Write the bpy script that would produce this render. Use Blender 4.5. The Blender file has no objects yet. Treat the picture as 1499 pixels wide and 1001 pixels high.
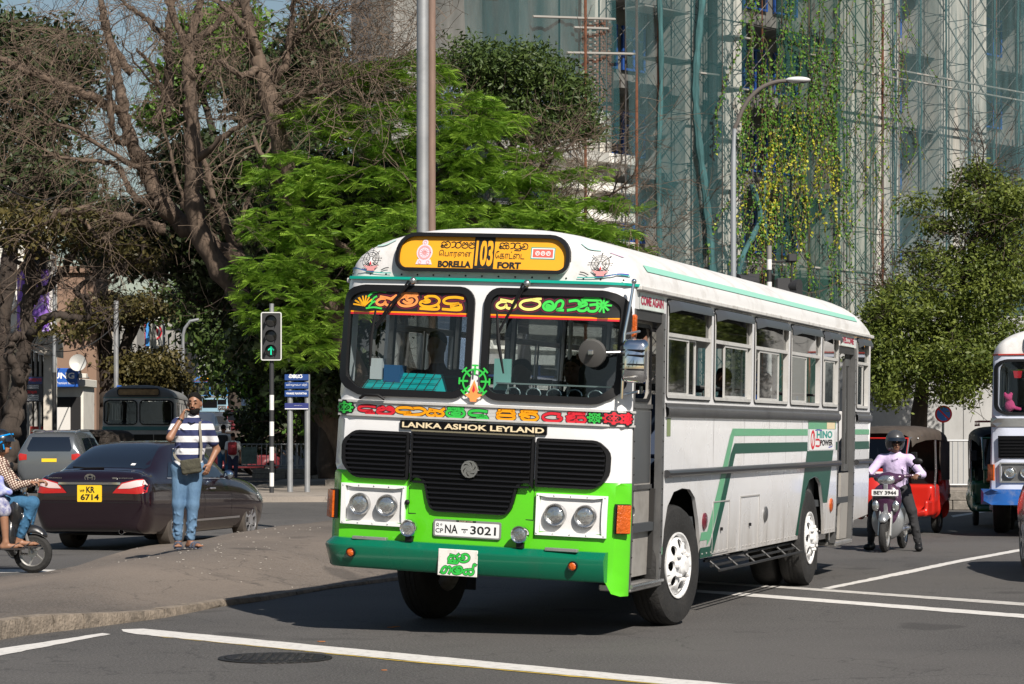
import bpy, bmesh, math, random
import numpy as np
from math import sin, cos, pi, sqrt, atan2, radians
from mathutils import Vector, Matrix
from mathutils.bvhtree import BVHTree
from mathutils.geometry import delaunay_2d_cdt

SC = bpy.context.scene
# ------------------------------------------------------------- camera
FPX, HZ, HY, CX = 3600.0, 1.6, 634.0, 749.5
cam_d = bpy.data.cameras.new('camera'); cam = bpy.data.objects.new('camera', cam_d)
SC.collection.objects.link(cam); SC.camera = cam
cam.location = (0, 0, HZ); cam.rotation_euler = (radians(90), 0, 0)
cam_d.sensor_width = 36; cam_d.lens = 36*FPX/1499.0
cam_d.shift_y = (HY-500.5)/1499.0
cam_d.clip_start = 0.5; cam_d.clip_end = 4000
# ------------------------------------------------------------- light
SUN_EL, SUN_AZ = radians(41), math.atan2(0.42, -0.91)      # azimuth from +Y towards +X, of the sun itself
sd = Vector((sin(SUN_AZ)*cos(SUN_EL), cos(SUN_AZ)*cos(SUN_EL), sin(SUN_EL)))
W = bpy.data.worlds.new("World"); SC.world = W; W.use_nodes = True
nt = W.node_tree; bg = nt.nodes['Background']
sky = nt.nodes.new('ShaderNodeTexSky'); sky.sky_type = 'NISHITA'; sky.sun_disc = False
sky.sun_elevation = SUN_EL; sky.sun_rotation = SUN_AZ
sky.air_density = 1.2; sky.dust_density = .7; sky.ozone_density = 1.0
nt.links.new(sky.outputs[0], bg.inputs[0]); bg.inputs[1].default_value = 0.05
sl = bpy.data.lights.new('sun', 'SUN'); so = bpy.data.objects.new('sun', sl); SC.collection.objects.link(so)
sl.energy = 5.0; sl.angle = radians(0.53); sl.color = (1.0, 0.93, 0.84)
so.rotation_euler = (-sd).to_track_quat('-Z', 'Y').to_euler()
vs = SC.view_settings; vs.view_transform = 'Standard'; vs.look = 'None'; vs.exposure = 0.45; vs.gamma = 1.0; vs.use_curve_mapping = False
cy = SC.cycles
cy.use_denoising = True
cy.max_bounces = 8; cy.transparent_max_bounces = 24; cy.diffuse_bounces = 3; cy.glossy_bounces = 3
cy.caustics_reflective = False; cy.caustics_refractive = False
R = random.Random(7)

# ------------------------------------------------------------- helpers
def at(px, py, Y): return Vector(((px-CX)*Y/FPX, Y, HZ-(py-HY)*Y/FPX))
def gnd(px, py, z=0.0):
    Y = (HZ-z)*FPX/(py-HY); return Vector(((px-CX)*Y/FPX, Y, z))
COL = SC.collection
MATS = {}
def mat(name, c=(0.5,0.5,0.5), rough=0.6, metal=0.0, var=0.0, vscale=3.0, c2=None, bump=0.0, bscale=30.0,
        alpha=1.0, emit=None, es=1.0, coat=0.0, spec=0.5, trans=0.0, sheen=0.0, dirt=None, dscale=1.5, damt=0.4, rvar=0.0, stretch=None):
    if name in MATS: return MATS[name]
    m = bpy.data.materials.new(name); m.use_nodes = True; MATS[name] = m
    n = m.node_tree.nodes; L = m.node_tree.links; b = n['Principled BSDF']
    b.inputs['Base Color'].default_value = (*c, 1); b.inputs['Roughness'].default_value = rough
    b.inputs['Metallic'].default_value = metal; b.inputs['Specular IOR Level'].default_value = spec
    b.inputs['Coat Weight'].default_value = coat; b.inputs['Coat Roughness'].default_value = 0.05
    if trans: b.inputs['Transmission Weight'].default_value = trans
    if alpha < 1: b.inputs['Alpha'].default_value = alpha
    if emit: b.inputs['Emission Color'].default_value = (*emit, 1); b.inputs['Emission Strength'].default_value = es
    need = var or bump or dirt or rvar
    if need:
        tc = n.new('ShaderNodeTexCoord'); src = tc.outputs['Object']
        if stretch:
            mp = n.new('ShaderNodeMapping'); mp.inputs['Scale'].default_value = stretch
            L.new(src, mp.inputs['Vector']); src = mp.outputs[0]
    cur = None
    if var:
        t = n.new('ShaderNodeTexNoise'); t.inputs['Scale'].default_value = vscale; t.inputs['Detail'].default_value = 6; t.inputs['Roughness'].default_value = 0.65
        L.new(src, t.inputs['Vector'])
        r = n.new('ShaderNodeMapRange'); r.inputs['From Min'].default_value = 0.3; r.inputs['From Max'].default_value = 0.7
        L.new(t.outputs[0], r.inputs['Value'])
        mx = n.new('ShaderNodeMix'); mx.data_type = 'RGBA'
        cc = c2 or tuple(min(1, x*(1+var)) for x in c); c1 = c if c2 else tuple(x*(1-var) for x in c)
        mx.inputs[6].default_value = (*c1, 1); mx.inputs[7].default_value = (*cc, 1)
        L.new(r.outputs[0], mx.inputs[0]); cur = mx.outputs[2]
    if dirt:
        t = n.new('ShaderNodeTexNoise'); t.inputs['Scale'].default_value = dscale; t.inputs['Detail'].default_value = 9; t.inputs['Roughness'].default_value = 0.7
        L.new(src, t.inputs['Vector'])
        r = n.new('ShaderNodeMapRange'); r.inputs['From Min'].default_value = 0.5; r.inputs['From Max'].default_value = 0.75; r.inputs['To Max'].default_value = damt
        L.new(t.outputs[0], r.inputs['Value'])
        mx = n.new('ShaderNodeMix'); mx.data_type = 'RGBA'
        if cur: L.new(cur, mx.inputs[6])
        else: mx.inputs[6].default_value = (*c, 1)
        mx.inputs[7].default_value = (*dirt, 1); L.new(r.outputs[0], mx.inputs[0]); cur = mx.outputs[2]
    if cur: L.new(cur, b.inputs['Base Color'])
    if bump:
        t = n.new('ShaderNodeTexNoise'); t.inputs['Scale'].default_value = bscale; t.inputs['Detail'].default_value = 5
        L.new(src, t.inputs['Vector'])
        bp = n.new('ShaderNodeBump'); bp.inputs['Strength'].default_value = bump; bp.inputs['Distance'].default_value = 0.02
        L.new(t.outputs[0], bp.inputs['Height']); L.new(bp.outputs[0], b.inputs['Normal'])
    if rvar:
        t = n.new('ShaderNodeTexNoise'); t.inputs['Scale'].default_value = 2.3; t.inputs['Detail'].default_value = 6
        L.new(src, t.inputs['Vector'])
        r = n.new('ShaderNodeMapRange'); r.inputs['To Min'].default_value = max(0.02, rough-rvar); r.inputs['To Max'].default_value = rough+rvar
        L.new(t.outputs[0], r.inputs['Value']); L.new(r.outputs[0], b.inputs['Roughness'])
    return m

def leafmat(name, c, c2, trans=0.35, yellow=None):
    if name in MATS: return MATS[name]
    m = bpy.data.materials.new(name); m.use_nodes = True; MATS[name] = m
    n = m.node_tree.nodes; L = m.node_tree.links
    for x in list(n): n.remove(x)
    out = n.new('ShaderNodeOutputMaterial'); at_ = n.new('ShaderNodeAttribute'); at_.attribute_name = 'shade'
    mx = n.new('ShaderNodeMix'); mx.data_type = 'RGBA'
    mx.inputs[6].default_value = (*c, 1); mx.inputs[7].default_value = (*c2, 1)
    L.new(at_.outputs['Fac'], mx.inputs[0]); col = mx.outputs[2]
    if yellow:
        r = n.new('ShaderNodeMath'); r.operation = 'GREATER_THAN'; r.inputs[1].default_value = yellow[1]
        L.new(at_.outputs['Fac'], r.inputs[0])
        m2 = n.new('ShaderNodeMix'); m2.data_type = 'RGBA'; m2.inputs[7].default_value = (*yellow[0], 1)
        L.new(r.outputs[0], m2.inputs[0]); L.new(col, m2.inputs[6]); col = m2.outputs[2]
    d = n.new('ShaderNodeBsdfPrincipled'); d.inputs['Roughness'].default_value = 0.5; d.inputs['Specular IOR Level'].default_value = 0.35
    L.new(col, d.inputs['Base Color'])
    t = n.new('ShaderNodeBsdfTranslucent'); L.new(col, t.inputs['Color'])
    ms = n.new('ShaderNodeMixShader'); ms.inputs[0].default_value = trans
    L.new(d.outputs[0], ms.inputs[1]); L.new(t.outputs[0], ms.inputs[2]); L.new(ms.outputs[0], out.inputs['Surface'])
    return m

def ident(x, y, z): return (x, y, z)
class MB:
    def __init__(s): s.v = []; s.f = []; s.m = []
    def add(s, vs, fs, m=0):
        o = len(s.v); s.v.extend([tuple(p) for p in vs]); s.f.extend([tuple(i+o for i in f) for f in fs]); s.m.extend([m]*len(fs)); return s
    def box(s, x0, x1, y0, y1, z0, z1, b=0.0, m=0, M=None):
        if x0 > x1: x0, x1 = x1, x0
        if y0 > y1: y0, y1 = y1, y0
        if z0 > z1: z0, z1 = z1, z0
        b = min(b, (x1-x0)*.49, (y1-y0)*.49, (z1-z0)*.49)
        if b <= 0:
            vs = [(x,y,z) for x in (x0,x1) for y in (y0,y1) for z in (z0,z1)]
            fs = [(0,1,3,2),(4,6,7,5),(0,4,5,1),(2,3,7,6),(0,2,6,4),(1,5,7,3)]
        else:
            vs = []; X = (x0,x1); Yv = (y0,y1); Z = (z0,z1)
            idx = {}
            for i in (0,1):
                for j in (0,1):
                    for k in (0,1):
                        sx = b if i == 0 else -b; sy = b if j == 0 else -b; sz = b if k == 0 else -b
                        idx[i,j,k,'x'] = len(vs); vs.append((X[i], Yv[j]+sy, Z[k]+sz))
                        idx[i,j,k,'y'] = len(vs); vs.append((X[i]+sx, Yv[j], Z[k]+sz))
                        idx[i,j,k,'z'] = len(vs); vs.append((X[i]+sx, Yv[j]+sy, Z[k]))
            fs = []
            for i in (0,1): fs.append([idx[i,0,0,'x'], idx[i,1,0,'x'], idx[i,1,1,'x'], idx[i,0,1,'x']][::(-1 if i == 0 else 1)])
            for j in (0,1): fs.append([idx[0,j,0,'y'], idx[0,j,1,'y'], idx[1,j,1,'y'], idx[1,j,0,'y']][::(-1 if j == 0 else 1)])
            for k in (0,1): fs.append([idx[0,0,k,'z'], idx[1,0,k,'z'], idx[1,1,k,'z'], idx[0,1,k,'z']][::(-1 if k == 0 else 1)])
            for i in (0,1):
                for j in (0,1): fs.append([idx[i,j,0,'x'], idx[i,j,0,'y'], idx[i,j,1,'y'], idx[i,j,1,'x']][::(1 if (i+j) % 2 else -1)])
                for k in (0,1): fs.append([idx[i,0,k,'x'], idx[i,0,k,'z'], idx[i,1,k,'z'], idx[i,1,k,'x']][::(-1 if (i+k) % 2 else 1)])
            for j in (0,1):
                for k in (0,1): fs.append([idx[0,j,k,'y'], idx[0,j,k,'z'], idx[1,j,k,'z'], idx[1,j,k,'y']][::(1 if (j+k) % 2 else -1)])
            for i in (0,1):
                for j in (0,1):
                    for k in (0,1): fs.append([idx[i,j,k,'x'], idx[i,j,k,'y'], idx[i,j,k,'z']][::(-1 if (i+j+k) % 2 else 1)])
        if M is not None: vs = [M @ Vector(p) for p in vs]
        return s.add(vs, fs, m)
    def tube(s, pts, r, n=8, m=0, caps=True, ends=None):
        pts = [Vector(p) for p in pts]
        if not hasattr(r, '__len__'): r = [r]*len(pts)
        k = len(pts); up = None; rings = []
        for i, p in enumerate(pts):
            t = (pts[min(i+1,k-1)]-pts[max(i-1,0)])
            if t.length < 1e-9: t = Vector((0,0,1))
            t.normalize()
            if up is None:
                up = t.orthogonal().normalized()
            else:
                up = up - t*up.dot(t)
                up = up.normalized() if up.length > 1e-6 else t.orthogonal().normalized()
            w = t.cross(up)
            rings.append([p + (up*cos(2*pi*j/n)+w*sin(2*pi*j/n))*r[i] for j in range(n)])
        vs = [q for g in rings for q in g]
        fs = [(i*n+j, i*n+(j+1)%n, (i+1)*n+(j+1)%n, (i+1)*n+j) for i in range(k-1) for j in range(n)]
        if caps: fs += [tuple(range(n))[::-1], tuple((k-1)*n+j for j in range(n))]
        return s.add(vs, fs, m)
    def lathe(s, prof, M=None, n=24, m=0, a0=0, a1=2*pi):
        # prof: (r, h) about local Z
        full = abs(a1-a0-2*pi) < 1e-6; c = n if full else n+1
        vs = []; 
        for r, h in prof:
            for j in range(c):
                a = a0+(a1-a0)*j/n; vs.append(Vector((r*cos(a), r*sin(a), h)))
        fs = []
        for i in range(len(prof)-1):
            for j in range(n):
                j2 = (j+1) % c
                fs.append((i*c+j, i*c+j2, (i+1)*c+j2, (i+1)*c+j))
        if M is not None: vs = [M @ v for v in vs]
        return s.add(vs, fs, m)
    def prism(s, poly, fn, d0, d1, m=0):
        # poly: 2D outline; fn(u,v,d)
        n = len(poly); vs = [fn(u,v,d0) for u,v in poly]+[fn(u,v,d1) for u,v in poly]
        fs = [tuple(range(n))[::-1], tuple(range(n,2*n))]+[(i,(i+1)%n,n+(i+1)%n,n+i) for i in range(n)]
        return s.add(vs, fs, m)
    def sphere(s, c, r, n=12, m=0, sc=(1,1,1)):
        prof = [(max(1e-4, r*sin(pi*i/n)), -r*cos(pi*i/n)) for i in range(n+1)]
        return s.lathe(prof, Matrix.Translation(Vector(c)) @ Matrix.Diagonal((*sc, 1)), n=n+4, m=m)
    def build(s, name, mats, parent=None, smooth=35, loc=None, rot=None, recalc=False):
        me = bpy.data.meshes.new(name); me.from_pydata(s.v, [], s.f)
        if not isinstance(mats, (list, tuple)): mats = [mats]
        for q in mats: me.materials.append(q)
        if len(mats) > 1: me.polygons.foreach_set('material_index', s.m)
        if recalc:
            b = bmesh.new(); b.from_mesh(me); bmesh.ops.remove_doubles(b, verts=b.verts, dist=1e-5); bmesh.ops.recalc_face_normals(b, faces=b.faces); b.to_mesh(me); b.free()
        if smooth:
            me.shade_smooth()
            if smooth < 180: me.set_sharp_from_angle(angle=radians(smooth))
        o = bpy.data.objects.new(name, me); COL.objects.link(o)
        if parent is not None: o.parent = parent
        if loc is not None: o.location = loc
        if rot is not None: o.rotation_euler = rot
        return o

def thing(name, label, cat, loc=(0,0,0), rotz=0, group=None):
    o = bpy.data.objects.new(name, None); COL.objects.link(o); o.empty_display_size = 0.2
    o.location = loc; o.rotation_euler = (0,0,rotz); o['label'] = label; o['category'] = cat
    if group: o['group'] = group
    return o
def tag(o, label=None, cat=None, group=None, kind=None):
    if label: o['label'] = label
    if cat: o['category'] = cat
    if group: o['group'] = group
    if kind: o['kind'] = kind
    return o
def children(o): return [c for c in COL.objects if c.parent == o]
def copy_tree(o, parent=None, depth=0):
    c = o.copy(); COL.objects.link(c)
    if parent is not None: c.parent = parent
    for ch in list(o.children): copy_tree(ch, c)
    return c
def place(o, loc, rz=0, label=None):
    o.location = loc; o.rotation_euler = (0,0,rz)
    if label: o['label'] = label
    return o

def arc(cx, cy, r, a0, a1, n=8):
    return [(cx+r*cos(radians(a0+(a1-a0)*i/n)), cy+r*sin(radians(a0+(a1-a0)*i/n))) for i in range(n+1)]
def rrect(x0, x1, y0, y1, r, n=5, rs=None):
    rs = rs or (r,r,r,r)   # bl, br, tr, tl
    return arc(x0+rs[0],y0+rs[0],rs[0],180,270,n)+arc(x1-rs[1],y0+rs[1],rs[1],270,360,n)+arc(x1-rs[2],y1-rs[2],rs[2],0,90,n)+arc(x0+rs[3],y1-rs[3],rs[3],90,180,n)
def circ(cx, cy, r, n=20, r2=None): return [(cx+r*cos(2*pi*i/n), cy+(r2 or r)*sin(2*pi*i/n)) for i in range(n)]
def crom(pts, n=6, closed=False):
    P = [Vector(p) for p in pts]; out = []; k = len(P)
    rng = range(k if closed else k-1)
    for i in rng:
        p0 = P[(i-1)%k] if closed or i > 0 else P[0]; p1 = P[i]; p2 = P[(i+1)%k]; p3 = P[(i+2)%k] if closed or i+2 < k else P[-1]
        for j in range(n):
            t = j/n; out.append(0.5*((2*p1)+(p2-p0)*t+(2*p0-5*p1+4*p2-p3)*t*t+(3*p1-p0-3*p2+p3)*t*t*t))
    if not closed: out.append(P[-1])
    return out
def inpoly(x, y, poly):
    c = False; n = len(poly); j = n-1
    for i in range(n):
        xi, yi = poly[i]; xj, yj = poly[j]
        if (yi > y) != (yj > y) and x < (xj-xi)*(y-yi)/(yj-yi)+xi: c = not c
        j = i
    return c
def densify(poly, step, closed=True):
    out = []; n = len(poly)
    for i in range(n if closed else n-1):
        a = poly[i]; b = poly[(i+1)%n]; L = math.hypot(b[0]-a[0], b[1]-a[1]); k = max(1, int(L/step+.5))
        for j in range(k): out.append((a[0]+(b[0]-a[0])*j/k, a[1]+(b[1]-a[1])*j/k))
    return out
def tri2d(outer, holes=(), step=0.15, extra=()):
    loops = [densify(outer, step)]+[densify(h, step) for h in holes]
    vs = []; es = []
    for lp in loops:
        o = len(vs); vs += lp; es += [(o+i, o+(i+1)%len(lp)) for i in range(len(lp))]
    xs = [p[0] for p in outer]; ys = [p[1] for p in outer]
    x = min(xs)+step*.5
    pts = list(extra)
    while x < max(xs):
        y = min(ys)+step*.5
        while y < max(ys):
            pts.append((x, y)); y += step
        x += step
    for p in pts:
        if inpoly(p[0], p[1], outer) and not any(inpoly(p[0], p[1], h) for h in holes): vs.append(p)
    r = delaunay_2d_cdt([Vector(p) for p in vs], es, [], 0, 1e-5)
    V = [(p.x, p.y) for p in r[0]]; T = []
    for f in r[2]:
        cx_ = sum(V[i][0] for i in f)/3; cy_ = sum(V[i][1] for i in f)/3
        if inpoly(cx_, cy_, outer) and not any(inpoly(cx_, cy_, h) for h in holes): T.append(tuple(f))
    return V, T
def panel(mb, outer, fn, holes=(), thick=0.0, step=0.15, m=0, d=0.0, matfn=None, back=True):
    V, T = tri2d(outer, holes, step)
    o = len(mb.v); n = len(V)
    mb.v.extend([tuple(fn(u, v, d)) for u, v in V])
    for t in T:
        mb.f.append(tuple(i+o for i in t))
        mb.m.append(matfn(sum(V[i][0] for i in t)/3, sum(V[i][1] for i in t)/3) if matfn else m)
    if thick:
        mb.v.extend([tuple(fn(u, v, d-thick)) for u, v in V])
        if back:
            for t in T:
                mb.f.append(tuple(i+o+n for i in t[::-1])); mb.m.append(m)
        cnt = {}
        for t in T:
            for a, b in ((t[0],t[1]),(t[1],t[2]),(t[2],t[0])):
                if (b, a) in cnt: del cnt[(b, a)]
                else: cnt[(a, b)] = 1
        for a, b in cnt: mb.f.append((b+o, a+o, a+o+n, b+o+n)); mb.m.append(m)
    return mb
def ring(mb, loop, w, fn, d, thick, m=0, inset=True):
    # frame that follows a closed 2-D loop, width w inwards
    n = len(loop); C = (sum(p[0] for p in loop)/n, sum(p[1] for p in loop)/n); inn = []
    for i in range(n):
        a = Vector(loop[i-1]); b = Vector(loop[(i+1)%n]); t = (b-a).normalized(); nn = Vector((-t.y, t.x))
        p = Vector(loop[i])
        inn.append(tuple(p+nn*w))
    o = len(mb.v)
    for dd, lp in ((d-thick, loop), (d, loop), (d, inn), (d-thick, inn)): mb.v.extend([tuple(fn(u,v,dd)) for u,v in lp])
    for k in range(3):
        for i in range(n): mb.f.append((o+k*n+i, o+k*n+(i+1)%n, o+(k+1)*n+(i+1)%n, o+(k+1)*n+i)); mb.m.append(m)
    return mb

# flat lettering ------------------------------------------------------
_fonts = {}
def text2d(s, bold=0.0, fam=None):
    cu = bpy.data.curves.new('t', 'FONT'); cu.body = s; cu.size = 1.0; cu.resolution_u = 3; cu.offset = bold
    o = bpy.data.objects.new('t', cu); COL.objects.link(o)
    bpy.context.view_layer.update()
    dg = bpy.context.evaluated_depsgraph_get(); me = bpy.data.meshes.new_from_object(o.evaluated_get(dg))
    V = [(v.co.x, v.co.y) for v in me.vertices]; T = [tuple(p.vertices) for p in me.polygons]
    bpy.data.objects.remove(o); bpy.data.curves.remove(cu); bpy.data.meshes.remove(me)
    return V, T
def put_text(mb, s, fn, u0, u1, v0, v1, d=0.0, bold=0.0, m=0, slant=0.0):
    V, T = text2d(s, bold)
    if not V: return mb
    xs = [p[0] for p in V]; ys = [p[1] for p in V]
    x0, x1, y0, y1 = min(xs), max(xs), min(ys), max(ys)
    o = len(mb.v)
    for x, y in V:
        a = (x-x0)/(x1-x0); b = (y-y0)/max(1e-6, y1-y0)
        mb.v.append(tuple(fn(u0+(u1-u0)*a+slant*(b-.5), v0+(v1-v0)*b, d)))
    for t in T: mb.f.append(tuple(i+o for i in t)); mb.m.append(m)
    return mb
def stroke(mb, pts, w, fn, d=0.0, m=0, smooth=True, n=5):
    P = crom([(p[0], p[1], 0) for p in pts], n) if smooth and len(pts) > 2 else [Vector((p[0], p[1], 0)) for p in pts]
    k = len(P); L = []; Rr = []
    for i in range(k):
        t = P[min(i+1,k-1)]-P[max(i-1,0)]
        t = t.normalized() if t.length > 1e-9 else Vector((1,0,0)); nn = Vector((-t.y, t.x, 0))
        e = t*(w/2) if i == k-1 else (-t*(w/2) if i == 0 else Vector((0,0,0)))
        L.append(P[i]+nn*w/2+e); Rr.append(P[i]-nn*w/2+e)
    o = len(mb.v)
    for i in range(k): mb.v.append(tuple(fn(L[i].x, L[i].y, d))); mb.v.append(tuple(fn(Rr[i].x, Rr[i].y, d)))
    for i in range(k-1): mb.f.append((o+2*i+1, o+2*i+3, o+2*i+2, o+2*i)); mb.m.append(m)
    return mb
# round Sinhala letters as pen strokes in a unit box
GL = {
 'sa': [[(.42,.62),(.22,.6),(.08,.42),(.08,.18),(.28,.02),(.46,.14),(.5,.36),(.54,.14),(.72,.02),(.92,.18),(.92,.42),(.74,.6),(.5,.7),(.2,.78)],[(.74,.6),(.95,.9)]],
 'ma': [[(.34,.86),(.1,.7),(.04,.35),(.25,.04),(.6,0),(.9,.18),(.97,.55),(.78,.88),(.52,.9),(.4,.7),(.55,.52),(.72,.58),(.7,.34),(.5,.26),(.32,.4)]],
 'ba': [[(.2,.5),(.36,.62),(.5,.46),(.3,.36),(.12,.45),(.04,.25),(.25,.02),(.62,0),(.92,.22),(.95,.62),(.7,.92),(.4,.95),(.22,.82)]],
 'da': [[(.95,.82),(.6,.9),(.2,.82),(.05,.55),(.22,.32),(.6,.3),(.85,.36),(.6,.2),(.5,.04),(.7,-.06),(.92,0)]],
 'la': [[(.08,.62),(.28,.86),(.46,.66),(.3,.46),(.08,.4),(.06,.14),(.34,0),(.72,.02),(.95,.3),(.9,.7),(.68,.85),(.56,.62),(.9,.46)]],
 'aa': [[(.1,.84),(.5,.9),(.8,.6),(.6,.2),(.15,.04)]],
 'ra': [[(.9,.98),(.5,.86),(.12,.7),(.04,.34),(.3,.03),(.7,.03),(.96,.34),(.88,.7),(.5,.86)]],
 'na': [[(.34,.36),(.2,.44),(.2,.24),(.4,.22),(.46,.5),(.3,.74),(.1,.66),(.02,.34),(.16,.04),(.44,0),(.58,.26),(.6,.66),(.76,.86),(.9,.66),(.88,.2),(.7,.04),(.98,.02)]],
 'ya': [[(.06,.6),(.26,.78),(.42,.6),(.22,.42),(.06,.26),(.16,.03),(.4,.04),(.5,.3),(.6,.04),(.86,.02),(.97,.3),(.86,.6),(.6,.56)]],
 'pa': [[(.2,.86),(.05,.66),(.14,.46),(.05,.24),(.25,0),(.75,0),(.95,.24),(.86,.46),(.95,.66),(.8,.86)],[(.14,.46),(.86,.46)]],
 'ha': [[(.5,.4),(.3,.5),(.14,.3),(.34,.02),(.76,.02),(.97,.36),(.8,.72),(.4,.8),(.06,.62)]],
 'tta': [[(.86,.86),(.4,.92),(.05,.6),(.1,.18),(.45,0),(.85,.1),(.97,.4),(.8,.56)]],
 'ka': [[(.5,.64),(.5,.14),(.28,.0),(.06,.16),(.1,.46),(.32,.54),(.5,.4),(.7,.54),(.93,.4),(.93,.12),(.72,0),(.52,.14)],[(.2,.76),(.5,.94),(.85,.76)]],
 'va': [[(.3,.54),(.5,.4),(.3,.28),(.1,.36),(.05,.14),(.3,0),(.75,.02),(.95,.36),(.8,.76),(.45,.86),(.2,.74)]],
 'ga': [[(.1,.1),(.2,.6),(.42,.84),(.6,.6),(.5,.1),(.3,0),(.1,.1)],[(.6,.6),(.8,.85),(.96,.5),(.9,.04)]],
 'nn': [[(.3,.6),(.1,.5),(.08,.14),(.35,0),(.5,.3),(.65,0),(.93,.1),(.95,.5),(.7,.66),(.45,.6)]],
 'i': [[(.15,1.0),(.35,1.22),(.7,1.24),(.92,1.02),(.5,.98),(.15,1.0)]],
 'u': [[(.95,.2),(1.0,-.22),(.15,-.2)]],
 'e': [[(.7,.1),(.3,.02),(.1,.25),(.3,.42),(.5,.3),(.3,.22)],[(.3,.42),(.2,.7),(.5,.9),(.8,.8)]],
 'o': [[(.3,0),(.05,.3),(.25,.6),(.55,.5),(.5,.1),(.3,0)]],
 'h': [[(.85,.7),(.85,1.3),(1.02,1.25)]],
}
def sinhala(mb, seq, fn, u0, v0, size, w, adv=1.05, d=0.0, m=0, slant=0.0, xs=1.0):
    u = u0
    for g in seq:
        if g == ' ': u += size*.45*xs; continue
        parts = g.split('+')
        for q in parts:
            for st in GL[q]:
                stroke(mb, [(u+(a*xs+slant*b)*size, v0+b*size) for a, b in st], w, fn, d, m, n=4)
        u += size*adv*xs*(.55 if parts[0] in ('e','o','aa') else 1)
    return u

# implicit surfaces (bodies, cloth, soft panels) ----------------------
class SDF:
    def __init__(s, h=0.012): s.p = []; s.h = h
    def cap(s, a, b, r1, r2=None, k=0.02, sub=False): s.p.append(('c', np.array(a,float), np.array(b,float), r1, r1 if r2 is None else r2, k, sub)); return s
    def ell(s, c, r, k=0.02, rot=None, sub=False): s.p.append(('e', np.array(c,float), np.array(r,float), None if rot is None else np.array(rot), 0, k, sub)); return s
    def box(s, c, r, rd=0.02, k=0.02, rot=None, sub=False): s.p.append(('b', np.array(c,float), np.array(r,float), rd, None if rot is None else np.array(rot), k, sub)); return s
    def mesh(s):
        lo = np.full(3, 1e9); hi = -lo.copy(); bb = []
        for p in s.p:
            if p[0] == 'c':
                r = max(p[3], p[4]); a = np.minimum(p[1], p[2])-r; b = np.maximum(p[1], p[2])+r
            else:
                rr = p[2].max()*1.05 if (p[0] == 'e' and p[3] is not None) or (p[0] == 'b' and p[4] is not None) else p[2]
                if p[0] == 'b' and p[4] is not None: rr = np.linalg.norm(p[2])
                a = p[1]-rr; b = p[1]+rr
            bb.append((a-p[5]-2*s.h, b+p[5]+2*s.h))
            if not p[6]: lo = np.minimum(lo, a); hi = np.maximum(hi, b)
        lo = lo-3*s.h; hi = hi+3*s.h; N = np.ceil((hi-lo)/s.h).astype(int)+1
        D = np.full(N, 1.0, np.float32)
        ax = [lo[i]+np.arange(N[i])*s.h for i in range(3)]
        for p, (a, b) in zip(s.p, bb):
            i0 = np.clip(((a-lo)/s.h).astype(int), 0, N); i1 = np.clip(((b-lo)/s.h).astype(int)+2, 0, N)
            if (i1 <= i0).any(): continue
            X, Y, Z = np.meshgrid(ax[0][i0[0]:i1[0]], ax[1][i0[1]:i1[1]], ax[2][i0[2]:i1[2]], indexing='ij')
            if p[0] == 'c':
                A, B_ = p[1], p[2]; d = B_-A; L = max(1e-9, d@d)
                t = np.clip(((X-A[0])*d[0]+(Y-A[1])*d[1]+(Z-A[2])*d[2])/L, 0, 1)
                q = np.sqrt((X-A[0]-t*d[0])**2+(Y-A[1]-t*d[1])**2+(Z-A[2]-t*d[2])**2)-(p[3]+(p[4]-p[3])*t)
            else:
                x, y, z = X-p[1][0], Y-p[1][1], Z-p[1][2]
                M = p[3] if p[0] == 'e' else p[4]
                if M is not None:
                    x, y, z = (M[0,0]*x+M[1,0]*y+M[2,0]*z, M[0,1]*x+M[1,1]*y+M[2,1]*z, M[0,2]*x+M[1,2]*y+M[2,2]*z)
                r = p[2]
                if p[0] == 'e':
                    k0 = np.sqrt((x/r[0])**2+(y/r[1])**2+(z/r[2])**2); k1 = np.sqrt((x/r[0]**2)**2+(y/r[1]**2)**2+(z/r[2]**2)**2)
                    q = k0*(k0-1)/np.maximum(k1, 1e-6)
                else:
                    rd = p[3]; qx, qy, qz = np.abs(x)-r[0]+rd, np.abs(y)-r[1]+rd, np.abs(z)-r[2]+rd
                    q = np.sqrt(np.maximum(qx,0)**2+np.maximum(qy,0)**2+np.maximum(qz,0)**2)+np.minimum(np.maximum(qx, np.maximum(qy,qz)),0)-rd
            S = D[i0[0]:i1[0], i0[1]:i1[1], i0[2]:i1[2]]; k = p[5]
            if p[6]:
                hh = np.clip(.5-.5*(S+q)/k, 0, 1); S[...] = S+(-q-S)*hh+k*hh*(1-hh)
            else:
                hh = np.clip(.5+.5*(S-q)/k, 0, 1); S[...] = S+(q-S)*hh-k*hh*(1-hh)
        return surfnet(D, lo, s.h)
    def build(s, name, mats, parent=None, matfn=None, **kw):
        V, Fc = s.mesh()
        me = bpy.data.meshes.new(name)
        me.vertices.add(len(V)); me.vertices.foreach_set('co', V.ravel())
        me.loops.add(len(Fc)*4); me.loops.foreach_set('vertex_index', Fc.ravel())
        me.polygons.add(len(Fc)); me.polygons.foreach_set('loop_start', np.arange(0, len(Fc)*4, 4))
        if not isinstance(mats, (list, tuple)): mats = [mats]
        for q in mats: me.materials.append(q)
        if matfn is not None: me.polygons.foreach_set('material_index', matfn(V[Fc].mean(1)).astype(np.int32))
        me.update(calc_edges=True); me.validate(); me.shade_smooth()
        o = bpy.data.objects.new(name, me); COL.objects.link(o)
        if parent is not None: o.parent = parent
        return o
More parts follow.
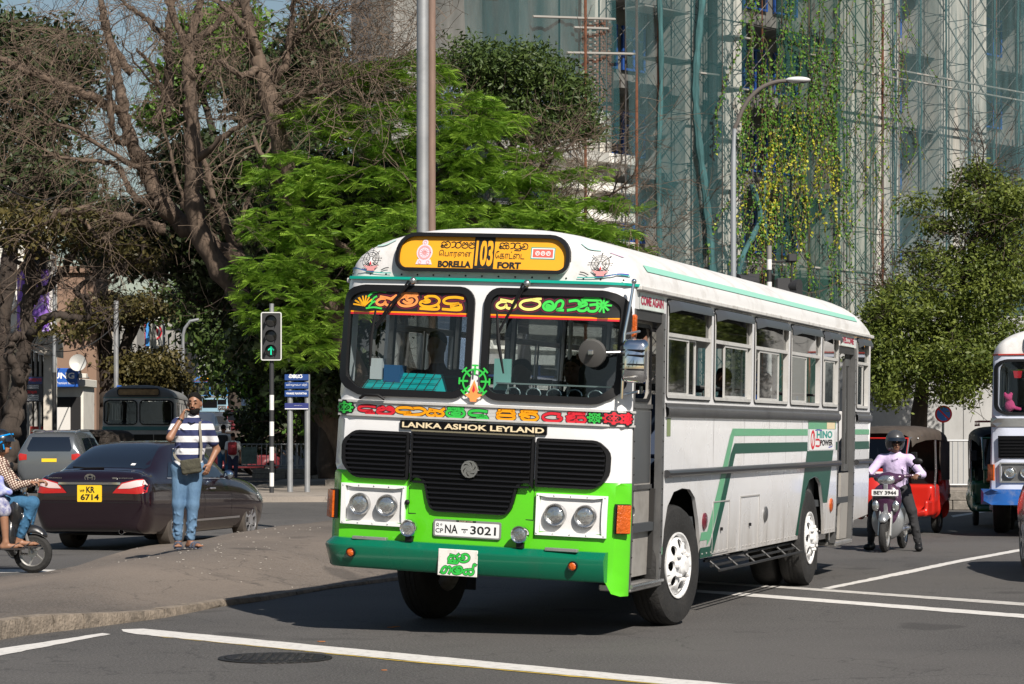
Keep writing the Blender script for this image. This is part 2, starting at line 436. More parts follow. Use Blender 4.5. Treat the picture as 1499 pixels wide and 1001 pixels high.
def surfnet(D, lo, h):
    ins = D < 0
    c = np.zeros(tuple(n-1 for n in D.shape), np.int8)
    for i in (0,1):
        for j in (0,1):
            for k in (0,1): c += ins[i:D.shape[0]-1+i, j:D.shape[1]-1+j, k:D.shape[2]-1+k]
    act = (c > 0) & (c < 8)
    idx = np.full(act.shape, -1, np.int64); ijk = np.argwhere(act); idx[act] = np.arange(len(ijk))
    acc = np.zeros((len(ijk), 3)); cnt = np.zeros(len(ijk))
    cs = [(i,j,k) for i in (0,1) for j in (0,1) for k in (0,1)]
    for a in cs:
        for ax in range(3):
            if a[ax]: continue
            b = list(a); b[ax] = 1
            da = D[ijk[:,0]+a[0], ijk[:,1]+a[1], ijk[:,2]+a[2]].astype(float); db = D[ijk[:,0]+b[0], ijk[:,1]+b[1], ijk[:,2]+b[2]].astype(float)
            x = (da < 0) != (db < 0); t = np.where(x, da/np.where(x, da-db, 1), 0)
            p = np.tile(np.array(a, float), (len(ijk),1)); p[:,ax] += t
            acc += p*x[:,None]; cnt += x
    V = lo+(ijk+acc/cnt[:,None])*h
    Fs = []
    n0, n1, n2 = D.shape
    def quad(A, flip, P):
        q = np.stack([idx[p] for p in P], 1); q[flip] = q[flip][:, ::-1]; Fs.append(q)
    e = np.argwhere(ins[:-1,1:-1,1:-1] != ins[1:,1:-1,1:-1]); i,j,k = e[:,0], e[:,1]+1, e[:,2]+1
    quad(0, ~ins[i,j,k], [(i,j-1,k-1),(i,j,k-1),(i,j,k),(i,j-1,k)])
    e = np.argwhere(ins[1:-1,:-1,1:-1] != ins[1:-1,1:,1:-1]); i,j,k = e[:,0]+1, e[:,1], e[:,2]+1
    quad(1, ~ins[i,j,k], [(i-1,j,k-1),(i-1,j,k),(i,j,k),(i,j,k-1)])
    e = np.argwhere(ins[1:-1,1:-1,:-1] != ins[1:-1,1:-1,1:]); i,j,k = e[:,0]+1, e[:,1]+1, e[:,2]
    quad(2, ~ins[i,j,k], [(i-1,j-1,k),(i,j-1,k),(i,j,k),(i-1,j,k)])
    return V.astype(np.float32), np.concatenate(Fs).astype(np.int32)

def fast_mesh(name, V, Fq, mats, parent=None, shade=None, mi=None):
    """V (n,3), Fq (m,4) quads"""
    me = bpy.data.meshes.new(name); k = Fq.shape[1]
    me.vertices.add(len(V)); me.vertices.foreach_set('co', np.asarray(V, np.float32).ravel())
    me.loops.add(len(Fq)*k); me.loops.foreach_set('vertex_index', np.asarray(Fq, np.int32).ravel())
    me.polygons.add(len(Fq)); me.polygons.foreach_set('loop_start', np.arange(0, len(Fq)*k, k, dtype=np.int32))
    if not isinstance(mats, (list, tuple)): mats = [mats]
    for q in mats: me.materials.append(q)
    if mi is not None: me.polygons.foreach_set('material_index', mi.astype(np.int32))
    me.update(calc_edges=True)
    if shade is not None:
        a = me.attributes.new('shade', 'FLOAT', 'FACE'); a.data.foreach_set('value', np.asarray(shade, np.float32))
    o = bpy.data.objects.new(name, me); COL.objects.link(o)
    if parent is not None: o.parent = parent
    return o
def bvh_of(o):
    me = o.data; return BVHTree.FromPolygons([v.co.copy() for v in me.vertices], [tuple(p.vertices) for p in me.polygons])
def project(bvh, outer, frame, off, step=0.06, thick=0.0, mb=None, m=0, dist=6.0, holes=()):
    """outline in (u,v) of frame=(origin,uaxis,vaxis,dir) dropped on to a body along dir"""
    O, U, Vv, Dn = [Vector(x) for x in frame]; mb = mb or MB()
    V, T = tri2d(outer, holes, step); pts = []
    for u, v in V:
        s = O+U*u+Vv*v; hit = bvh.ray_cast(s, Dn, dist)
        pts.append(hit[0]-Dn*off if hit[0] is not None else None)
    o = len(mb.v); mp = {}
    for i, p in enumerate(pts):
        if p is not None: mp[i] = len(mb.v); mb.v.append(tuple(p))
    for t in T:
        if all(i in mp for i in t): mb.f.append(tuple(mp[i] for i in t)); mb.m.append(m)
    return mb
def boolean(o, cutters, op='DIFFERENCE'):
    for c in cutters:
        md = o.modifiers.new('b', 'BOOLEAN'); md.object = c; md.operation = op; md.solver = 'EXACT'
    dg = bpy.context.evaluated_depsgraph_get(); me = bpy.data.meshes.new_from_object(o.evaluated_get(dg), depsgraph=dg)
    o.modifiers.clear(); old = o.data; o.data = me
    for c in cutters: bpy.data.objects.remove(c)
    return o
RX90 = Matrix.Rotation(radians(90), 4, 'X'); RY90 = Matrix.Rotation(radians(90), 4, 'Y')
T_ = lambda x, y, z: Matrix.Translation((x, y, z))
# ============================================================ GROUND
def asphalt_mat(name, a, b, speck=0.5, cracks=True):
    m = bpy.data.materials.new(name); m.use_nodes = True; n = m.node_tree.nodes; L = m.node_tree.links; P = n['Principled BSDF']
    tc = n.new('ShaderNodeTexCoord')
    def noise(sc, det=4, rough=.6):
        t = n.new('ShaderNodeTexNoise'); t.inputs['Scale'].default_value = sc; t.inputs['Detail'].default_value = det; t.inputs['Roughness'].default_value = rough
        L.new(tc.outputs['Object'], t.inputs['Vector']); return t.outputs[0]
    def rng(s, f0, f1, t0, t1):
        r = n.new('ShaderNodeMapRange'); r.inputs[1].default_value = f0; r.inputs[2].default_value = f1; r.inputs[3].default_value = t0; r.inputs[4].default_value = t1
        L.new(s, r.inputs[0]); return r.outputs[0]
    def mix(f, x, y, bt='MIX'):
        q = n.new('ShaderNodeMix'); q.data_type = 'RGBA'; q.blend_type = bt
        for s, v in ((q.inputs[0], f), (q.inputs[6], x), (q.inputs[7], y)):
            if isinstance(v, tuple): s.default_value = (*v, 1)
            elif isinstance(v, float): s.default_value = v
            else: L.new(v, s)
        return q.outputs[2]
    c = mix(rng(noise(.35, 5), .3, .7, 0, 1), a, b)
    c = mix(rng(noise(60, 2, .8), .45, .68, 0, speck), c, (0.26, .25, .24))
    c = mix(rng(noise(42, 2, .8), .48, .7, 0, speck*1.3), c, (0.012, .012, .012))
    c = mix(rng(noise(1.7, 8, .75), .55, .75, 0, .35), c, (0.035, .033, .032))
    c = mix(rng(noise(.16, 3, .5), .44, .60, 0, .5), c, tuple(x*1.35 for x in b))
    c = mix(rng(noise(.7, 2, .4), .66, .70, 0, .45), c, (.022,.021,.021))
    c = mix(rng(noise(4.1, 8, .75), .62, .78, 0, .4), c, (0.13, .115, .1))
    if cracks:
        v = n.new('ShaderNodeTexVoronoi'); v.feature = 'DISTANCE_TO_EDGE'; v.inputs['Scale'].default_value = .42
        w = n.new('ShaderNodeTexNoise'); w.inputs['Scale'].default_value = 1.3; w.inputs['Detail'].default_value = 8
        L.new(tc.outputs['Object'], w.inputs['Vector'])
        mm = n.new('ShaderNodeVectorMath'); mm.operation = 'MULTIPLY_ADD'; mm.inputs[1].default_value = (1.6,1.6,1.6)
        L.new(w.outputs['Color'], mm.inputs[0]); L.new(tc.outputs['Object'], mm.inputs[2]); L.new(mm.outputs[0], v.inputs['Vector'])
        c = mix(rng(v.outputs[0], 0.0, .008, .5, 0.0), c, (0.02,.02,.02))
    L.new(c, P.inputs['Base Color']); P.inputs['Roughness'].default_value = .82; P.inputs['Specular IOR Level'].default_value = .35
    bp = n.new('ShaderNodeBump'); bp.inputs['Strength'].default_value = .5; bp.inputs['Distance'].default_value = .012
    L.new(noise(48, 3, .8), bp.inputs['Height']); L.new(bp.outputs[0], P.inputs['Normal'])
    MATS[name] = m; return m
ASPH = asphalt_mat('asphalt', (.045,.043,.042), (.082,.077,.073))
MEDM = asphalt_mat('median_asphalt', (.095,.078,.064), (.165,.135,.11), .45)
PAVE = asphalt_mat('pavement', (.20,.17,.14), (.27,.235,.2), .3)
CONC = mat('kerb_concrete', (.2,.165,.13), .9, var=.4, vscale=9, dirt=(.05,.045,.038), dscale=3.2, damt=.85, bump=.9, bscale=34)
PAINT = mat('road_paint', (.62,.6,.57), .7, dirt=(.2,.19,.18), dscale=14, damt=.75, bump=.2, bscale=60)
PAINT2 = mat('worn_road_paint', (.48,.46,.43), .75, dirt=(.1,.095,.09), dscale=11, damt=.85, bump=.2, bscale=60)
YELP = mat('yellow_paint', (.6,.42,.06), .7, dirt=(.1,.09,.08), dscale=12, damt=.8)

g = MB(); xs = [-1500,-300,-80,-40,-20,-10,0,10,20,40,80,300,1500]; ys = [-30,0,10,20,30,40,60,80,95,120,200,400,900,2500]
for x in xs:
    for y in ys: g.v.append((x,y,max(0,min(y,400)-95)*.032))
ny = len(ys)
for i in range(len(xs)-1):
    for j in range(ny-1): g.f.append((i*ny+j,(i+1)*ny+j,(i+1)*ny+j+1,i*ny+j+1)); g.m.append(0)
tag(g.build('road', ASPH, smooth=0), kind='structure')

def marking(pxs, z=0.004, m=PAINT, name='road_marking'):
    P = [gnd(x, y, z) for x, y in pxs]; mb = MB(); n = len(P)
    # ragged edges: subdivide the outline
    V = []
    for i in range(n):
        a = P[i]; b = P[(i+1)%n]; k = max(1, int((b-a).length/.12)); t = (b-a).normalized(); nn = Vector((-t.y,t.x,0))
        for j in range(k): V.append(tuple(a+(b-a)*(j/k)+(nn*R.gauss(0,.006) if j else nn*0)))
    mb.v = V; mb.f = [tuple(range(len(V)))]; mb.m = [0]
    b = mb.build(name, m, smooth=0)
    bm = bmesh.new(); bm.from_mesh(b.data); bmesh.ops.triangulate(bm, faces=bm.faces, ngon_method='EAR_CLIP'); bm.to_mesh(b.data); bm.free()
    return tag(b, kind='structure')
marking([(178,921),(210,920),(600,957),(900,985.5),(1130,1006),(1092,1012),(900,994),(600,967),(200,928),(180,924)])
marking([(230,931.2),(600,967.5),(900,994.5),(1092,1012.5),(1085,1013),(900,995.5),(600,968.5)], m=YELP, name='yellow_edge_marking')
marking([(-60,958),(150,926.5),(162,928),(130,934),(-60,971)])
marking([(1000,849),(1140,857.5),(1520,883.5),(1520,888),(1140,860.5),(1000,852)], m=PAINT2)
marking([(1000,862),(1092,868),(1520,900.5),(1520,906),(1092,872.5),(1000,865)])
marking([(1202,861),(1330,834.5),(1400,820),(1500,802),(1520,799),(1520,802),(1400,824),(1336,838),(1214,862)])
marking([(1392,754.5),(1440,747.8),(1480,742),(1480,744),(1440,750),(1395,757)], m=PAINT2)
marking([(-10,833),(98,834),(90,837),(-10,838.5)])
# manhole -------------------------------------------------------------
IRON = mat('cast_iron', (.035,.033,.032), .5, .6, var=.4, vscale=20, bump=.6, bscale=70)
mc = gnd(403, 964); th = thing('manhole_cover', 'round dark iron manhole cover sunk in the asphalt beside the long white line', 'manhole cover', (mc.x,mc.y,0))
mb = MB(); mb.lathe([(.405,.001),(.405,.009),(.36,.010),(.36,.002)], n=40); mb.build('frame', IRON, th)
mb = MB(); mb.lathe([(.352,.002),(.352,.011),(.001,.012)], n=40)
for i in range(-5,6):
    for j in range(-5,6):
        x, y = i*.062, j*.062
        if x*x+y*y < .31**2: mb.box(x-.02,x+.02,y-.02,y+.02,.011,.0155,.004)
mb.build('lid', IRON, th)

# median ---------------------------------------------------------------
kpx = [(-130,960,.15),(-60,947,.15),(0,936,.14),(36,930,.14),(76,925,.135),(120,920,.12),(180,912,.09),(240,904,.07),(320,888,.05),(380,880,.04),(480,862,.03),(592,848,.03)]
K = [(gnd(x,y), z) for x, y, z in kpx]; K += [(Vector((-.3,29.5,0)),.05),(Vector((.35,33,0)),.1),(Vector((.6,38,0)),.1),(Vector((.5,43,0)),.1)]
Bk = [(Vector((-.6,46,0)),.1)]+[(gnd(x,y),.06) for x, y in [(560,770),(480,776),(376,785),(300,793),(228,803),(192,810),(152,822),(112,836),(60,846),(0,852),(-130,856)]]
loop = [(p.x,p.y) for p, z in K+Bk]; zz = [z for p, z in K+Bk]
def medz(x, y):
    best = 1e9; bz = 0; n = len(loop)
    for i in range(n):
        a = loop[i]; b = loop[(i+1)%n]; dx, dy = b[0]-a[0], b[1]-a[1]; L2 = dx*dx+dy*dy
        t = max(0,min(1,((x-a[0])*dx+(y-a[1])*dy)/L2)); q = math.hypot(x-a[0]-t*dx, y-a[1]-t*dy)
        if q < best: best = q; bz = zz[i]+(zz[(i+1)%n]-zz[i])*t
    s = min(1, best/1.7); s = s*s*(3-2*s)
    return bz+(.30-bz)*s*max(.12,min(1,(x+5.4)/1.6))
mb = MB(); V, Tt = tri2d(loop, (), .55)
mb.v = [(x, y, medz(x, y)) for x, y in V]; mb.f = list(Tt); mb.m = [0]*len(Tt)
med = tag(mb.build('median', MEDM, smooth=60), kind='structure')
kn = len(K)
for i in range(kn-1):                                             # kerb stones along the near edge
    (a, za), (b, zb) = K[i], K[i+1]; L = (b-a).length; k = max(1, round(L/1.1))
    for j in range(k):
        t0, t1 = j/k, (j+1)/k; p = a+(b-a)*t0; q = a+(b-a)*t1; z0 = za+(zb-za)*t0; z1 = za+(zb-za)*t1
        t = (q-p).normalized(); nn = Vector((t.y,-t.x,0)); g_ = .006
        p = p+t*g_; q = q-t*g_; mb = MB()
        o1 = nn*.015+nn*R.uniform(-.008,.008); inn = -nn*.12; w = .006+R.uniform(-.003,.006); m_ = 5
        for ii in range(m_+1):
            s = p+(q-p)*(ii/m_); hz_ = z0+(z1-z0)*ii/m_; jx = R.uniform(-.007,.007)
            for oo, h in ((nn*.018, 0), (nn*(.02+jx), max(.01,hz_-.035)), (nn*(.008+jx), hz_+w-.006), (nn*(-.02), hz_+w), (inn, hz_+w-.002), (inn, 0)):
                mb.v.append(tuple(s+oo+Vector((0,0,h))))
        for ii in range(m_):
            for c in range(5): mb.f.append((ii*6+c, (ii+1)*6+c, (ii+1)*6+c+1, ii*6+c+1)); mb.m.append(0)
        mb.f.append(tuple(range(6))); mb.f.append(tuple(m_*6+c for c in range(6))[::-1]); mb.m += [0,0]
        mb.build('kerb_stone', CONC, med, smooth=40)
# litter and grit on the median
LIT = mat('pale_litter', (.5,.47,.42), .9); mb = MB()
for i in range(170):
    u = R.random(); x = gnd(R.gauss(300,110), R.uniform(795,860)).x; y = gnd(0, R.uniform(797,870)).y
    if not inpoly(x,y,loop): continue
    s = R.uniform(.004,.012); z = medz(x,y)+.001; a = R.uniform(0,pi)
    M = T_(x,y,z) @ Matrix.Rotation(a,4,'Z'); mb.box(-s,s,-s*.6,s*.6,0,s*.4,0,M=M)
tag(mb.build('grit', LIT, smooth=0), 'small pale scraps of grit and litter scattered on the tarred median', 'litter', kind='stuff')
LEAFM = mat('dry_leaf', (.35,.13,.04), .8)
for i, (px, py, s, on) in enumerate([(580,918,.03,0),(562,982,.02,0),(1140,722,.05,0),(470,940,.03,0),(572,919,.03,0)]):
    p = gnd(px,py); mb = MB(); mb.prism([(-s,0),(-s*.4,s*.5),(s*.6,s*.45),(s*1.1,0),(s*.5,-s*.5),(-s*.5,-s*.45)], lambda u,v,d: (p.x+u,p.y+v,d), .004, .009)
    o = mb.build('fallen_leaf', LEAFM, smooth=0); tag(o, ['orange brown dead leaf on the shaded road edge below the bus bumper','dead leaf on the asphalt just below the long white line','dead leaf on the sunlit road right of the bus','tiny dead leaf close to the kerb above the white line','brown leaf scrap under the front of the bus'][i], 'leaf', 'dead leaves on the road')

# far pavements ----------------------------------------------------------
def slab(name, pts, z, m, kind='structure'):
    mb = MB(); mb.prism(pts, lambda u,v,d: (u,v,d), 0, z); return tag(mb.build(name, m, smooth=0, recalc=True), kind=kind)
a = gnd(335,739); 
slab('pavement', [(-6.6,56.8),(-4,57.2),(8.5,58),(9.2,92),(-7.5,92),(-7.2,70)], .13, PAVE)
slab('raised_pavement', [(8.4,51.6),(26,49.5),(30,64),(9.6,64)], .34, PAVE)
STONE = mat('wall_stone', (.2,.18,.155), .9, var=.35, vscale=6, dirt=(.06,.055,.05), dscale=5, damt=.6, bump=.6, bscale=20)
kb = thing('retaining_kerb', 'low weathered stone kerb wall under the railing on the right', 'kerb wall', (8.3,51.3,0), radians(-6.8))
for c in range(2):
    x = 0
    while x < 17:
        w = R.uniform(.7,1.0); mb = MB(); mb.box(x, x+w-.012, R.uniform(-.01,.01), .28, .001+c*.2, .196+c*.2, .012); mb.build('stone', STONE, kb, smooth=0); x += w
wb = thing('fence_base_wall', 'low dark rubble plinth beneath the left railing', 'low wall', (-7.9,79.6,0))
for c in range(2):
    x = -.5
    while x < 9.5:
        w = R.uniform(.6,1.2); mb = MB(); mb.box(x, x+w-.02, R.uniform(-.03,.02)-.12*(1-c), .5, .131+c*.16, .287+c*.16, .015); mb.build('stone', STONE, wb, smooth=0); x += w
step = tag(slab('concrete_step', [(-5.2,68.5),(-1.6,68.5),(-1.6,73),(-5.2,73)], .3, STONE), kind='structure')
# ============================================================ BIG BUILDING UNDER SCAFFOLD
FP0 = Vector((-2.9,87,0)); FE = Vector((.70,.714,0)).normalized(); FN = Vector((.714,-.70,0)).normalized()
def FB(s, z, d=0.0): return FP0+FE*s+FN*d+Vector((0,0,z))
def s_of(px, d=0.0):
    t = (px-CX)/FPX; p = FP0+FN*d
    return (p.x-t*p.y)/(t*FE.y-FE.x)
C_L = mat('pale_render', (.60,.575,.52), .9, var=.16, vscale=.55, dirt=(.19,.18,.16), dscale=.6, damt=.75, bump=.25, bscale=5, stretch=(1,1,.25))
C_D = mat('grey_concrete', (.24,.235,.22), .9, var=.3, vscale=.7, dirt=(.1,.1,.09), dscale=.8, damt=.7, bump=.25, bscale=5, stretch=(1,1,.3))
C_W = mat('white_render', (.7,.68,.63), .9, var=.1, vscale=.6, dirt=(.35,.33,.3), dscale=.7, damt=.6, stretch=(1,1,.3))
BRK = mat('brick_red', (.27,.12,.075), .9, var=.35, vscale=9, bump=.3, bscale=30)
BLUEF = mat('blue_frame', (.03,.11,.42), .5)
WINB = mat('dark_window', (.012,.017,.022), .12, spec=.6)
bld = thing('apartment_tower', 'pale concrete high-rise wrapped in scaffolding and green net behind the bus', 'building', tuple(FP0))
def fbl(s, z, d=0.0):
    p = FB(s, z, d)-FP0; return (p.x, p.y, p.z)
def fbox(mb, s0, s1, z0, z1, d0, d1, m=0):
    vs = [fbl(s,z,d) for s in (s0,s1) for d in (d0,d1) for z in (z0,z1)]
    mb.add(vs, [(0,1,3,2),(4,6,7,5),(0,4,5,1),(2,3,7,6),(0,2,6,4),(1,5,7,3)], m); return mb
HT = 34.0; STO = 3.4; Z0 = 1.6
mb = MB(); fbox(mb, .1, 54, 0, HT, -3.2, -2.0); mb.build('core_wall', C_D, bld, smooth=0)
segs = [(0,8.0,'W'),(8.0,10.4,'B'),(10.4,13.9,'D'),(13.9,15.0,'L'),(15.0,16.2,'D'),(16.2,17.4,'L'),(17.4,24.0,'D'),(24.0,28.3,'L'),(28.3,31.3,'D'),(31.3,35.0,'L'),(35.0,39.4,'D'),(39.4,43,'L'),(43,47,'D'),(47,54,'L')]
def window(s, z, w, h, d, mull=2):
    f = MB()
    fbox(f, s, s+w, z, z+.09, d, d+.09); fbox(f, s, s+w, z+h-.09, z+h, d, d+.09)
    for k in range(mull+1):
        x = s+(w-.09)*k/mull; fbox(f, x, x+.09, z+.09, z+h-.09, d, d+.088)
    fbox(f, s+.09, s+w-.09, z+h*.68, z+h*.68+.07, d, d+.085)
    w_ = f.build('window', BLUEF, bld, smooth=0)
    g_ = MB(); fbox(g_, s+.05, s+w-.05, z+.05, z+h-.05, d-.02, d+.03); g_.build('pane', WINB, w_, smooth=0)
for s0, s1, k in segs:
    if k == 'L' or k == 'W':
        mb = MB(); fbox(mb, s0, s1, 0, 12.6 if k == 'W' else HT, -2, 0); mb.build('pier', C_W if k == 'W' else C_L, bld, smooth=0)
        if k == 'W':
            mb = MB(); fbox(mb, 4.6, 8, 12.6, HT, -2, -.1); mb.build('upper_pier', C_D, bld, smooth=0)
            for i in range(3):
                z = Z0+i*STO
                mb = MB(); fbox(mb, s0-.1, s1-.02, z-.35, z-.05, 0.002, .45); mb.build('ledge', C_W, bld, smooth=0)
                for x in (1.2,4.4): window(x, z+.9, 2.2, 1.7, .01)
    elif k == 'B':
        # rounded pier with a patch of bare brick
        mb = MB(); n = 12; prof = [(s0+(s1-s0)*i/n, -.9+1.0*sin(pi*i/n)) for i in range(n+1)]
        for s, d in prof:
            for z in (0, HT): mb.v.append(fbl(s,z,d))
        for i in range(n): mb.f.append((2*i,2*i+2,2*i+3,2*i+1)); mb.m.append(0)
        mb.build('round_pier', C_L, bld, smooth=60)
        zb0 = 13.9
        shared = {}
        for r in range(34):
            for c in range(9):
                t = (c+.5*(r%2))/9.3+.03
                if t > .97 or R.random() < .04 or (r > 20 and c > 9-(r-20)*.4 and R.random() < .9) : continue
                s = s0+(s1-s0)*t; d = -.9+1.0*sin(pi*t); ang = atan2(cos(pi*t)*pi*1.0/(s1-s0), 1)
                me = shared.get('m')
                if me is None:
                    q = MB().box(-.118,.118,-.03,.03,-.045,.045); me0 = q.build('brick', BRK, bld, smooth=0); shared['m'] = me0.data; o = me0
                else:
                    o = bpy.data.objects.new('brick', me); COL.objects.link(o); o.parent = bld
                p = fbl(s, zb0+r*.105, d+.03); o.location = p
                o.rotation_euler = (0,0,atan2(FE.y,FE.x)-ang*1.0+pi*0)
                if r > 32: break
    else:
        for i in range(10): mb = MB(); fbox(mb, s0, s1, Z0+i*STO-.3, Z0+i*STO, -1.99, -.25); mb.build('floor_slab', C_D, bld, smooth=0)
        w = s1-s0
        for i in range(9):
            z = Z0+i*STO
            if w < 1.6: window(s0+.15, z+.75, w-.3, 1.7, -1.95, 1)
            elif w < 5:
                ww = min(1.5, w/2-.4); window(s0+.25, z+.75, ww, 1.75, -1.95, 2)
                window(s1-.25-ww, z+.75, ww, 1.75, -1.95, 2)
            else:
                for x in np.linspace(s0+.4, s1-2.1, 3): window(float(x), z+.75, 1.6, 1.75, -1.95, 2)
# pale blue frame and glass porch low on the left
PBL = mat('pale_blue_cladding', (.42,.52,.75), .5, var=.1, vscale=2)
zf = lambda px, py, d: (s_of(px,d), HZ-(py-HY)*FB(s_of(px,d),0,d).y/FPX)
mb = MB(); s0, zt = zf(664,126,1.0); s1, _ = zf(690,126,1.0); s2, zt2 = zf(800,150,1.0)
fbox(mb, s0, s1, 0, zt, .2, 1.0); fbox(mb, s1, s2, zt2-.1, zt-.05, .2, .98); mb.build('porch_frame', PBL, bld, smooth=0)
mb = MB(); fbox(mb, s1, s2, 9, zt2-.15, .1, .3); mb.build('porch_screen', WINB, bld, smooth=0)
mb = MB()
for i in range(9): fbox(mb, s1+1.5, 10.2, 3+i*1.1, 3.35+i*1.1, .3, .95-.02*i)
mb.build('white_louvre', C_W, bld, smooth=0)

# scaffold -----------------------------------------------------------------
SC_M = mat('scaffold_steel', (.085,.08,.078), .6, .5, var=.4, vscale=3)
SC_R = mat('rusty_pole', (.16,.06,.03), .8, .2, var=.4, vscale=3)
SC_L = mat('pale_pole', (.36,.34,.31), .6, .3)
DARKPOST = mat('dark_post', (.035,.035,.033), .8)
sca = thing('scaffold', 'tall steel frame scaffold with crossed braces standing against the concrete tower', 'scaffold', tuple(FB(8,0,1.5)))
SO = FB(8,0,1.5)
def sp(s, z, d): p = FB(s,z,d)-SO; return (p.x,p.y,p.z)
s = 8.6; st = []
while s < 48: st.append(s); s += 1.88
lev = [i*1.95+.3 for i in range(18)]
for i, s in enumerate(st):
    for d in (.6,1.6):
        mb = MB(); ww = R.uniform(-.03,.03); mb.tube([sp(s,0,d), sp(s+ww,15,d), sp(s,HT,d)], .032 if d > 1 else .026, 6)
        mb.build('standard', SC_R if R.random() < .22 else SC_M, sca, smooth=60)
bm_ = MB(); rd = MB(); ldr = MB()
for i, s in enumerate(st):
    for z in lev:
        if R.random() < .93: ldr.tube([sp(s,z,.6), sp(s,z,1.6)], .018, 4)
        ldr.tube([sp(s,z+.15,.75), sp(s,z+1.45,.75), sp(s,z+1.6,.85), sp(s,z+1.75,1.6)], .014, 4, caps=False)
        if i < len(st)-1:
            s2 = st[i+1]
            for d in (.6,1.6):
                if R.random() < .9: bm_.tube([sp(s,z+.1,d), sp(s2,z+1.75,d+R.uniform(-.05,.05))], .02, 4)
                if R.random() < .9: bm_.tube([sp(s,z+1.75,d+.03), sp(s2,z+.1,d+.03)], .02, 4)
            if R.random() < .55: bm_.tube([sp(s,z+1.85,1.62), sp(s2,z+1.85,1.62)], .02, 4)
tag(bm_.build('cross_brace', SC_M, sca, smooth=0), kind='stuff'); tag(ldr.build('frame_rung', SC_M, sca, smooth=0), kind='stuff')
for (x0, y0, x1, y1, d) in [(1178,78,1499,136,1.85),(1178,90,1499,148,1.85),(1055,380,1350,405,1.9),(780,24,900,28,1.9),(830,77,932,79,1.9),(1012,105,1052,110,1.9),(840,40,890,42,1.9)]:
    a = zf(x0,y0,d); b = zf(x1,y1,d); mb = MB(); mb.tube([sp(a[0],a[1],d), sp(b[0],b[1],d)], .05, 6); mb.build('ledger_pole', SC_L, sca)
for (px, y0, y1) in [(932,0,300),(964,0,120),(1184,300,480),(1292,0,350),(857,0,130)]:
    a = zf(px,y0,1.95); b = zf(px,y1,1.95); mb = MB(); mb.tube([sp(a[0],HT,1.95), sp(b[0],0,1.95)], .055, 6); mb.build('rusty_standard', SC_R, sca)
mb = MB(); a = zf(1043,0,1.2); mb.tube([sp(a[0],0,1.2), sp(a[0],HT,1.2)], .2, 8); mb.build('downpipe', DARKPOST, sca)
for (px, py, w) in [(1068,55,1.2),(1065,130,1.2),(1062,205,1.2),(1062,280,1.1),(1190,75,1.9),(960,15,2.6),(980,87,2.4)]:
    a = zf(px,py,1.1); mb = MB(); vs = MB()
    pl = [sp(a[0]-w/2,a[1],.6), sp(a[0]+w/2,a[1],.6), sp(a[0]+w/2,a[1],1.7), sp(a[0]-w/2,a[1],1.7)]
    mb.add(pl+[(x,y,z-.06) for x,y,z in pl], [(0,1,2,3),(7,6,5,4),(0,4,5,1),(1,5,6,2),(2,6,7,3),(3,7,4,0)]); mb.build('plank', SC_L, sca, smooth=0)

# netting --------------------------------------------------------------------
def netmat(name, c, a0, a1, sc=1.2):
    m = bpy.data.materials.new(name); m.use_nodes = True; n = m.node_tree.nodes; L = m.node_tree.links
    for x in list(n): n.remove(x)
    out = n.new('ShaderNodeOutputMaterial'); tr = n.new('ShaderNodeBsdfTransparent'); df = n.new('ShaderNodeBsdfDiffuse'); tl = n.new('ShaderNodeBsdfTranslucent')
    df.inputs[0].default_value = (*c,1); tl.inputs[0].default_value = (*c,1); ad = n.new('ShaderNodeMixShader'); ad.inputs[0].default_value = .35
    L.new(df.outputs[0], ad.inputs[1]); L.new(tl.outputs[0], ad.inputs[2])
    tc = n.new('ShaderNodeTexCoord'); mp = n.new('ShaderNodeMapping'); mp.inputs['Scale'].default_value = (1,1,.16); L.new(tc.outputs['Object'], mp.inputs[0])
    t = n.new('ShaderNodeTexNoise'); t.inputs['Scale'].default_value = sc; t.inputs['Detail'].default_value = 7; t.inputs['Roughness'].default_value = .7; L.new(mp.outputs[0], t.inputs['Vector'])
    r = n.new('ShaderNodeMapRange'); r.inputs[1].default_value = .35; r.inputs[2].default_value = .68; r.inputs[3].default_value = a0; r.inputs[4].default_value = a1; L.new(t.outputs[0], r.inputs[0])
    ms = n.new('ShaderNodeMixShader'); L.new(r.outputs[0], ms.inputs[0]); L.new(tr.outputs[0], ms.inputs[1]); L.new(ad.outputs[0], ms.inputs[2]); L.new(ms.outputs[0], out.inputs[0])
    MATS[name] = m; return m
N1 = netmat('teal_net_dense', (.045,.12,.13), .34, .68); N2 = netmat('teal_net_sparse', (.11,.2,.215), .2, .52, 1.6); N3 = netmat('green_net', (.045,.12,.10), .34, .66)
def net(s0, s1, z0, z1, d, m, label, amp=.12, name='debris_net', fall=0.0):
    ns, nz = max(6, int((s1-s0)/.22)), 40; mb = MB(); ph = R.uniform(0,9)
    for i in range(ns+1):
        for j in range(nz+1):
            u, v = i/ns, j/nz; s = s0+(s1-s0)*u; z = z0+(z1-z0)*v
            dd = d+amp*(sin(s*3.1+ph+.6*sin(z*.4))+.6*sin(s*7.7+z*.23+ph))+amp*.8*sin(z*.9+s)*(.5-abs(u-.5))
            mb.v.append(tuple(FB(s+fall*(1-v)*(u-.5)+.1*sin(z*.7+ph), z, dd)))
    for i in range(ns):
        for j in range(nz): a = i*(nz+1)+j; mb.f.append((a,a+nz+1,a+nz+2,a+1)); mb.m.append(0)
    return tag(mb.build(name, m, smooth=180), label, 'netting', 'green debris nets hung on the scaffold')
net(.3, 8.2, 12.4, HT, 1.6, N1, 'grey green net over the grey upper wall left of the bare brick')
net(8.3, 10.3, 9, HT, 2.0, N2, 'thin grey green net over the rounded brick pier left of the scaffold')
net(10.3, 15.2, 1, HT, 2.0, N1, 'dense dark teal net hanging over the window bay above the bus front roof')
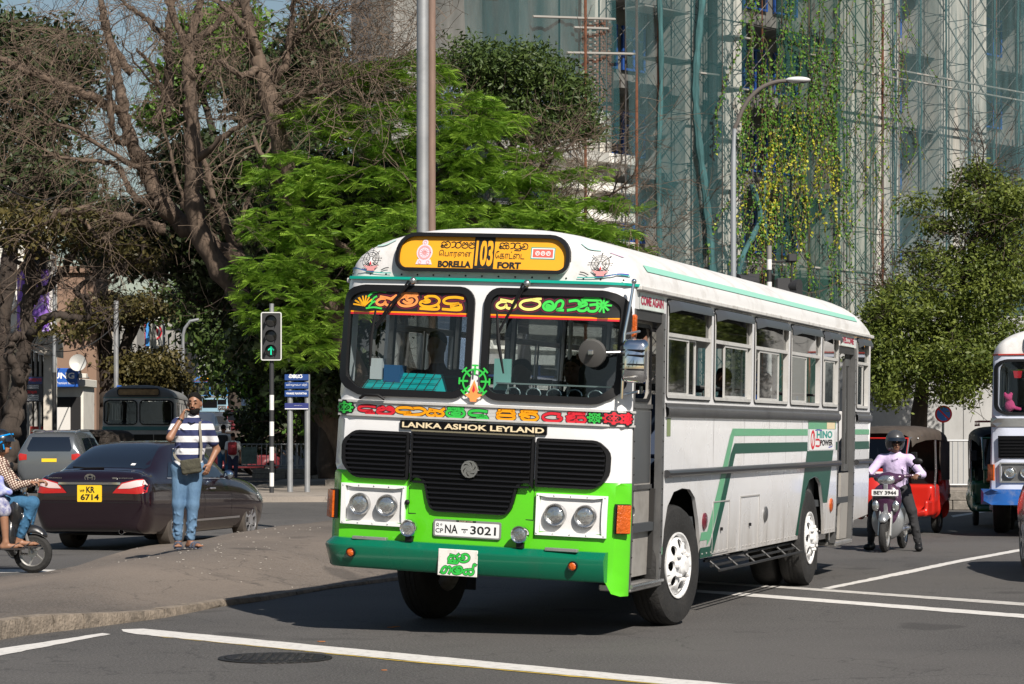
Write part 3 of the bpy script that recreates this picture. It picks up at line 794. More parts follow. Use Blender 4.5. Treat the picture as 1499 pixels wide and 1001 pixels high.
net(16.9, 24.1, 0, HT, 2.05, N3, 'green net overgrown by yellow and green creeper behind the street lamp', .16)
net(24.1, 29.6, 0, HT, 2.0, N2, 'sparse see-through teal net on the pale piers right of the creeper')
net(29.6, 35.0, 0, HT, 2.05, N2, 'sparse teal net over the scaffold above the right hand tree')
net(35.0, 48, 0, HT, 2.0, N1, 'darker teal net over the last bay at the right edge')
# gathered folds of net
NF = mat('net_fold', (.045,.125,.13), .9, var=.45, vscale=5, stretch=(1,1,.2), alpha=.8)
for (path, w) in [([(1030,-20),(1022,60),(1018,130),(1022,200),(1032,280),(1040,360),(1045,430)], .13), ([(1100,270),(1112,320),(1085,380),(1080,430)], .1), ([(965,-10),(968,100),(964,250),(966,380)],.09), ([(1118,240),(1120,330),(1128,400)], .07)]:
    pts = []
    for px, py in path:
        a = zf(px,py,2.25); pts.append(FB(a[0],a[1],2.25))
    P = crom(pts, 6); mb = MB(); mb.tube(P, [w*(.8+.5*abs(sin(i*.9))) for i in range(len(P))], 8)
    o = mb.build('net_fold', NF, sca); o.location = -SO
for s in st:
    if s > 24: 
        P = [FB(s+.05*sin(z*1.3), z, 1.72+.04*sin(z*2.1)) for z in np.arange(1,HT,1.1)]; mb = MB(); mb.tube(P, [.022+.03*abs(sin(i*2.3+s)) for i in range(len(P))], 6)
        o = mb.build('net_seam', NF, sca); o.location = -SO

# creeper ----------------------------------------------------------------------
CREEP = leafmat('creeper_leaf', (.035,.12,.018), (.16,.30,.03), .3, ((.46,.45,.04), .93))
V = []; Sh = []
rr = np.random.RandomState(5)
def leafq(p, size, nrm, tilt=.6):
    a = rr.normal(size=3)*tilt+nrm; a /= np.linalg.norm(a); u = np.cross(a, rr.normal(size=3)); u /= np.linalg.norm(u); w = np.cross(a,u)
    return [p-u*size, p-w*size*.75, p+u*size, p+w*size*.75]
strands = []
stems = MB()
for k in range(88):
    main = k < 68; px = rr.uniform(1082,1238) if main else rr.uniform(1240,1330); py0 = rr.uniform(-60,150) if k > 22 else rr.uniform(90,220)
    ln = rr.uniform(120,360); x = px; y = py0; dx = rr.normal()*.5; pts = []; ys = main and 1122 < px < 1222 and rr.rand() < .75; dens = rr.uniform(.45,1.0) if main else .3
    while y < py0+ln and y < 440:
        x += dx+rr.normal()*.8; dx = dx*.95+rr.normal()*.16; y += 2.3
        if x > 1250 and y > 260 and main: break
        a = zf(x, y, 2.3); p = FB(a[0], a[1], 2.3+rr.normal()*.04); pts.append(p)
        yel = math.exp(-((y-275)/85)**2)*(1 if ys else .12)
        for _ in range(2):
            if rr.rand() < dens:
                V.append(leafq(np.array(p)+rr.normal(size=3)*.045, rr.uniform(.035,.082), np.array(FN))); Sh.append(1.0 if rr.rand() < yel*.72 else rr.rand()*.85)
    if len(pts) > 6: stems.tube(pts[::4], .013, 4)
fast = np.array(V).reshape(-1,3)
cr = thing('creeper', 'climbing plant with green and yellow leaves trailing down the scaffold net', 'creeper', (0,0,0))
o = fast_mesh('foliage', fast, np.arange(len(fast)).reshape(-1,4), CREEP, cr, Sh); o['kind'] = 'stuff'
tag(stems.build('stem', mat('vine_stem', (.1,.07,.035), .9), cr), kind='stuff')

# white hoarding wall on the right ----------------------------------------------
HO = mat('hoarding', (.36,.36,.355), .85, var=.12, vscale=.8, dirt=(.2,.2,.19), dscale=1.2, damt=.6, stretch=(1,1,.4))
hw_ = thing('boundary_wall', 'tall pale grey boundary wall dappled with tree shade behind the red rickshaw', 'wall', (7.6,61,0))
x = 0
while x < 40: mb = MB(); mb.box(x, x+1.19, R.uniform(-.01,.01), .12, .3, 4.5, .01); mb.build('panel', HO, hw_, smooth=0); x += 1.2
# dark tower far behind
tw = thing('office_tower', 'dark far office tower rising behind the bare branches', 'building', (-8.6,150,0))
DT = mat('dark_tower', (.035,.037,.04), .6, var=.3, vscale=.5); TWW = mat('tower_glass', (.25,.3,.38), .2)
mb = MB(); mb.box(-1.2,5.0,0,8,0,30); mb.build('wall', DT, tw, smooth=0)
for i in range(5):
    for j in range(26):
        if 10 < j: 
            mb = MB(); mb.box(.2+i*.9, .72+i*.9, -.05, .002, 2+j*1.05, 2.4+j*1.05); mb.build('window', TWW if R.random() < .35 else WINB, tw, smooth=0)

# ============================================================ LEFT STREET
def bbox_px(x0, x1, y0, y1, Y): a = at(x0,y1,Y); b = at(x1,y0,Y); return a.x, b.x, max(0,a.z), b.z
WHT = mat('white_wall', (.68,.66,.6), .9, var=.08, vscale=.5, dirt=(.3,.27,.24), dscale=.6, damt=.5)
CRM = mat('cream_wall', (.62,.5,.33), .9, var=.1, vscale=.5, dirt=(.3,.25,.2), dscale=.6, damt=.4)
TAN = mat('tan_wall', (.24,.155,.11), .9, var=.15, vscale=.5, dirt=(.16,.1,.07), dscale=.5, damt=.6)
GRY = mat('grey_wall', (.3,.29,.27), .9, var=.2, vscale=.6, dirt=(.1,.1,.1), dscale=.8, damt=.5)
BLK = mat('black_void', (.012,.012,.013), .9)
PUR = mat('purple_banner', (.17,.06,.42), .6, var=.25, vscale=1.3, c2=(.32,.16,.6)); 
def building(px0, px1, pytop, Y, dep, m, label, rows=0, cols=0, wm=WINB, wy0=None, base=0, name='shop_building'):
    x0, x1, z0, z1 = bbox_px(px0, px1, pytop, 700, Y)
    t = thing(name, label, 'building', (x0, Y, 0)); w = x1-x0
    mb = MB(); mb.box(0, w, 0, dep, base, z1, .02); mb.build('wall', m, t, smooth=0)
    mb = MB(); mb.box(-.1, w+.1, -.2, dep, z1+.002, z1+.3, .02); mb.build('cornice', m, t, smooth=0)
    if rows:
        hh = (z1-3.6)/rows
        for r in range(rows):
            for c in range(cols):
                cw = w/cols; mb = MB(); mb.box(c*cw+cw*.2, c*cw+cw*.8, -.06, -.002, 3.6+r*hh+hh*.25, 3.6+r*hh+hh*.8); f = mb.build('window', GRY, t, smooth=0)
                mb = MB(); mb.box(c*cw+cw*.2+.08, c*cw+cw*.8-.08, -.08, -.062, 3.6+r*hh+hh*.25+.08, 3.6+r*hh+hh*.8-.08); mb.build('pane', wm, f, smooth=0)
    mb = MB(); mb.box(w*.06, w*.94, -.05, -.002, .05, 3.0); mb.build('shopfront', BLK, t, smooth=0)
    return t, w, z1
wb_, w, z1 = building(-60, 56, 280, 96, 2.5, WHT, 'white building with satellite dish behind the twisted tree at left', 0, 0)
x0 = at(-60,0,96).x
for (a, b, c, d) in [(0,100,394,397),(0,100,484,487)]:
    q = bbox_px(a-60,b-62,c,d,96); mb = MB(); mb.box(q[0]-x0, w, -.12, -.003, q[2], q[3]); mb.build('ledge', GRY, wb_, smooth=0)
q = bbox_px(-60,54,488,590,96); mb = MB(); mb.box(0, w-.05, -.1, -.004, q[2], q[3]-.1); mb.build('lower_wall', CRM, wb_, smooth=0)
# column with purple banner
cb = thing('banner_column', 'cream pillar block carrying a tall purple banner beside the twisted tree', 'building', (at(46,0,92).x,92,0))
q = bbox_px(46,80,300,700,92); w = q[1]-q[0]; mb = MB(); mb.box(0,w,0,.5,0,q[3]); mb.build('wall', WHT, cb, smooth=0)
q2 = bbox_px(26,74,395,488,92); mb = MB(); mb.box(q2[0]-q[0], q2[1]-q[0]-.05, -.14, -.02, q2[2], q2[3]); mb.build('banner', PUR, cb, smooth=0)
mb = MB()
for i in range(5): stroke(mb, [(.2+.1*i, q2[3]-1.0-i*.45),(.5+.1*i, q2[3]-.8-i*.45),(.8+.05*i, q2[3]-1.1-i*.45)], .06, lambda u,v,d: (u-.1,-.146-d,v))
mb.build('lettering', mat('pale_lilac', (.6,.5,.75), .6), cb, smooth=0)
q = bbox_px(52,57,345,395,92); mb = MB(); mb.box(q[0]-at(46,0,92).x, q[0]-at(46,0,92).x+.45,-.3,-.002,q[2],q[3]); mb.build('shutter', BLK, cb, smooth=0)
# canopy and grey fins
cn = thing('shop_canopy', 'beige slanted canopy with grey fins under the purple banner', 'canopy', (at(34,0,88).x,88,0))
X = lambda px, Y: at(px,0,Y).x-at(34,0,88).x
Zp = lambda py, Y: at(0,py,Y).z
mb = MB(); pl = [(X(40,88),Zp(509,88)),(X(57,88),Zp(488,88)),(X(78,88),Zp(486,88)),(X(78,88),Zp(522,88))]
mb.prism(pl, lambda u,v,d: (u,d,v), -.6, 2); mb.build('fascia', mat('beige_panel', (.5,.45,.38), .8, dirt=(.25,.22,.18), damt=.5), cn, smooth=0)
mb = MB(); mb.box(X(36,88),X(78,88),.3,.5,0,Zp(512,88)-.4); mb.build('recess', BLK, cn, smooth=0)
for i in range(4):
    mb = MB(); mb.box(X(43+i*7,88), X(46.5+i*7,88), 0, .3, 0, Zp(513+i*3,88)); mb.build('fin', GRY, cn, smooth=0)
mb = MB(); mb.box(X(66,88), X(78,88), -.3, .2, 0, Zp(516,88)-.03); mb.build('pillar', mat('pale_pillar', (.55,.5,.43), .8, dirt=(.3,.27,.23), damt=.4), cn, smooth=0)
# tan building + phone shop
building(76, 141, 400, 104, 3, TAN, 'tan plastered building shaded by branches above the blue shop sign', 0, 0)
ph_, w, z1 = building(62, 122, 566, 95, 2.5, WHT, 'small white phone shop with blue fascia sign on the left pavement', 0, 0, name='phone_shop')
SAM = mat('sign_blue', (.02,.10,.42), .4); WHP = mat('white_print', (.85,.85,.85), .5)
q = bbox_px(62,120,539,567,94.3); ox, oy = at(62,0,95).x, 95
mb = MB(); mb.box(0, q[1]-q[0], -.9, -.5, q[2], q[3], .03); sg = mb.build('fascia_sign', SAM, ph_, smooth=0)
lw = q[1]-q[0]; f = lambda u,v,d: (u, -.905-d, v)
mb = MB(); put_text(mb, 'SAMSUNG', f, lw-1.82, lw-.12, q[2]+.33, q[3]-.17, bold=.03); put_text(mb, 'Premium Store', f, lw-.8, lw-.12, q[2]+.12, q[2]+.22); mb.build('lettering', WHP, sg, smooth=0)
mb = MB(); mb.box(q[1]-q[0]+.01, q[1]-q[0]+.3, -.8, -.4, q[2]+.35, q[3]-.2, .02); mb.build('side_lamp', WHT, ph_, smooth=0)
mb = MB(); mb.box(.5, 1.1, -.12, -.055, 0, 2.6); mb.build('door_panel', mat('pale_door', (.6,.58,.55), .7), ph_, smooth=0)
# dishes
DISH = mat('dish_grey', (.5,.5,.48), .5)
def dish(px, py, Y, r, label, c=None):
    p = at(px,py,Y); t = thing('satellite_dish', label, 'satellite dish', tuple(p))
    M = Matrix.Rotation(radians(80),4,'X')
    mb = MB(); mb.lathe([(.001,-.0),(r*.5,.03),(r*.85,.1),(r,.16),(r,.175),(r*.8,.12),(.001,.02)], M, 24); mb.build('reflector', DISH, t)
    mb = MB(); mb.tube([(0,.02,-.02),(0,.5,-.4),(0,2.2,-.5)], .04); mb.build('mast', GRY, t)
dish(9,438,94.5,.42,'round satellite dish on the white wall at the left edge'); dish(115,532,93.8,.33,'pale satellite dish just above the blue shop sign')
# shops further along the street
building(120,150,430,120,3,CRM,'narrow cream building between two dark trunks far along the street',3,2)
building(146,200,470,135,3,GRY,'grey shop row with striped awning far behind the tree trunks',2,3)
rb, w, z1 = building(190,219,455,150,3,WHT,'building with red and blue vertical sign panels far down the street',0,0)
for i, (c, n_) in enumerate([((.5,.02,.04),'red'),((.02,.06,.2),'navy'),((.55,.02,.03),'bright_red'),((.05,.25,.6),'blue')]):
    a = bbox_px(196+i*5.5,201+i*5.5,458,506,149.5); mb = MB(); mb.box(a[0]-at(190,0,150).x, a[1]-at(190,0,150).x, -.3, -.01, a[2], a[3]); mb.build('sign_panel', mat(n_+'_sign', c, .5), rb, smooth=0)
a = bbox_px(197,212,560,580,149); mb = MB(); mb.box(a[0]-at(190,0,150).x, a[1]-at(190,0,150).x,-.4,-.06,0,a[3]); mb.build('red_shopfront', MATS['red_sign'], rb, smooth=0)
bb, w, z1 = building(216,233,470,155,3,WHT,'white advertising wall with red ring far down the street',0,0)
mb = MB(); 
for r_ in (.55,.3): ring(mb, circ(w*.52, 8.0, r_, 20), .12, lambda u,v,d: (u,-.02-d,v), .0, .01)
mb.build('red_ring', MATS['red_sign'], bb, smooth=0)
building(232,262,480,165,3,GRY,'dark concrete building with green hoarding far down the street',3,3)
building(258,282,492,170,3,BLK,'black fronted building with green sign far down the street',0,0)
building(279,300,505,175,3,mat('pale_stucco',(.5,.46,.38),.9,var=.4,vscale=.7),'pale stained building at the far end of the street',3,2)
building(296,345,520,260,12,CRM,'low cream block closing the far end of the street',2,4)
# board sign -------------------------------------------------------------------
p = at(49,0,80); t = thing('notice_board', 'black and navy notice board with red and white lines beside the twisted trunk', 'sign', (p.x,80,0))
q = bbox_px(36,63,551,588,80); q = (q[0]-p.x, q[1]-p.x, q[2], q[3])
mb = MB(); mb.box(q[0],q[1],-.03,.03,q[2],q[3],.01); mb.build('board', mat('board_black',(.02,.02,.035),.4), t, smooth=0)
mb = MB(); mb.box(q[0]+.08,q[0]+.14,0,.05,0,q[2]); mb.box(q[1]-.14,q[1]-.08,0,.05,0,q[2]); mb.build('post', GRY, t, smooth=0)
f = lambda u,v,d: (u,-.035-d,v); mb = MB(); h = q[3]-q[2]; mb.add([f(q[0]+.02,q[3]-h*.3,0),f(q[1]-.02,q[3]-h*.3,0),f(q[1]-.02,q[3]-.02,0),f(q[0]+.02,q[3]-.02,0)],[(0,1,2,3)]); mb.build('header', mat('board_navy',(.02,.04,.16),.4), t, smooth=0)
mb = MB(); put_text(mb,'HSENYS',lambda u,v,d:(u,-.04,v),q[0]+.2,q[1]-.04,q[3]-h*.2,q[3]-h*.07,bold=.03); stroke(mb,[(q[0]+.1,q[3]-h*.05),(q[0]+.1,q[3]-h*.22)],.04,lambda u,v,d:(u,-.04,v)); stroke(mb,[(q[0]+.04,q[3]-h*.135),(q[0]+.16,q[3]-h*.135)],.04,lambda u,v,d:(u,-.04,v))
sinhala(mb,['ra','va','ha','ga'],lambda u,v,d:(u,-.04,v),q[0]+.05,q[3]-h*.66,.085,.02); mb.build('red_lettering', MATS['bright_red_sign'], t, smooth=0)
mb = MB()
for i, fr in enumerate((.37,.45,.76,.84,.92)): sinhala(mb,['sa','ra','ma','ka','va','la','ga','da'],lambda u,v,d:(u,-.04,v),q[0]+.05,q[3]-h*fr-.02,.05,.009)
mb.build('white_lettering', WHP, t, smooth=0)
# ============================================================ TREES
BARK = mat('bark', (.115,.082,.06), .95, var=.4, vscale=5, dirt=(.045,.035,.028), dscale=4, damt=.8, bump=1.0, bscale=11, stretch=(1,1,.35))
BARKD = mat('bark_dark', (.045,.034,.027), .95, var=.4, vscale=5, bump=1.0, bscale=11, stretch=(1,1,.35))
TWIG = mat('twig', (.125,.09,.065), .95, var=.4, vscale=2)
TWIGD = mat('twig_dark', (.07,.05,.04), .95, var=.4, vscale=2)
LF_BRIGHT = leafmat('flame_tree_leaf', (.08,.20,.018), (.37,.56,.07), .42)
LF_DARK = leafmat('evergreen_leaf', (.018,.035,.012), (.06,.085,.025), .2, ((.2,.25,.03), .985))
LF_OLIVE = leafmat('olive_leaf', (.035,.07,.018), (.09,.13,.03), .25)
LF_MID = leafmat('mid_leaf', (.035,.065,.012), (.21,.25,.045), .35, ((.5,.3,.03), .985))
LF_LIME = leafmat('lime_leaf', (.06,.15,.015), (.15,.28,.03), .35)
LF_BROWN = leafmat('brown_olive_leaf', (.06,.06,.02), (.13,.1,.03), .25)
rs = np.random.RandomState(11)
def unit(v): return v/np.maximum(1e-9, np.linalg.norm(v, axis=-1, keepdims=True))
def pxell(ells):
    out = []
    for e in ells:
        px, py, rx, ry, Y, dz = e[:6]; w = e[6] if len(e) > 6 else 1.0
        c = np.array(at(px,py,Y)); s = Y/FPX; out.append((c, np.array([rx*s, dz, ry*s]), w*(rx*ry)**.8))
    return out
def sample_shell(ells, n, inner=.45):
    E = pxell(ells); w = np.array([e[2] for e in E]); idx = rs.choice(len(E), n, p=w/w.sum())
    u = unit(rs.normal(size=(n,3))); r = inner+(1-inner)*rs.rand(n)**.5
    C = np.array([e[0] for e in E])[idx]; Rr = np.array([e[1] for e in E])[idx]
    return C+u*Rr*r[:,None], unit(u/Rr)
def leaves(P, Nn, size, spread, per, tilt=.7, asp=.5, up=.4):
    n = len(P)*per; p = np.repeat(P, per, 0)+rs.normal(size=(n,3))*spread*np.array([1,1,.6])
    nr = np.repeat(Nn, per, 0)*.5+np.array([0,0,up])+rs.normal(size=(n,3))*tilt; nr = unit(nr)
    u = unit(np.cross(nr, rs.normal(size=(n,3)))); w = np.cross(nr, u); s = (size*(.6+.8*rs.rand(n)))[:,None]
    q = np.stack([p-u*s, p-w*s*asp+u*s*.1, p+u*s, p+w*s*asp+u*s*.1], 1)
    base = np.repeat(rs.rand(len(P)), per)*.55+rs.rand(n)*.45
    return q.reshape(-1,3), base
def foliage(name, parent, m, ells, nclump, per, size, spread, inner=.45, tilt=.7, asp=.5, up=.4):
    P, N = sample_shell(ells, nclump, inner); V, S = leaves(P, N, size, spread, per, tilt, asp, up)
    o = fast_mesh(name, V, np.arange(len(V)).reshape(-1,4), m, parent, S); o['kind'] = 'stuff'; return o
def frond_template():
    Q = []
    L = 1.0; k = 9
    for i in range(k):
        x = .12+.84*i/(k-1); ln = .30*sin(pi*min(1,(.22+.78*(1-i/(k-1)))))**.7*.9+.04
        for sgn in (-1,1):
            z = -.24*x*x; z2 = z-.045
            Q += [(x-.03,0,z),(x+.04,sgn*ln*.5,z2+.03),(x+.10,sgn*ln,z2-.03),(x-.02,sgn*ln*.55,z2+.0)]
    Q += [(0,-.012,0),(0,.012,0),(1,.008,-.24),(1,-.008,-.24)]
    return np.array(Q)
FT = frond_template()
def fronds(P, D, nf, size):
    """P tips, D outward directions; fan of nf fronds at each tip"""
    n = len(P)*nf; p = np.repeat(P, nf, 0); az = np.arctan2(D[:,1], D[:,0]); az = np.repeat(az, nf)+rs.uniform(-1.9,1.9,n)
    pitch = rs.uniform(-.5,.45,n); s = size*(.65+.6*rs.rand(n)); roll = rs.normal(size=n)*.42
    x = np.stack([np.cos(az)*np.cos(pitch), np.sin(az)*np.cos(pitch), np.sin(pitch)], 1)
    y0 = np.stack([-np.sin(az), np.cos(az), np.zeros(n)], 1); z0 = np.cross(x, y0)
    y = y0*np.cos(roll)[:,None]+z0*np.sin(roll)[:,None]; z = np.cross(x, y)
    T = FT[None]*s[:,None,None]
    V = p[:,None]+T[:,:,0:1]*x[:,None]+T[:,:,1:2]*y[:,None]+T[:,:,2:3]*z[:,None]
    sh = np.repeat(np.repeat(rs.rand(len(P)), nf)*.6+.4*rs.rand(n), len(FT)//4)
    return V.reshape(-1,3), sh
def limb_px(path, jit=.0):
    """[(px,py,Y,radius)] -> smooth points and radii"""
    P = crom([tuple(at(a[0],a[1],a[2])) for a in path], 7); rr_ = crom([(a[3],0,0) for a in path], 7)
    out = []
    for i, p in enumerate(P): out.append(p+Vector(rs.normal(size=3)*jit))
    return out, [max(.008,q.x) for q in rr_]
def grow(mb, p, d, ln, r, lvl, droop=0.0, kink=.35, nchild=5, sides=4):
    k = 6 if lvl > 0 else 4; pts = [p]; d = Vector(d).normalized(); dirs = [d.copy()]
    for i in range(k):
        d = (d+Vector(rs.normal(size=3)*kink*.55)+Vector((0,0,-droop*i/k))).normalized(); pts.append(pts[-1]+d*ln/k); dirs.append(d.copy())
    mb.tube(pts, [max(.006,r*(1-.8*i/k)) for i in range(k+1)], sides if lvl > 0 else 3, caps=False)
    if lvl > 0:
        for c in range(nchild):
            i = rs.randint(1, k+1); dd = (dirs[i]+Vector(rs.normal(size=3)*.75)).normalized()
            grow(mb, pts[i], dd, ln*rs.uniform(.4,.7), r*(1-.8*i/k)*.55+.002, lvl-1, droop, kink, nchild, sides)
    return pts[-1]
def tree(name, label, limbs, group=None, bark=None, jit=.03):
    base = at(*limbs[0][0][:3]); t = thing(name, label, 'tree', (0,0,0), 0, group)
    L = []
    for i, path in enumerate(limbs):
        P, rd = limb_px(path, jit); mb = MB(); mb.tube(P, [r*(1+.12*sin(j*1.7+i)) for j, r in enumerate(rd)], 10 if rd[0] > .1 else 7)
        mb.build('trunk' if i == 0 else 'limb', bark or BARK, t, smooth=180); L.append((P, rd))
    return t, L
def twigs(t, L, n, ln, m, lvl=2, droop=.1, kink=.4, nchild=4, r=.03, bias=(0,0,0), tmin=.3, name='twigs', only=None):
    mb = MB(); b = Vector(bias)
    LL = [L[i] for i in only] if only is not None else L
    wts = np.array([len(P)*1.0 for P, _ in LL]); wts /= wts.sum()
    for _ in range(n):
        P, rd = LL[rs.choice(len(LL), p=wts)]; i = rs.randint(int(len(P)*tmin), len(P))
        d = Vector(unit(rs.normal(size=3)))+b
        grow(mb, P[i], d, ln*rs.uniform(.5,1.2), min(r, rd[i]*.6), lvl, droop, kink, nchild)
    return tag(mb.build(name, m, t, smooth=0), kind='stuff')

# --- bright feathery tree behind the bus
flame, L = tree('flame_tree', 'bright green feathery leaved tree spreading behind the bus and the twin lamp pole', [
 [(610,690,66,.22),(600,560,66,.2),(585,450,66.5,.17),(600,360,66,.14),(610,260,66,.1),(600,160,66,.05)],
 [(585,450,66.5,.13),(520,380,66,.1),(460,320,66,.07),(400,290,65.5,.03)],
 [(600,380,66,.12),(670,330,66,.1),(760,310,66.5,.07),(840,300,67,.05),(930,270,67,.02)],
 [(600,400,66,.1),(700,370,65.5,.08),(800,350,65,.06),(900,330,65,.035),(960,335,65,.015)],
 [(600,300,66,.09),(540,230,65.5,.06),(480,190,65,.03)],
 [(605,290,66,.08),(680,220,66,.06),(720,180,66,.03)],
 [(590,470,66,.1),(500,460,65,.07),(420,440,64.5,.04),(370,430,64,.02)],
 [(760,310,66.5,.06),(800,240,66.5,.04),(860,200,67,.02)],
 [(760,310,66.5,.05),(780,250,66,.04),(770,200,66,.015)],
 [(800,350,65,.05),(860,380,64.5,.03),(930,400,64,.015)],
], bark=BARK)
twigs(flame, L, 120, 1.3, TWIGD, 1, .0, .3, 4, .025, (0,-.2,.3))
twigs(flame, L, 60, 1.9, TWIG, 2, -.05, .22, 5, .018, (.9,-.1,.15), .3, 'bare_twigs', only=[2,3,7,8,9])
dense = [(480,170,75,32,66.0,1.3),(600,118,65,40,66.0,1.3,1.6),(620,180,60,40,65,1.3,1.4),(560,190,90,45,65.0,1.5),(430,255,75,35,65.0,1.2),(520,285,110,48,64.3,1.5),(650,250,60,48,65.0,1.3),(410,330,65,30,64.3,1.1),(500,370,110,45,63.7,1.4),(620,350,95,50,63.7,1.4),(400,440,55,45,63.6,1.0),(480,450,60,50,63.2,1.0),(440,510,55,35,63.0,.9),(700,330,80,35,64.0,1.2),(400,395,60,25,64.0,1),(545,110,40,22,66.0,1),(690,220,45,40,65,1.2,.7),(730,290,40,30,65,1.2,.6),(745,360,50,25,64.5,1.2,.6)]
sparse = [(760,260,50,16,65,1.2,2),(800,320,60,20,64.5,1.2,2),(840,420,60,20,63.5,1.2,2),(760,400,60,26,63.5,1.2,2),(880,340,50,14,64,1,1.5),(700,190,40,22,65,1,1.5),(850,390,60,18,64,1),(790,380,50,16,64,1),(900,380,45,14,64,.8),(700,150,30,20,66,.8),(870,300,40,12,65,.8),(735,180,40,20,66.0,.8),(790,300,60,18,65.5,1.0),(730,370,70,22,64.5,1),(830,255,66,14,66.0,.8),(840,350,60,16,65.0,.8),(900,300,40,10,65.0,.6),(930,365,35,10,64.5,.6),(780,230,40,14,66.0,.8),(700,240,40,18,66.0,.8)]
P, D = sample_shell(dense, 1350, .5); D[:,1] -= .5; D[:,2] += .2
V1, S1 = fronds(P, unit(D), 9, .33)
P, D = sample_shell(sparse, 900, .1); V2, S2 = fronds(P, unit(D), 7, .36)
V = np.concatenate([V1,V2]); o = fast_mesh('foliage', V, np.arange(len(V)).reshape(-1,4), LF_BRIGHT, flame, np.concatenate([S1,S2])); o['kind'] = 'stuff'

# --- darker tree behind it
dk, L = tree('shade_tree', 'dull olive green tree top rising behind the feathery tree and above the bus', [
 [(770,690,84,.25),(765,450,84,.2),(760,300,84,.16),(750,180,84,.08)],[(760,300,84,.1),(820,200,84,.05),(850,150,84,.03)],[(760,260,84,.1),(700,160,84,.05),(680,110,84,.03)]], bark=BARKD)
twigs(dk, L, 30, 1.8, TWIGD, 2, 0, .3, 4, .03, (0,0,.4))
foliage('foliage', dk, LF_OLIVE, [(760,100,75,34,84,2.0),(690,95,45,40,84,1.6),(820,135,50,30,84,1.6),(720,155,60,35,84,1.6),(850,180,28,30,84,1.2),(790,185,50,30,84,1.6)], 900, 22, .10, .30, .35, asp=.35)

# --- right hand tree
rt, L = tree('street_tree', 'leafy olive green tree on the right in front of the pale boundary wall', [
 [(1345,700,56,.2),(1350,560,56,.17),(1400,450,56,.12),(1430,340,56,.07),(1440,260,56,.03)],[(1385,540,56,.1),(1320,470,56,.06),(1290,420,56,.03)],[(1400,450,56,.1),(1480,380,56,.05)]], bark=BARKD)
twigs(rt, L, 50, 1.6, TWIGD, 2, 0, .3, 4, .03, (0,-.2,.3))
foliage('foliage', rt, LF_MID, [(1440,300,70,50,56,1.8),(1480,380,80,70,56,1.8),(1420,420,80,60,55.6,1.8),(1330,460,55,60,55.4,1.5),(1290,500,35,70,55,1.1),(1310,550,50,45,55,1.2),(1400,520,80,45,55,1.5),(1440,540,50,24,54.8,1.0),(1360,380,45,30,56,1.2,.6),(1430,255,22,20,56,.6),(1340,270+30,30,16,56,.8,.5),(1290,560,30,35,54.5,.8),(1455,490,60,50,55.5,1.5),(1490,540,50,36,55.5,1.2),(1385,480,50,35,55.5,1.4),(1350,530,50,30,55,1.2),(1395,570,40,26,54.8,1.0),(1275,500,24,16,55,.6),(1262,530,18,20,55,.6),(1310,420,26,12,56,.7),(1375,330,28,12,56,.6),(1400,290,24,10,56,.6),(1480,300,40,30,56,1.5)], 3300, 18, .055, .15, .15, asp=.45, up=.7)

# --- dark evergreen mass on the left (separate trees)
G_E = 'dark evergreen trees massed on the left'
for lab, limbs, ells, n, lm in [
 ('dark evergreen crown at the upper left corner behind bare twigs', [[(-6,660,84,.35),(6,450,84,.3),(35,220,84,.2),(50,100,84,.1)]], [(50,150,80,90,84,3),(30,260,70,60,84,3),(95,265,40,40,84,3),(90,80,60,50,84,2.5),(20,60,50,40,84,2),(150,330,60,40,84,2.5)], 1150, LF_DARK),
 ('dark evergreen tree overarching the street behind the leaning bare trunk', [[(470,690,76,.4),(450,560,76,.35),(400,420,76,.28),(340,320,76,.2),(300,220,76,.1)]], [(285,250,50,55,76,3),(330,320,80,70,76,3),(400,240,70,60,76,3),(260,340,80,50,76,3),(330,385,60,35,76,2.5),(180,365,70,26,76,2.5),(230,380,60,20,76,2)], 2000, LF_DARK),
 ('dark leafy tree behind the feathery tree beside the signal', [[(480,700,70,.3),(480,450,70,.25),(470,250,70,.15)]], [(470,300,80,80,70,3),(430,420,60,70,70,2.5),(400,500,55,50,70,2),(520,420,60,80,70,2.5),(480,560,70,50,70,2),(560,300,60,90,70,2.5),(640,300,50,110,70,2.5)], 1900, LF_DARK),
 ('dark green tree crown at the top of the photo left of the office tower', [[(460,690,90,.3),(450,300,90,.25),(440,100,90,.12)]], [(455,70,45,55,90,2.5),(440,160,70,50,90,2.5),(380,130,50,50,90,2.5),(500,150,40,50,90,2)], 1100, LF_DARK),
 ('dark canopy hanging over the far street left of the signal', [[(480,690,80,.25),(450,560,80,.22),(390,480,80,.15),(310,440,80,.08)]], [(375,460,38,34,80,2.2),(320,415,50,20,80,2.0),(385,540,34,50,80,2),(420,600,40,40,82,1.5)], 750, LF_DARK),
]:
    t, L = tree('evergreen_tree', lab, limbs, G_E, bark=BARKD); twigs(t, L, 25, 2.5, TWIGD, 2, 0, .3, 4, .05, (0,0,.3))
    foliage('foliage', t, lm, ells, n, 16, .13, .34, .25, asp=.5)
t, L = tree('lime_tree', 'sunlit lime green crown showing between the bare trunks', [[(500,690,98,.3),(420,400,98,.25),(330,250,98,.2),(295,120,98,.1)]], bark=BARKD)
foliage('foliage', t, LF_LIME, [(300,70,55,45,98,2.5),(265,120,35,30,98,2),(340,40,40,30,98,2),(370,100,30,40,98,2),(240,170,25,20,98,1.5)], 700, 16, .16, .4, .2)

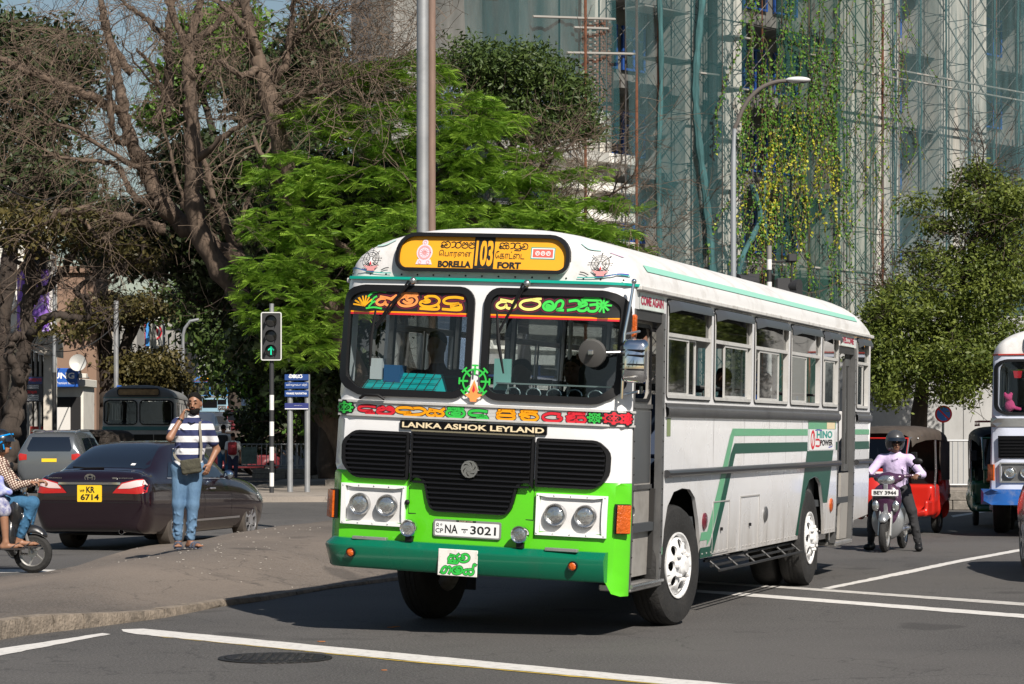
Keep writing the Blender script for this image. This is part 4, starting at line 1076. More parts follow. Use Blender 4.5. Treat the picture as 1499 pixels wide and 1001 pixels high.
# --- hedge of creepers and saplings behind the left railing
hd = thing('thicket', 'tangle of shaded shrubs and pale creepers behind the left railing', 'shrubs', (0,0,0)); hd['kind'] = 'stuff'
foliage('foliage', hd, LF_DARK, [(440,610,50,50,84,1.6),(520,620,70,50,84,1.6),(390,620,40,40,86,1.4),(480,540,60,40,84,1.6)], 900, 16, .11, .3, .1)
foliage('young_leaves', hd, LF_LIME, [(400,560,60,45,78,1.2),(450,600,45,50,80,1.0),(360,520,50,40,76,1.2),(480,560,40,50,80,1)], 240, 3, .11, .2, .1)
mb = MB()
for i in range(40):
    grow(mb, at(R.uniform(400,520),R.uniform(600,680),81), (R.gauss(0,.6),R.gauss(0,.3),1), R.uniform(1.5,3.5), .03, 1, .1, .4, 3)
tag(mb.build('stems', TWIGD, hd, smooth=0), kind='stuff')

# --- bare trees ------------------------------------------------------------
lean, L = tree('leaning_bare_tree', 'huge leaning tree with bare tangled branches arching over the street at left', [
 [(560,640,71.0,0.472),(500,500,71.0,0.426),(420,430,71.0,0.381),(350,385,71.0,0.335),(290,345,71.0,0.305),(240,300,71.0,0.259),(215,255,71.0,0.228),(190,200,71.0,0.198),(178,150,71.0,0.167),(170,100,71.5,0.129),(155,30,72.0,0.091),(140,-40,72.0,0.061)],
 [(240,335,71.0,0.167),(190,320,70.5,0.145),(130,308,70.0,0.129),(85,312,70.0,0.107),(60,330,70.0,0.069),(30,350,70.0,0.038)],
 [(178,165,71.0,0.152),(130,140,70.0,0.137),(70,115,69.5,0.114),(20,95,69.0,0.091),(-40,70,69.0,0.069)],
 [(190,210,71.0,0.107),(170,205,70.5,0.091),(160,160,70.0,0.091),(165,110,70.0,0.069)],
 [(195,110,72.0,0.122),(160,60,72.0,0.114),(150,10,72.0,0.091),(140,-40,72.0,0.076)],
 [(240,300,71.0,0.107),(200,290,70.0,0.091),(170,240,70.0,0.076),(120,235,69.5,0.053),(60,225,69.0,0.023)],
 [(215,255,71.0,0.091),(190,240,70.0,0.076),(110,190,69.0,0.053),(60,180,69.0,0.023)],
 [(350,385,71.0,0.152),(330,330,71.0,0.122),(310,280,71.0,0.099),(290,200,71.0,0.076),(285,160,71.0,0.053),(300,120,71.0,0.023)],
 [(350,385,71.0,0.091),(360,300,71.5,0.076),(385,250,72.0,0.046),(400,200,72.0,0.023)],
 [(290,345,71.0,0.091),(270,300,70.0,0.069),(240,190,70.0,0.038),(230,150,70.0,0.015)],
 [(225,180,71.0,0.069),(245,130,71.0,0.053),(215,115,71.0,0.038),(180,60,70.0,0.015)],
 [(110,308,70.0,0.076),(150,350,70.0,0.053),(180,330,70.0,0.031),(230,310,69.0,0.015)],
], bark=BARK)
twigs(lean, L, 52, 2.5, TWIG, 2, .1, .3, 5, .026, (-.1,-.2,.25), .45)
twigs(lean, L, 60, 2.8, TWIG, 2, .15, .28, 5, .022, (-.6,-.2,.05), .3, 'left_twigs', only=[2,3,5,6,4])
up1, L = tree('forked_bare_tree', 'upright forked tree with bare limbs reaching to the top of the photo', [
 [(520,680,70,.45),(440,540,70,.4),(340,420,70,.34),(290,330,70,.28),(283,240,70,.25),(279,150,70,.2),(276,90,70,.16),(288,20,70,.12),(292,-30,70,.1)],
 [(279,115,70,.14),(268,60,70,.11),(246,0,70,.09),(240,-40,70,.07)],
 [(250,150,71,.14),(246,80,71,.12),(248,20,71,.1),(262,-30,71,.08)],
 [(283,70,70,.12),(310,40,70,.1),(350,0,70,.07),(370,-30,70,.05)],
 [(250,60,71,.1),(215,30,71,.08),(190,10,71,.05),(150,-20,71,.03)],
 [(283,240,70,.12),(340,190,69,.08),(400,160,69,.04)],
 [(250,170,71,.08),(230,110,71,.07),(200,70,71,.04)]], bark=BARK)
twigs(up1, L, 50, 2.2, TWIG, 2, .05, .3, 5, .024, (0,-.1,.3), .55)
up2, L = tree('crooked_bare_tree', 'crooked bare tree with thick pale trunk left of the feathery tree top', [
 [(560,700,69,.36),(500,480,68,.32),(440,330,67,.28),(408,200,66,.26),(392,130,66,.25),(378,85,66,.2),(366,50,66,.17),(358,0,66,.13),(350,-40,66,.1)],
 [(395,125,66,.14),(420,90,66,.12),(425,50,66,.09),(430,0,66,.07),(440,-30,66,.05)],
 [(378,85,66,.1),(350,30,65,.08),(320,5,65,.05),(300,-20,65,.03)],
 [(400,160,66,.1),(440,140,65.5,.08),(500,120,65,.05),(560,100,65,.02)],
 [(380,100,66,.1),(350,110,65,.08),(320,90,65,.06),(290,120,65,.03)],
 [(425,60,66,.06),(470,30,65,.05),(520,10,65,.02)],
 [(420,300,66,.1),(390,240,65,.07),(370,200,65,.04)]], bark=BARK)
twigs(up2, L, 55, 2.3, TWIG, 2, .05, .3, 5, .024, (.25,-.1,.2), .4)
twigs(up2, L, 50, 2.8, TWIG, 2, .0, .25, 5, .022, (1.1,-.1,.0), .3, 'right_twigs', only=[1,3,5])
# left twisted tree
tw_, L = tree('twisted_tree', 'dark twisted street tree with knotted trunk at the left edge', [
 [(8,690,72,0.343),(12,640,72,0.317),(22,590,72,0.277),(32,540,72,0.238),(38,490,72,0.211),(40,440,72,0.198),(44,400,72,0.185),(42,370,72,0.145),(38,330,72,0.106),(30,290,72,0.066)],
 [(36,500,72,0.172),(62,470,71.5,0.145),(90,462,71,0.125),(125,465,71,0.106),(127,440,71,0.092),(110,425,71,0.079),(135,408,71,0.079),(160,395,71,0.086),(200,382,71,0.073),(240,372,71,0.04)],
 [(44,440,72,0.145),(62,425,72,0.132),(90,400,72,0.119),(115,360,72,0.112),(150,340,72,0.086),(185,325,72,0.053)],
 [(42,400,72,0.106),(28,385,72,0.079),(15,370,72,0.066),(-5,350,72,0.046)],
 [(30,560,71.8,0.172),(14,520,71.6,0.145),(18,495,71.6,0.132),(34,492,71.8,0.132)],
 [(52,445,72,0.079),(58,400,72,0.059),(65,370,72,0.046),(90,350,72,0.026)],
 [(160,395,71,0.059),(205,380,71,0.053),(212,350,71,0.046),(224,335,71,0.033),(250,340,71,0.02)]], bark=BARKD)
twigs(tw_, L, 60, 1.6, TWIGD, 2, .1, .35, 4, .03, (.1,-.1,.2), .3)
foliage('foliage', tw_, LF_BROWN, [(60,340,70,40,71,2),(130,330,60,35,71,2),(20,320,40,30,71,1.6),(100,480,40,14,71,1),(200,370,60,25,71,1.5)], 330, 12, .085, .25, .15)
# street trees farther down
st2, L = tree('roadside_tree', 'street tree with brown trunk and low olive foliage behind the grey bus', [
 [(150,690,105,.45),(156,620,105,.4),(157,560,105,.36),(152,480,105,.3),(150,430,105,.2)],[(157,560,105,.25),(185,500,105,.22),(195,450,105,.12)],[(185,510,105,.16),(205,470,105,.1)]], bark=BARKD)
foliage('foliage', st2, LF_BROWN, [(150,460,50,25,105,2.5),(200,450,50,20,105,2.5),(225,540,45,30,106,2.5),(180,535,30,22,106,2),(250,565,25,16,106,1.5),(195,570,30,14,106,1.5)], 1300, 14, .10, .3, .2)
st3, L = tree('distant_tree', 'far green tree hanging over the end of the street beside the curved lamp', [
 [(345,640,150,.4),(340,560,150,.35),(310,480,150,.2)]], bark=BARKD)
foliage('foliage', st3, LF_OLIVE, [(275,455,40,28,150,4),(310,480,35,50,150,4),(320,540,25,40,150,3),(290,430,50,20,150,4)], 330, 12, .24, .6, .2)
# a little scattered branch of pale leaves in the foreground of the street
# tree copies added out of view, only to be reflected in glass and paint
for i, (x, y, k) in enumerate([(8,2,1.3),(17,6,1.2),(27,14,1.4),(-30,-80,1.5),(-44,-70,1.3),(-14,-95,1.6)]):
    c = copy_tree(rt); c.location = (x,y,0); c.scale = (1,1,k) if i < 3 else (1,1,k*1.3); c['label'] = ['first unseen tree added off to the right for reflections','second unseen tree added off to the right for reflections','third unseen tree added off to the right for reflections','unseen tree added behind the camera on the left for reflections','unseen tree added farthest left behind the camera for reflections','unseen tree added behind the camera nearest the middle for reflections'][i]
# ============================================================ BUSES
def glassmat(name, tint, refl=.9, rough=.02):
    m = bpy.data.materials.new(name); m.use_nodes = True; n = m.node_tree.nodes; L = m.node_tree.links
    for x in list(n): n.remove(x)
    out = n.new('ShaderNodeOutputMaterial'); tr = n.new('ShaderNodeBsdfTransparent'); gl = n.new('ShaderNodeBsdfGlossy'); lw = n.new('ShaderNodeLayerWeight'); lw.inputs[0].default_value = .5; pw = n.new('ShaderNodeMath'); pw.operation = 'POWER'; pw.inputs[1].default_value = 4; fr = n.new('ShaderNodeMath'); fr.operation = 'MULTIPLY_ADD'; fr.inputs[1].default_value = .9; fr.inputs[2].default_value = .055; L.new(lw.outputs['Facing'], pw.inputs[0]); L.new(pw.outputs[0], fr.inputs[0]); ms = n.new('ShaderNodeMixShader')
    tr.inputs[0].default_value = (*tint,1); gl.inputs[0].default_value = (refl,refl,refl,1); gl.inputs['Roughness'].default_value = rough
    L.new(fr.outputs[0], ms.inputs[0]); L.new(tr.outputs[0], ms.inputs[1]); L.new(gl.outputs[0], ms.inputs[2]); L.new(ms.outputs[0], out.inputs[0]); MATS[name] = m; return m
GLW = glassmat('windscreen_glass', (.62,.67,.68)); GLT = glassmat('tinted_glass', (.2,.22,.22)); GLC = glassmat('window_glass', (.38,.42,.43)); GLD = glassmat('dark_glass', (.05,.055,.06))
WHITE = mat('bus_white_paint', (.76,.76,.77), .28, coat=.4, dirt=(.45,.42,.37), dscale=1.4, damt=.3, rvar=.08, bump=.10, bscale=1.6)
def grime(m, z0, z1, k, c=(.30,.265,.22)):
    n = m.node_tree.nodes; L = m.node_tree.links; P = n['Principled BSDF']; src = P.inputs['Base Color'].links[0].from_socket
    tc = n.new('ShaderNodeTexCoord'); sx = n.new('ShaderNodeSeparateXYZ'); L.new(tc.outputs['Object'], sx.inputs[0])
    r = n.new('ShaderNodeMapRange'); r.inputs[1].default_value = z0; r.inputs[2].default_value = z1; r.inputs[3].default_value = k; r.inputs[4].default_value = 0; L.new(sx.outputs['Z'], r.inputs[0])
    mp = n.new('ShaderNodeMapping'); mp.inputs['Scale'].default_value = (7,7,1.5); L.new(tc.outputs['Object'], mp.inputs[0])
    t = n.new('ShaderNodeTexNoise'); t.inputs['Scale'].default_value = 1.3; t.inputs['Detail'].default_value = 8; L.new(mp.outputs[0], t.inputs['Vector'])
    q = n.new('ShaderNodeMath'); q.operation = 'MULTIPLY'; L.new(r.outputs[0], q.inputs[0]); L.new(t.outputs[0], q.inputs[1])
    mx = n.new('ShaderNodeMix'); mx.data_type = 'RGBA'; L.new(q.outputs[0], mx.inputs[0]); L.new(src, mx.inputs[6]); mx.inputs[7].default_value = (*c,1); L.new(mx.outputs[2], P.inputs['Base Color'])
grime(WHITE, .55, 1.15, 1.1)
WHITER = mat('bus_roof_paint', (.68,.67,.66), .45, dirt=(.3,.26,.21), dscale=2.2, damt=.6)
GREEN = mat('lime_green_paint', (.10,.56,.015), .25, coat=.5, dirt=(.1,.25,.03), dscale=1.2, damt=.25, bump=.08, bscale=2)
DGREEN = mat('bumper_green_paint', (.0,.125,.065), .28, coat=.5, rvar=.1, dirt=(.03,.09,.06), dscale=3, damt=.4)
SGREEN = mat('stripe_dark_green', (.008,.07,.045), .4); LGREEN = mat('stripe_light_green', (.13,.37,.21), .4); TEAL = mat('teal_trim', (.0,.33,.25), .4)
PTEAL = mat('pale_teal_stripe', (.27,.56,.45), .5)
ALU = mat('aluminium', (.55,.54,.52), .38, .85, rvar=.15, dirt=(.2,.19,.17), dscale=5, damt=.5)
ALUD = mat('dull_metal', (.2,.2,.2), .42, .7, rvar=.15, dirt=(.09,.085,.08), dscale=3, damt=.6, bump=.08, bscale=3)
DOORM = mat('grey_door_metal', (.42,.4,.37), .45, .35, dirt=(.17,.15,.13), dscale=3, damt=.55)
RUB = mat('rubber', (.008,.008,.009), .5, spec=.3); TYRE = mat('tyre', (.015,.0145,.014), .8, var=.3, vscale=6, bump=.4, bscale=40, dirt=(.04,.035,.03), dscale=5, damt=.4)
BLKP = mat('grille_black', (.004,.004,.0045), .4, spec=.2); SLAT = mat('slat_black', (.008,.008,.009), .3, spec=.3)
CHR = mat('chrome', (.8,.8,.8), .08, 1.0); CHRD = mat('worn_chrome', (.5,.5,.5), .25, .9)
WAL = mat('window_aluminium', (.62,.61,.59), .45, .3, dirt=(.3,.28,.25), dscale=6, damt=.5); DARKI = mat('bus_interior', (.045,.05,.055), .8); UND = mat('underbody', (.02,.019,.018), .9)
RIMW = mat('rim_white', (.72,.72,.72), .35, dirt=(.2,.16,.12), dscale=9, damt=.7)
ORG = mat('orange_lens', (.5,.09,.008), .25, coat=.5, bump=.6, bscale=50, var=.3, vscale=12); REDL = mat('red_lens', (.35,.01,.01), .2, coat=.6)
LENS = mat('headlamp_lens', (.62,.63,.62), .16, .9, bump=.7, bscale=16, coat=1.0, var=.35, vscale=9)
YEL = mat('board_yellow', (.83,.37,.015), .5, var=.05, vscale=2); BLKT = mat('black_print', (.012,.012,.012), .5)
def flat(n, c): return mat(n, c, .5)
P_RED = flat('print_red', (.6,.015,.03)); P_ORG = flat('print_orange', (.85,.32,.0)); P_GRN = flat('print_green', (.03,.48,.06)); P_YEL = flat('print_yellow', (.85,.75,.2)); P_MAR = flat('print_maroon', (.14,.01,.03)); P_PEACH = flat('print_peach', (.9,.3,.08))
P_PINK = flat('print_pink', (.75,.33,.33)); P_CREAM = flat('print_cream', (.75,.62,.4)); P_BLUE = flat('print_blue', (.06,.06,.35)); P_WHT = flat('print_white', (.75,.75,.75))
SEAT = mat('seat_cover', (.05,.07,.12), .8); 
R0 = .17
def hwz(z): return 1.25-.05*max(0.0, z-1.0)/1.8
def FR(u, z, d=0.0):
    h = hwz(z); a = abs(u); s = 1 if u >= 0 else -1; base = -.17+.05*min(a,h)**2+(.06*(z-1.85) if z > 1.85 else 0)
    e = a-(h-R0)
    if e <= 0: return (u, base-d, z)
    th = min(e/R0, 1.0)*pi/2
    return (s*(h-R0+(R0+d)*sin(th)), base+R0-(R0+d)*cos(th), z)
def FN_(u, z, d=0.0): return FR(u*hwz(z)/1.25, z, d)
def SD(y, z, d=0.0): return (hwz(z)+d, y, z)
def SL(y, z, d=0.0): return (-hwz(z)-d, y, z)
GZ = 2.82
def roofH(x): return .43*max(0.0, 1-(min(abs(x),1.2)/1.2)**2.7)**.5
def roof_sheet(mb, L, m=0):
    # cap, body and tail as one skin
    rows = []
    n = 28; xs = [-1.2+2.4*(.5-.5*cos(pi*i/n)) for i in range(n+1)]
    A = [(i/8*pi/2) for i in range(9)]
    for a in A:
        rows.append([(x, FR(x*.995,2.82)[1]+.5*(1-cos(a)**.75), GZ+roofH(x)*sin(a)**.4) for x in xs])
    for y in np.linspace(1.2, L-1.2, 24): rows.append([(x, float(y), GZ+roofH(x)) for x in xs])
    for a in A[::-1]:
        rows.append([(x, L-.02-.0*abs(x)-.7*(1-cos(a)**.8), GZ+roofH(x)*sin(a)**.7) for x in xs])
    o = len(mb.v)
    for r in rows: mb.v.extend(r)
    for i in range(len(rows)-1):
        for j in range(n): k = o+i*(n+1)+j; mb.f.append((k,k+1,k+n+2,k+n+1)); mb.m.append(m)
    return mb
def wheel(parent, x, y, r, w, steer=0.0, dual=False, sgn=1, rim=RIMW, holes=8, name='wheel'):
    wt = bpy.data.objects.new(name, None); COL.objects.link(wt); wt.parent = parent; wt.location = (x,y,r); wt.rotation_euler = (0,0,steer)
    M = RY90 if sgn > 0 else Matrix.Rotation(radians(-90),4,'Y')
    mb = MB(); rr_ = r*.53
    prof = [(rr_,-w),(r*.62,-w),(r*.86,-w*.98),(r*.95,-w*.9),(r*.995,-w*.72),(r,-w*.5),(r,-w*.3),(r*.995,-w*.12),(r*.95,.02*w-.02*w),(r*.86,.04*w),(r*.7,.05*w),(r*.6,.02*w),(rr_,-.02*w)]
    mb.lathe(prof, M, 44)
    for k in range(3): mb.lathe([(r*1.001,-w*(.3+.16*k)-.008),(r*1.012,-w*(.3+.16*k)-.006),(r*1.012,-w*(.2+.16*k)-.006),(r*1.001,-w*(.2+.16*k)-.008)], M, 44)
    mb.build('tyre', TYRE, wt, smooth=40)
    if dual:
        mb = MB(); mb.lathe([(a,b-w*1.2) for a,b in prof], M, 36); mb.build('tyre', TYRE, wt, smooth=40)
    mb = MB(); mb.lathe([(rr_,-w),(rr_*.98,-w*.5),(rr_*1.0,-.02),(rr_*1.04,.0),(rr_*1.04,.012),(rr_*.99,.012),(rr_*.94,-.01),(rr_*.92,-.05)], M, 36); mb.build('rim', rim, wt)
    hl = [circ(rr_*.66*cos(2*pi*k/holes), rr_*.66*sin(2*pi*k/holes), rr_*.17, 10) for k in range(holes)]
    def dome(u, v, d):
        q = sqrt(u*u+v*v)/rr_; x_ = .035-.05*(q-.45)**2*4*(1 if q > .45 else .2)+d-(.05 if q > .92 else 0)
        p = Vector((u, v, x_)); return tuple(M @ p)
    mb = MB(); panel(mb, circ(0,0,rr_*.93,32), dome, hl, thick=.02, step=rr_*.16); mb.build('wheel_cover', rim, wt, smooth=50)
    mb = MB(); mb.lathe([(rr_*.9,-.09),(.001,-.09)], M, 24); mb.build('hub_back', UND, wt, smooth=0)
    mb = MB(); mb.lathe([(rr_*.34,.02),(rr_*.32,.06),(rr_*.22,.085),(.001,.09)], M, 20)
    for k in range(8):
        a = 2*pi*k/8; mb.lathe([(.018,.03),(.018,.07),(.001,.075)], M @ T_(rr_*.44*cos(a), rr_*.44*sin(a), 0), 6)
    mb.build('hub', rim, wt)
    return wt
def lamp(parent, fn, u, z, r, name='headlight', depth=.05, rimm=CHR, lens=LENS):
    c = Vector(fn(u,z,0)); nrm = (Vector(fn(u,z,.1))-c).normalized(); M = Matrix.Translation(c) @ nrm.to_track_quat('Z','Y').to_matrix().to_4x4()
    mb = MB(); mb.lathe([(r*.98,.0),(r*1.06,.0),(r*1.08,depth*.6),(r*1.0,depth),(r*.9,depth*.95),(r*.9,depth*.6)], M, 28); h = mb.build(name, rimm, parent)
    mb = MB(); mb.lathe([(r*.92,depth*.62),(r*.7,depth*.8),(r*.35,depth*.9),(.001,depth*.94)], M, 28); mb.build('lens', lens, h)
    return h
def emb_wheel(mb, fn, u, z, r, w, d, m=0, spokes=8, xs=1.0):
    stroke(mb, circ(u,z,r*xs,22,r)+[(u+r*xs,z)], w, fn, d, m, smooth=False)
    for k in range(spokes):
        a = 2*pi*k/spokes; c, s = cos(a), sin(a)
        stroke(mb, [(u+c*r*.2*xs,z+s*r*.2),(u+c*r*1.28*xs,z+s*r*1.28)], w, fn, d, m, smooth=False)
        stroke(mb, circ(u+c*r*1.3*xs, z+s*r*1.3, w*.8, 6)+[(u+c*r*1.3*xs+w*.8,z+s*r*1.3)], w*.8, fn, d, m, smooth=False)
    stroke(mb, circ(u,z,r*.22*xs,10,r*.22)+[(u+r*.22*xs,z)], w, fn, d, m, smooth=False)

YAW = -radians(18.24); ROLL = radians(2.45)
bus = thing('bus', 'white and lime green route bus with yellow 103 destination board in the middle', 'bus', (-.243,19.53,0), YAW)
def part(mb, name, m, parent=None, smooth=35, **k):
    o = mb.build(name, m, parent or bus, smooth, **k)
    if parent is None: o.rotation_euler = (0,ROLL,0); o.location = (-.078,0,0)
    return o
LEN = 10.65
# ---- front skin
Zs = [.42,1.26,1.70,1.825,2.82]
mb = MB(); pl = [(-1.25,.54),(1.08,.54),(1.13,.40),(1.18,.38),(1.25,.38),(1.25,1.26),(-1.25,1.26)]; panel(mb, pl, FN_, thick=.012, step=.09); lower = part(mb, 'lower_front_panel', GREEN, recalc=False)
mb = MB(); panel(mb, [(-1.25,1.262),(1.25,1.262),(1.25,1.70),(-1.25,1.70)], FN_, thick=.012, step=.09); part(mb, 'front_panel', WHITE)
wsl = rrect(-1.15,-.04,1.865,2.755,.17,6,(.2,.16,.13,.16)); wsr = [(-a,b) for a,b in wsl][::-1]
mb = MB(); panel(mb, [(-1.25,1.827),(1.25,1.827),(1.25,2.82),(-1.25,2.82)], lambda u,v,d: FR(u*hwz(v)/1.25 if abs(u) > 1.17 else u*(1+(hwz(v)/1.25-1)*max(0,(abs(u)-1.0)/.17)) , v, d), [rrect(-1.14,-.05,1.875,2.745,.15,6), rrect(.05,1.14,1.875,2.745,.15,6)], thick=.02, step=.09); part(mb, 'windscreen_surround', WHITE)
for lp in (wsl, wsr):
    mb = MB(); lp2 = densify(lp, .08); ring(mb, lp2, .055, FR, .028, .045); ws = part(mb, 'window_gasket', RUB, smooth=60)
    cx_ = .595*(-1 if lp is wsl else 1); inn = rrect(cx_-.51, cx_+.51, 1.90, 2.715, .12, 6)
    mb = MB(); panel(mb, inn, FR, step=.12, d=.004); part(mb, 'windscreen', GLW, ws, smooth=180)
    mb = MB(); ring(mb, densify(rrect(cx_-.505, cx_+.505, 1.905, 2.712,.12,6),.08)[:0] or densify([(cx_-.5,2.52),(cx_-.5,2.6),(cx_-.44,2.70),(cx_+.44,2.70),(cx_+.5,2.6),(cx_+.5,2.52)],.08), .001, FR, .0, .001)
    # printed sun band
    band = [(cx_-.505,2.545),(cx_+.505,2.545)]+arc(cx_+.385,2.59,.12,0,90,5)+arc(cx_-.385,2.59,.12,90,180,5)
    mb = MB(); panel(mb, band, FR, step=.12, d=.009); part(mb, 'sun_band', BLKT, ws, smooth=180)
    mb = MB(); mb2 = MB()
    panel(mb, [(cx_-.505,2.533),(cx_+.505,2.533),(cx_+.505,2.545),(cx_-.505,2.545)], FR, step=.2, d=.01); part(mb, 'orange_line', P_ORG, ws)
    panel(mb2, [(cx_-.505,2.517),(cx_+.505,2.517),(cx_+.505,2.5325),(cx_-.505,2.5325)], FR, step=.2, d=.01); part(mb2, 'red_line', P_RED, ws)
    txt = ([('sa','O1'),('ma+i','O1'),('ba+u','O2'),('da+u','O2')] if cx_ < 0 else [('sa','Y'),('ra','Y'),('na','G'),('aa','G'),('ya+i','G')])
    cm = {'O1': P_PEACH, 'O2': flat('print_amber', (.85,.4,.01)), 'Y': P_YEL, 'G': flat('print_lime', (.05,.62,.08))}
    for w_, d_, mm in ((.052,.0105,P_MAR), (.034,.0115,BLKT)):
        mb = MB(); u = cx_-.31 if cx_ < 0 else cx_-.47
        for gk, c in txt: u = sinhala(mb, [gk], FR, u, 2.59, .088, w_, 1.12, d_, slant=.25, xs=1.95 if gk != 'aa' else 1.5)
        part(mb, 'lettering_outline', mm, ws, smooth=0)
    for key in sorted(set(c for _, c in txt)):
        mb = MB(); u = cx_-.31 if cx_ < 0 else cx_-.47
        for gk, c in txt:
            tmp = MB(); u = sinhala(tmp, [gk], FR, u, 2.59, .088, .021, 1.12, .0125, slant=.25, xs=1.95 if gk != 'aa' else 1.5)
            if c == key: mb.add(tmp.v, tmp.f)
        part(mb, 'lettering', cm[key], ws, smooth=0)
    mb = MB(); 
    if cx_ < 0:
        for k in range(7): stroke(mb, [(cx_-.40,2.585),(cx_-.40+.075*cos(radians(40+k*22)),2.585+.075*sin(radians(40+k*22)))], .013, FR, .012, smooth=False)
        part(mb, 'lotus_print', cm['O2'], ws, smooth=0); mb = MB()
        for (x0,y0,x1,y1) in [(-.37,2.66,-.30,2.70),(-.34,2.62,-.30,2.66),(-.33,2.69,-.22,2.70),(-.36,2.58,-.31,2.62),(-.38,2.565,-.25,2.565)]: stroke(mb, [(cx_+x0,y0),((x0+x1)/2+cx_,(y0+y1)/2+.008),(cx_+x1,y1)], .014, FR, .012)
    else:
        for k in range(9): stroke(mb, [(cx_+.40,2.64),(cx_+.40+.05*cos(k*.7),2.64+.055*sin(k*.7))], .015, FR, .012, smooth=False)
    part(mb, 'leaf_print', cm['G'], ws, smooth=0)
# dharma wheel and lamp at the centre post
mb = MB(); fcz = lambda u,z,d: FR(u,z,d+.034)
for k in range(8):
    a = radians(22.5+45*k-22.5)
    if k == 6: continue
    c, s = cos(a), sin(a); stroke(mb, [(c*.06,2.01+s*.06),(c*.125,2.01+s*.125)], .016, fcz, 0, smooth=False)
    stroke(mb, [(c*.125-s*.02,2.01+s*.125+c*.02),(c*.125+s*.02,2.01+s*.125-c*.02)], .014, fcz, 0, smooth=False)
stroke(mb, [(.095*cos(radians(t)),2.01+.095*sin(radians(t))) for t in range(-60,241,15)], .014, fcz, 0)
part(mb, 'wheel_print', P_GRN, smooth=0)
mb = MB(); mb.prism([(-.075,1.905),(-.03,1.875),(-.025,1.85),(.025,1.85),(.03,1.875),(.075,1.905),(.03,1.915),(.035,1.94),(0,2.02),(-.035,1.94),(-.03,1.915)], fcz, .0, .003); lp_ = part(mb, 'lamp_print', P_PEACH, smooth=0)
mb = MB(); mb.prism([(-.012,1.94),(0,1.92),(.012,1.94),(0,1.985)], fcz, .004, .006); part(mb, 'flame_print', P_RED, lp_, smooth=0)
# lettered moulding strip
mb = MB()
for i, (z0,z1,dd) in enumerate([(1.70,1.716,.022),(1.7165,1.74,.012),(1.741,1.765,.013),(1.766,1.79,.012),(1.791,1.808,.013),(1.809,1.826,.026)]):
    panel(mb, [(-1.25,z0),(1.25,z0),(1.25,z1),(-1.25,z1)], FN_, thick=dd+.002, step=.09, d=dd)
strip = part(mb, 'moulding_strip', WAL, smooth=30)
tx = [('da',-1.0,'R'),('la',-.83,'R'),('da',-.665,'O'),('aa',-.53,'O'),('sa',-.40,'O'),('ma+i',-.23,'G'),('da+u',-.045,'G'),('pa+i',.19,'O'),('ha+i',.375,'O'),('tta',.565,'R'),('ya+i',.755,'R')]
FS = lambda u,z,d: FR(u,z,d+.015)
cm = {'R': P_RED, 'O': P_ORG, 'G': P_GRN}
mb = MB()
for gk, u, c in tx: sinhala(mb, [gk], FS, u, 1.722, .066, .032, 1, .0, xs=2.4)
for u in (-1.1,.98,1.10,1.17): emb_wheel(mb, FS, u, 1.764, .03, .02, .0, xs=1.35 if u < 1.15 else .6)
part(mb, 'lettering_outline', BLKT, strip, smooth=0)
for key in 'ROG':
    mb = MB()
    for gk, u, c in tx:
        if c == key: sinhala(mb, [gk], FS, u, 1.722, .066, .021, 1, .002, xs=2.4)
    for u, c in ((-1.1,'G'),(.98,'G'),(1.10,'R'),(1.17,'R')):
        if c == key: emb_wheel(mb, FS, u, 1.764, .03, .009, .002, xs=1.35 if u < 1.15 else .6)
    part(mb, 'lettering', cm[key], strip, smooth=0)
# maker's name plate
mb = MB(); panel(mb, rrect(-.62,.605,1.612,1.682,.008), FR, thick=.016, step=.15, d=.018); npl = part(mb, 'name_plate', BLKP)
mb = MB(); put_text(mb, 'LANKA ASHOK LEYLAND', lambda u,v,d: FR(u,v,.020), -.60, .585, 1.624, 1.668, bold=.03); part(mb, 'lettering', P_CREAM, npl, smooth=0)
mb = MB(); panel(mb, [(-.515,1.597),(.515,1.597),(.515,1.608),(-.515,1.608)], FR, thick=.03, step=.2, d=.03); part(mb, 'chrome_lip', CHR)
# grilles
cg = [(-.513,1.593),(-.513,1.19)]+arc(-.47,1.145,.09,90,20,4)+[(-.36,1.06)]+arc(-.265,1.06,.09,180,270,5)+arc(.265,1.06,.09,270,360,5)+[(.36,1.06)]+arc(.47,1.145,.09,160,90,4)+[(.513,1.19),(.513,1.593)]
hatch = [(-.515,.945),(.515,.945),(.515,1.20),(-.515,1.20)]
mb = MB(); ring(mb, [(-.522,.94),(.522,.94),(.522,1.256),(-.522,1.256)], .007, FR, .003, .003); part(mb, 'hatch_gap', BLKT)
mb = MB(); panel(mb, cg, FR, thick=.02, step=.14, d=.02); gr = part(mb, 'grille', BLKP)
def slats(outline, z0, z1, n, parent, dz=.011):
    for i in range(n):
        z = z0+(z1-z0)*i/(n-1); xs = []
        k = len(outline)
        for j in range(k):
            a, b = outline[j], outline[(j+1)%k]
            if (a[1]-z)*(b[1]-z) < 0: xs.append(a[0]+(b[0]-a[0])*(z-a[1])/(b[1]-a[1]))
        if len(xs) < 2: continue
        x0, x1 = min(xs)+.025, max(xs)-.025; mb = MB(); N = 8
        for q in range(N+1):
            u = x0+(x1-x0)*q/N
            for (dd, zz) in ((.022,z-dz*.8),(.045,z-dz*.5),(.041,z+dz*.3),(.022,z+dz)): mb.v.append(FR(u,zz,dd))
        for q in range(N):
            for c in range(3): mb.f.append((q*4+c,(q+1)*4+c,(q+1)*4+c+1,q*4+c+1)); mb.m.append(0)
        part(mb, 'slat', SLAT, parent, smooth=30)
slats(cg, 1.0, 1.55, 15, gr)
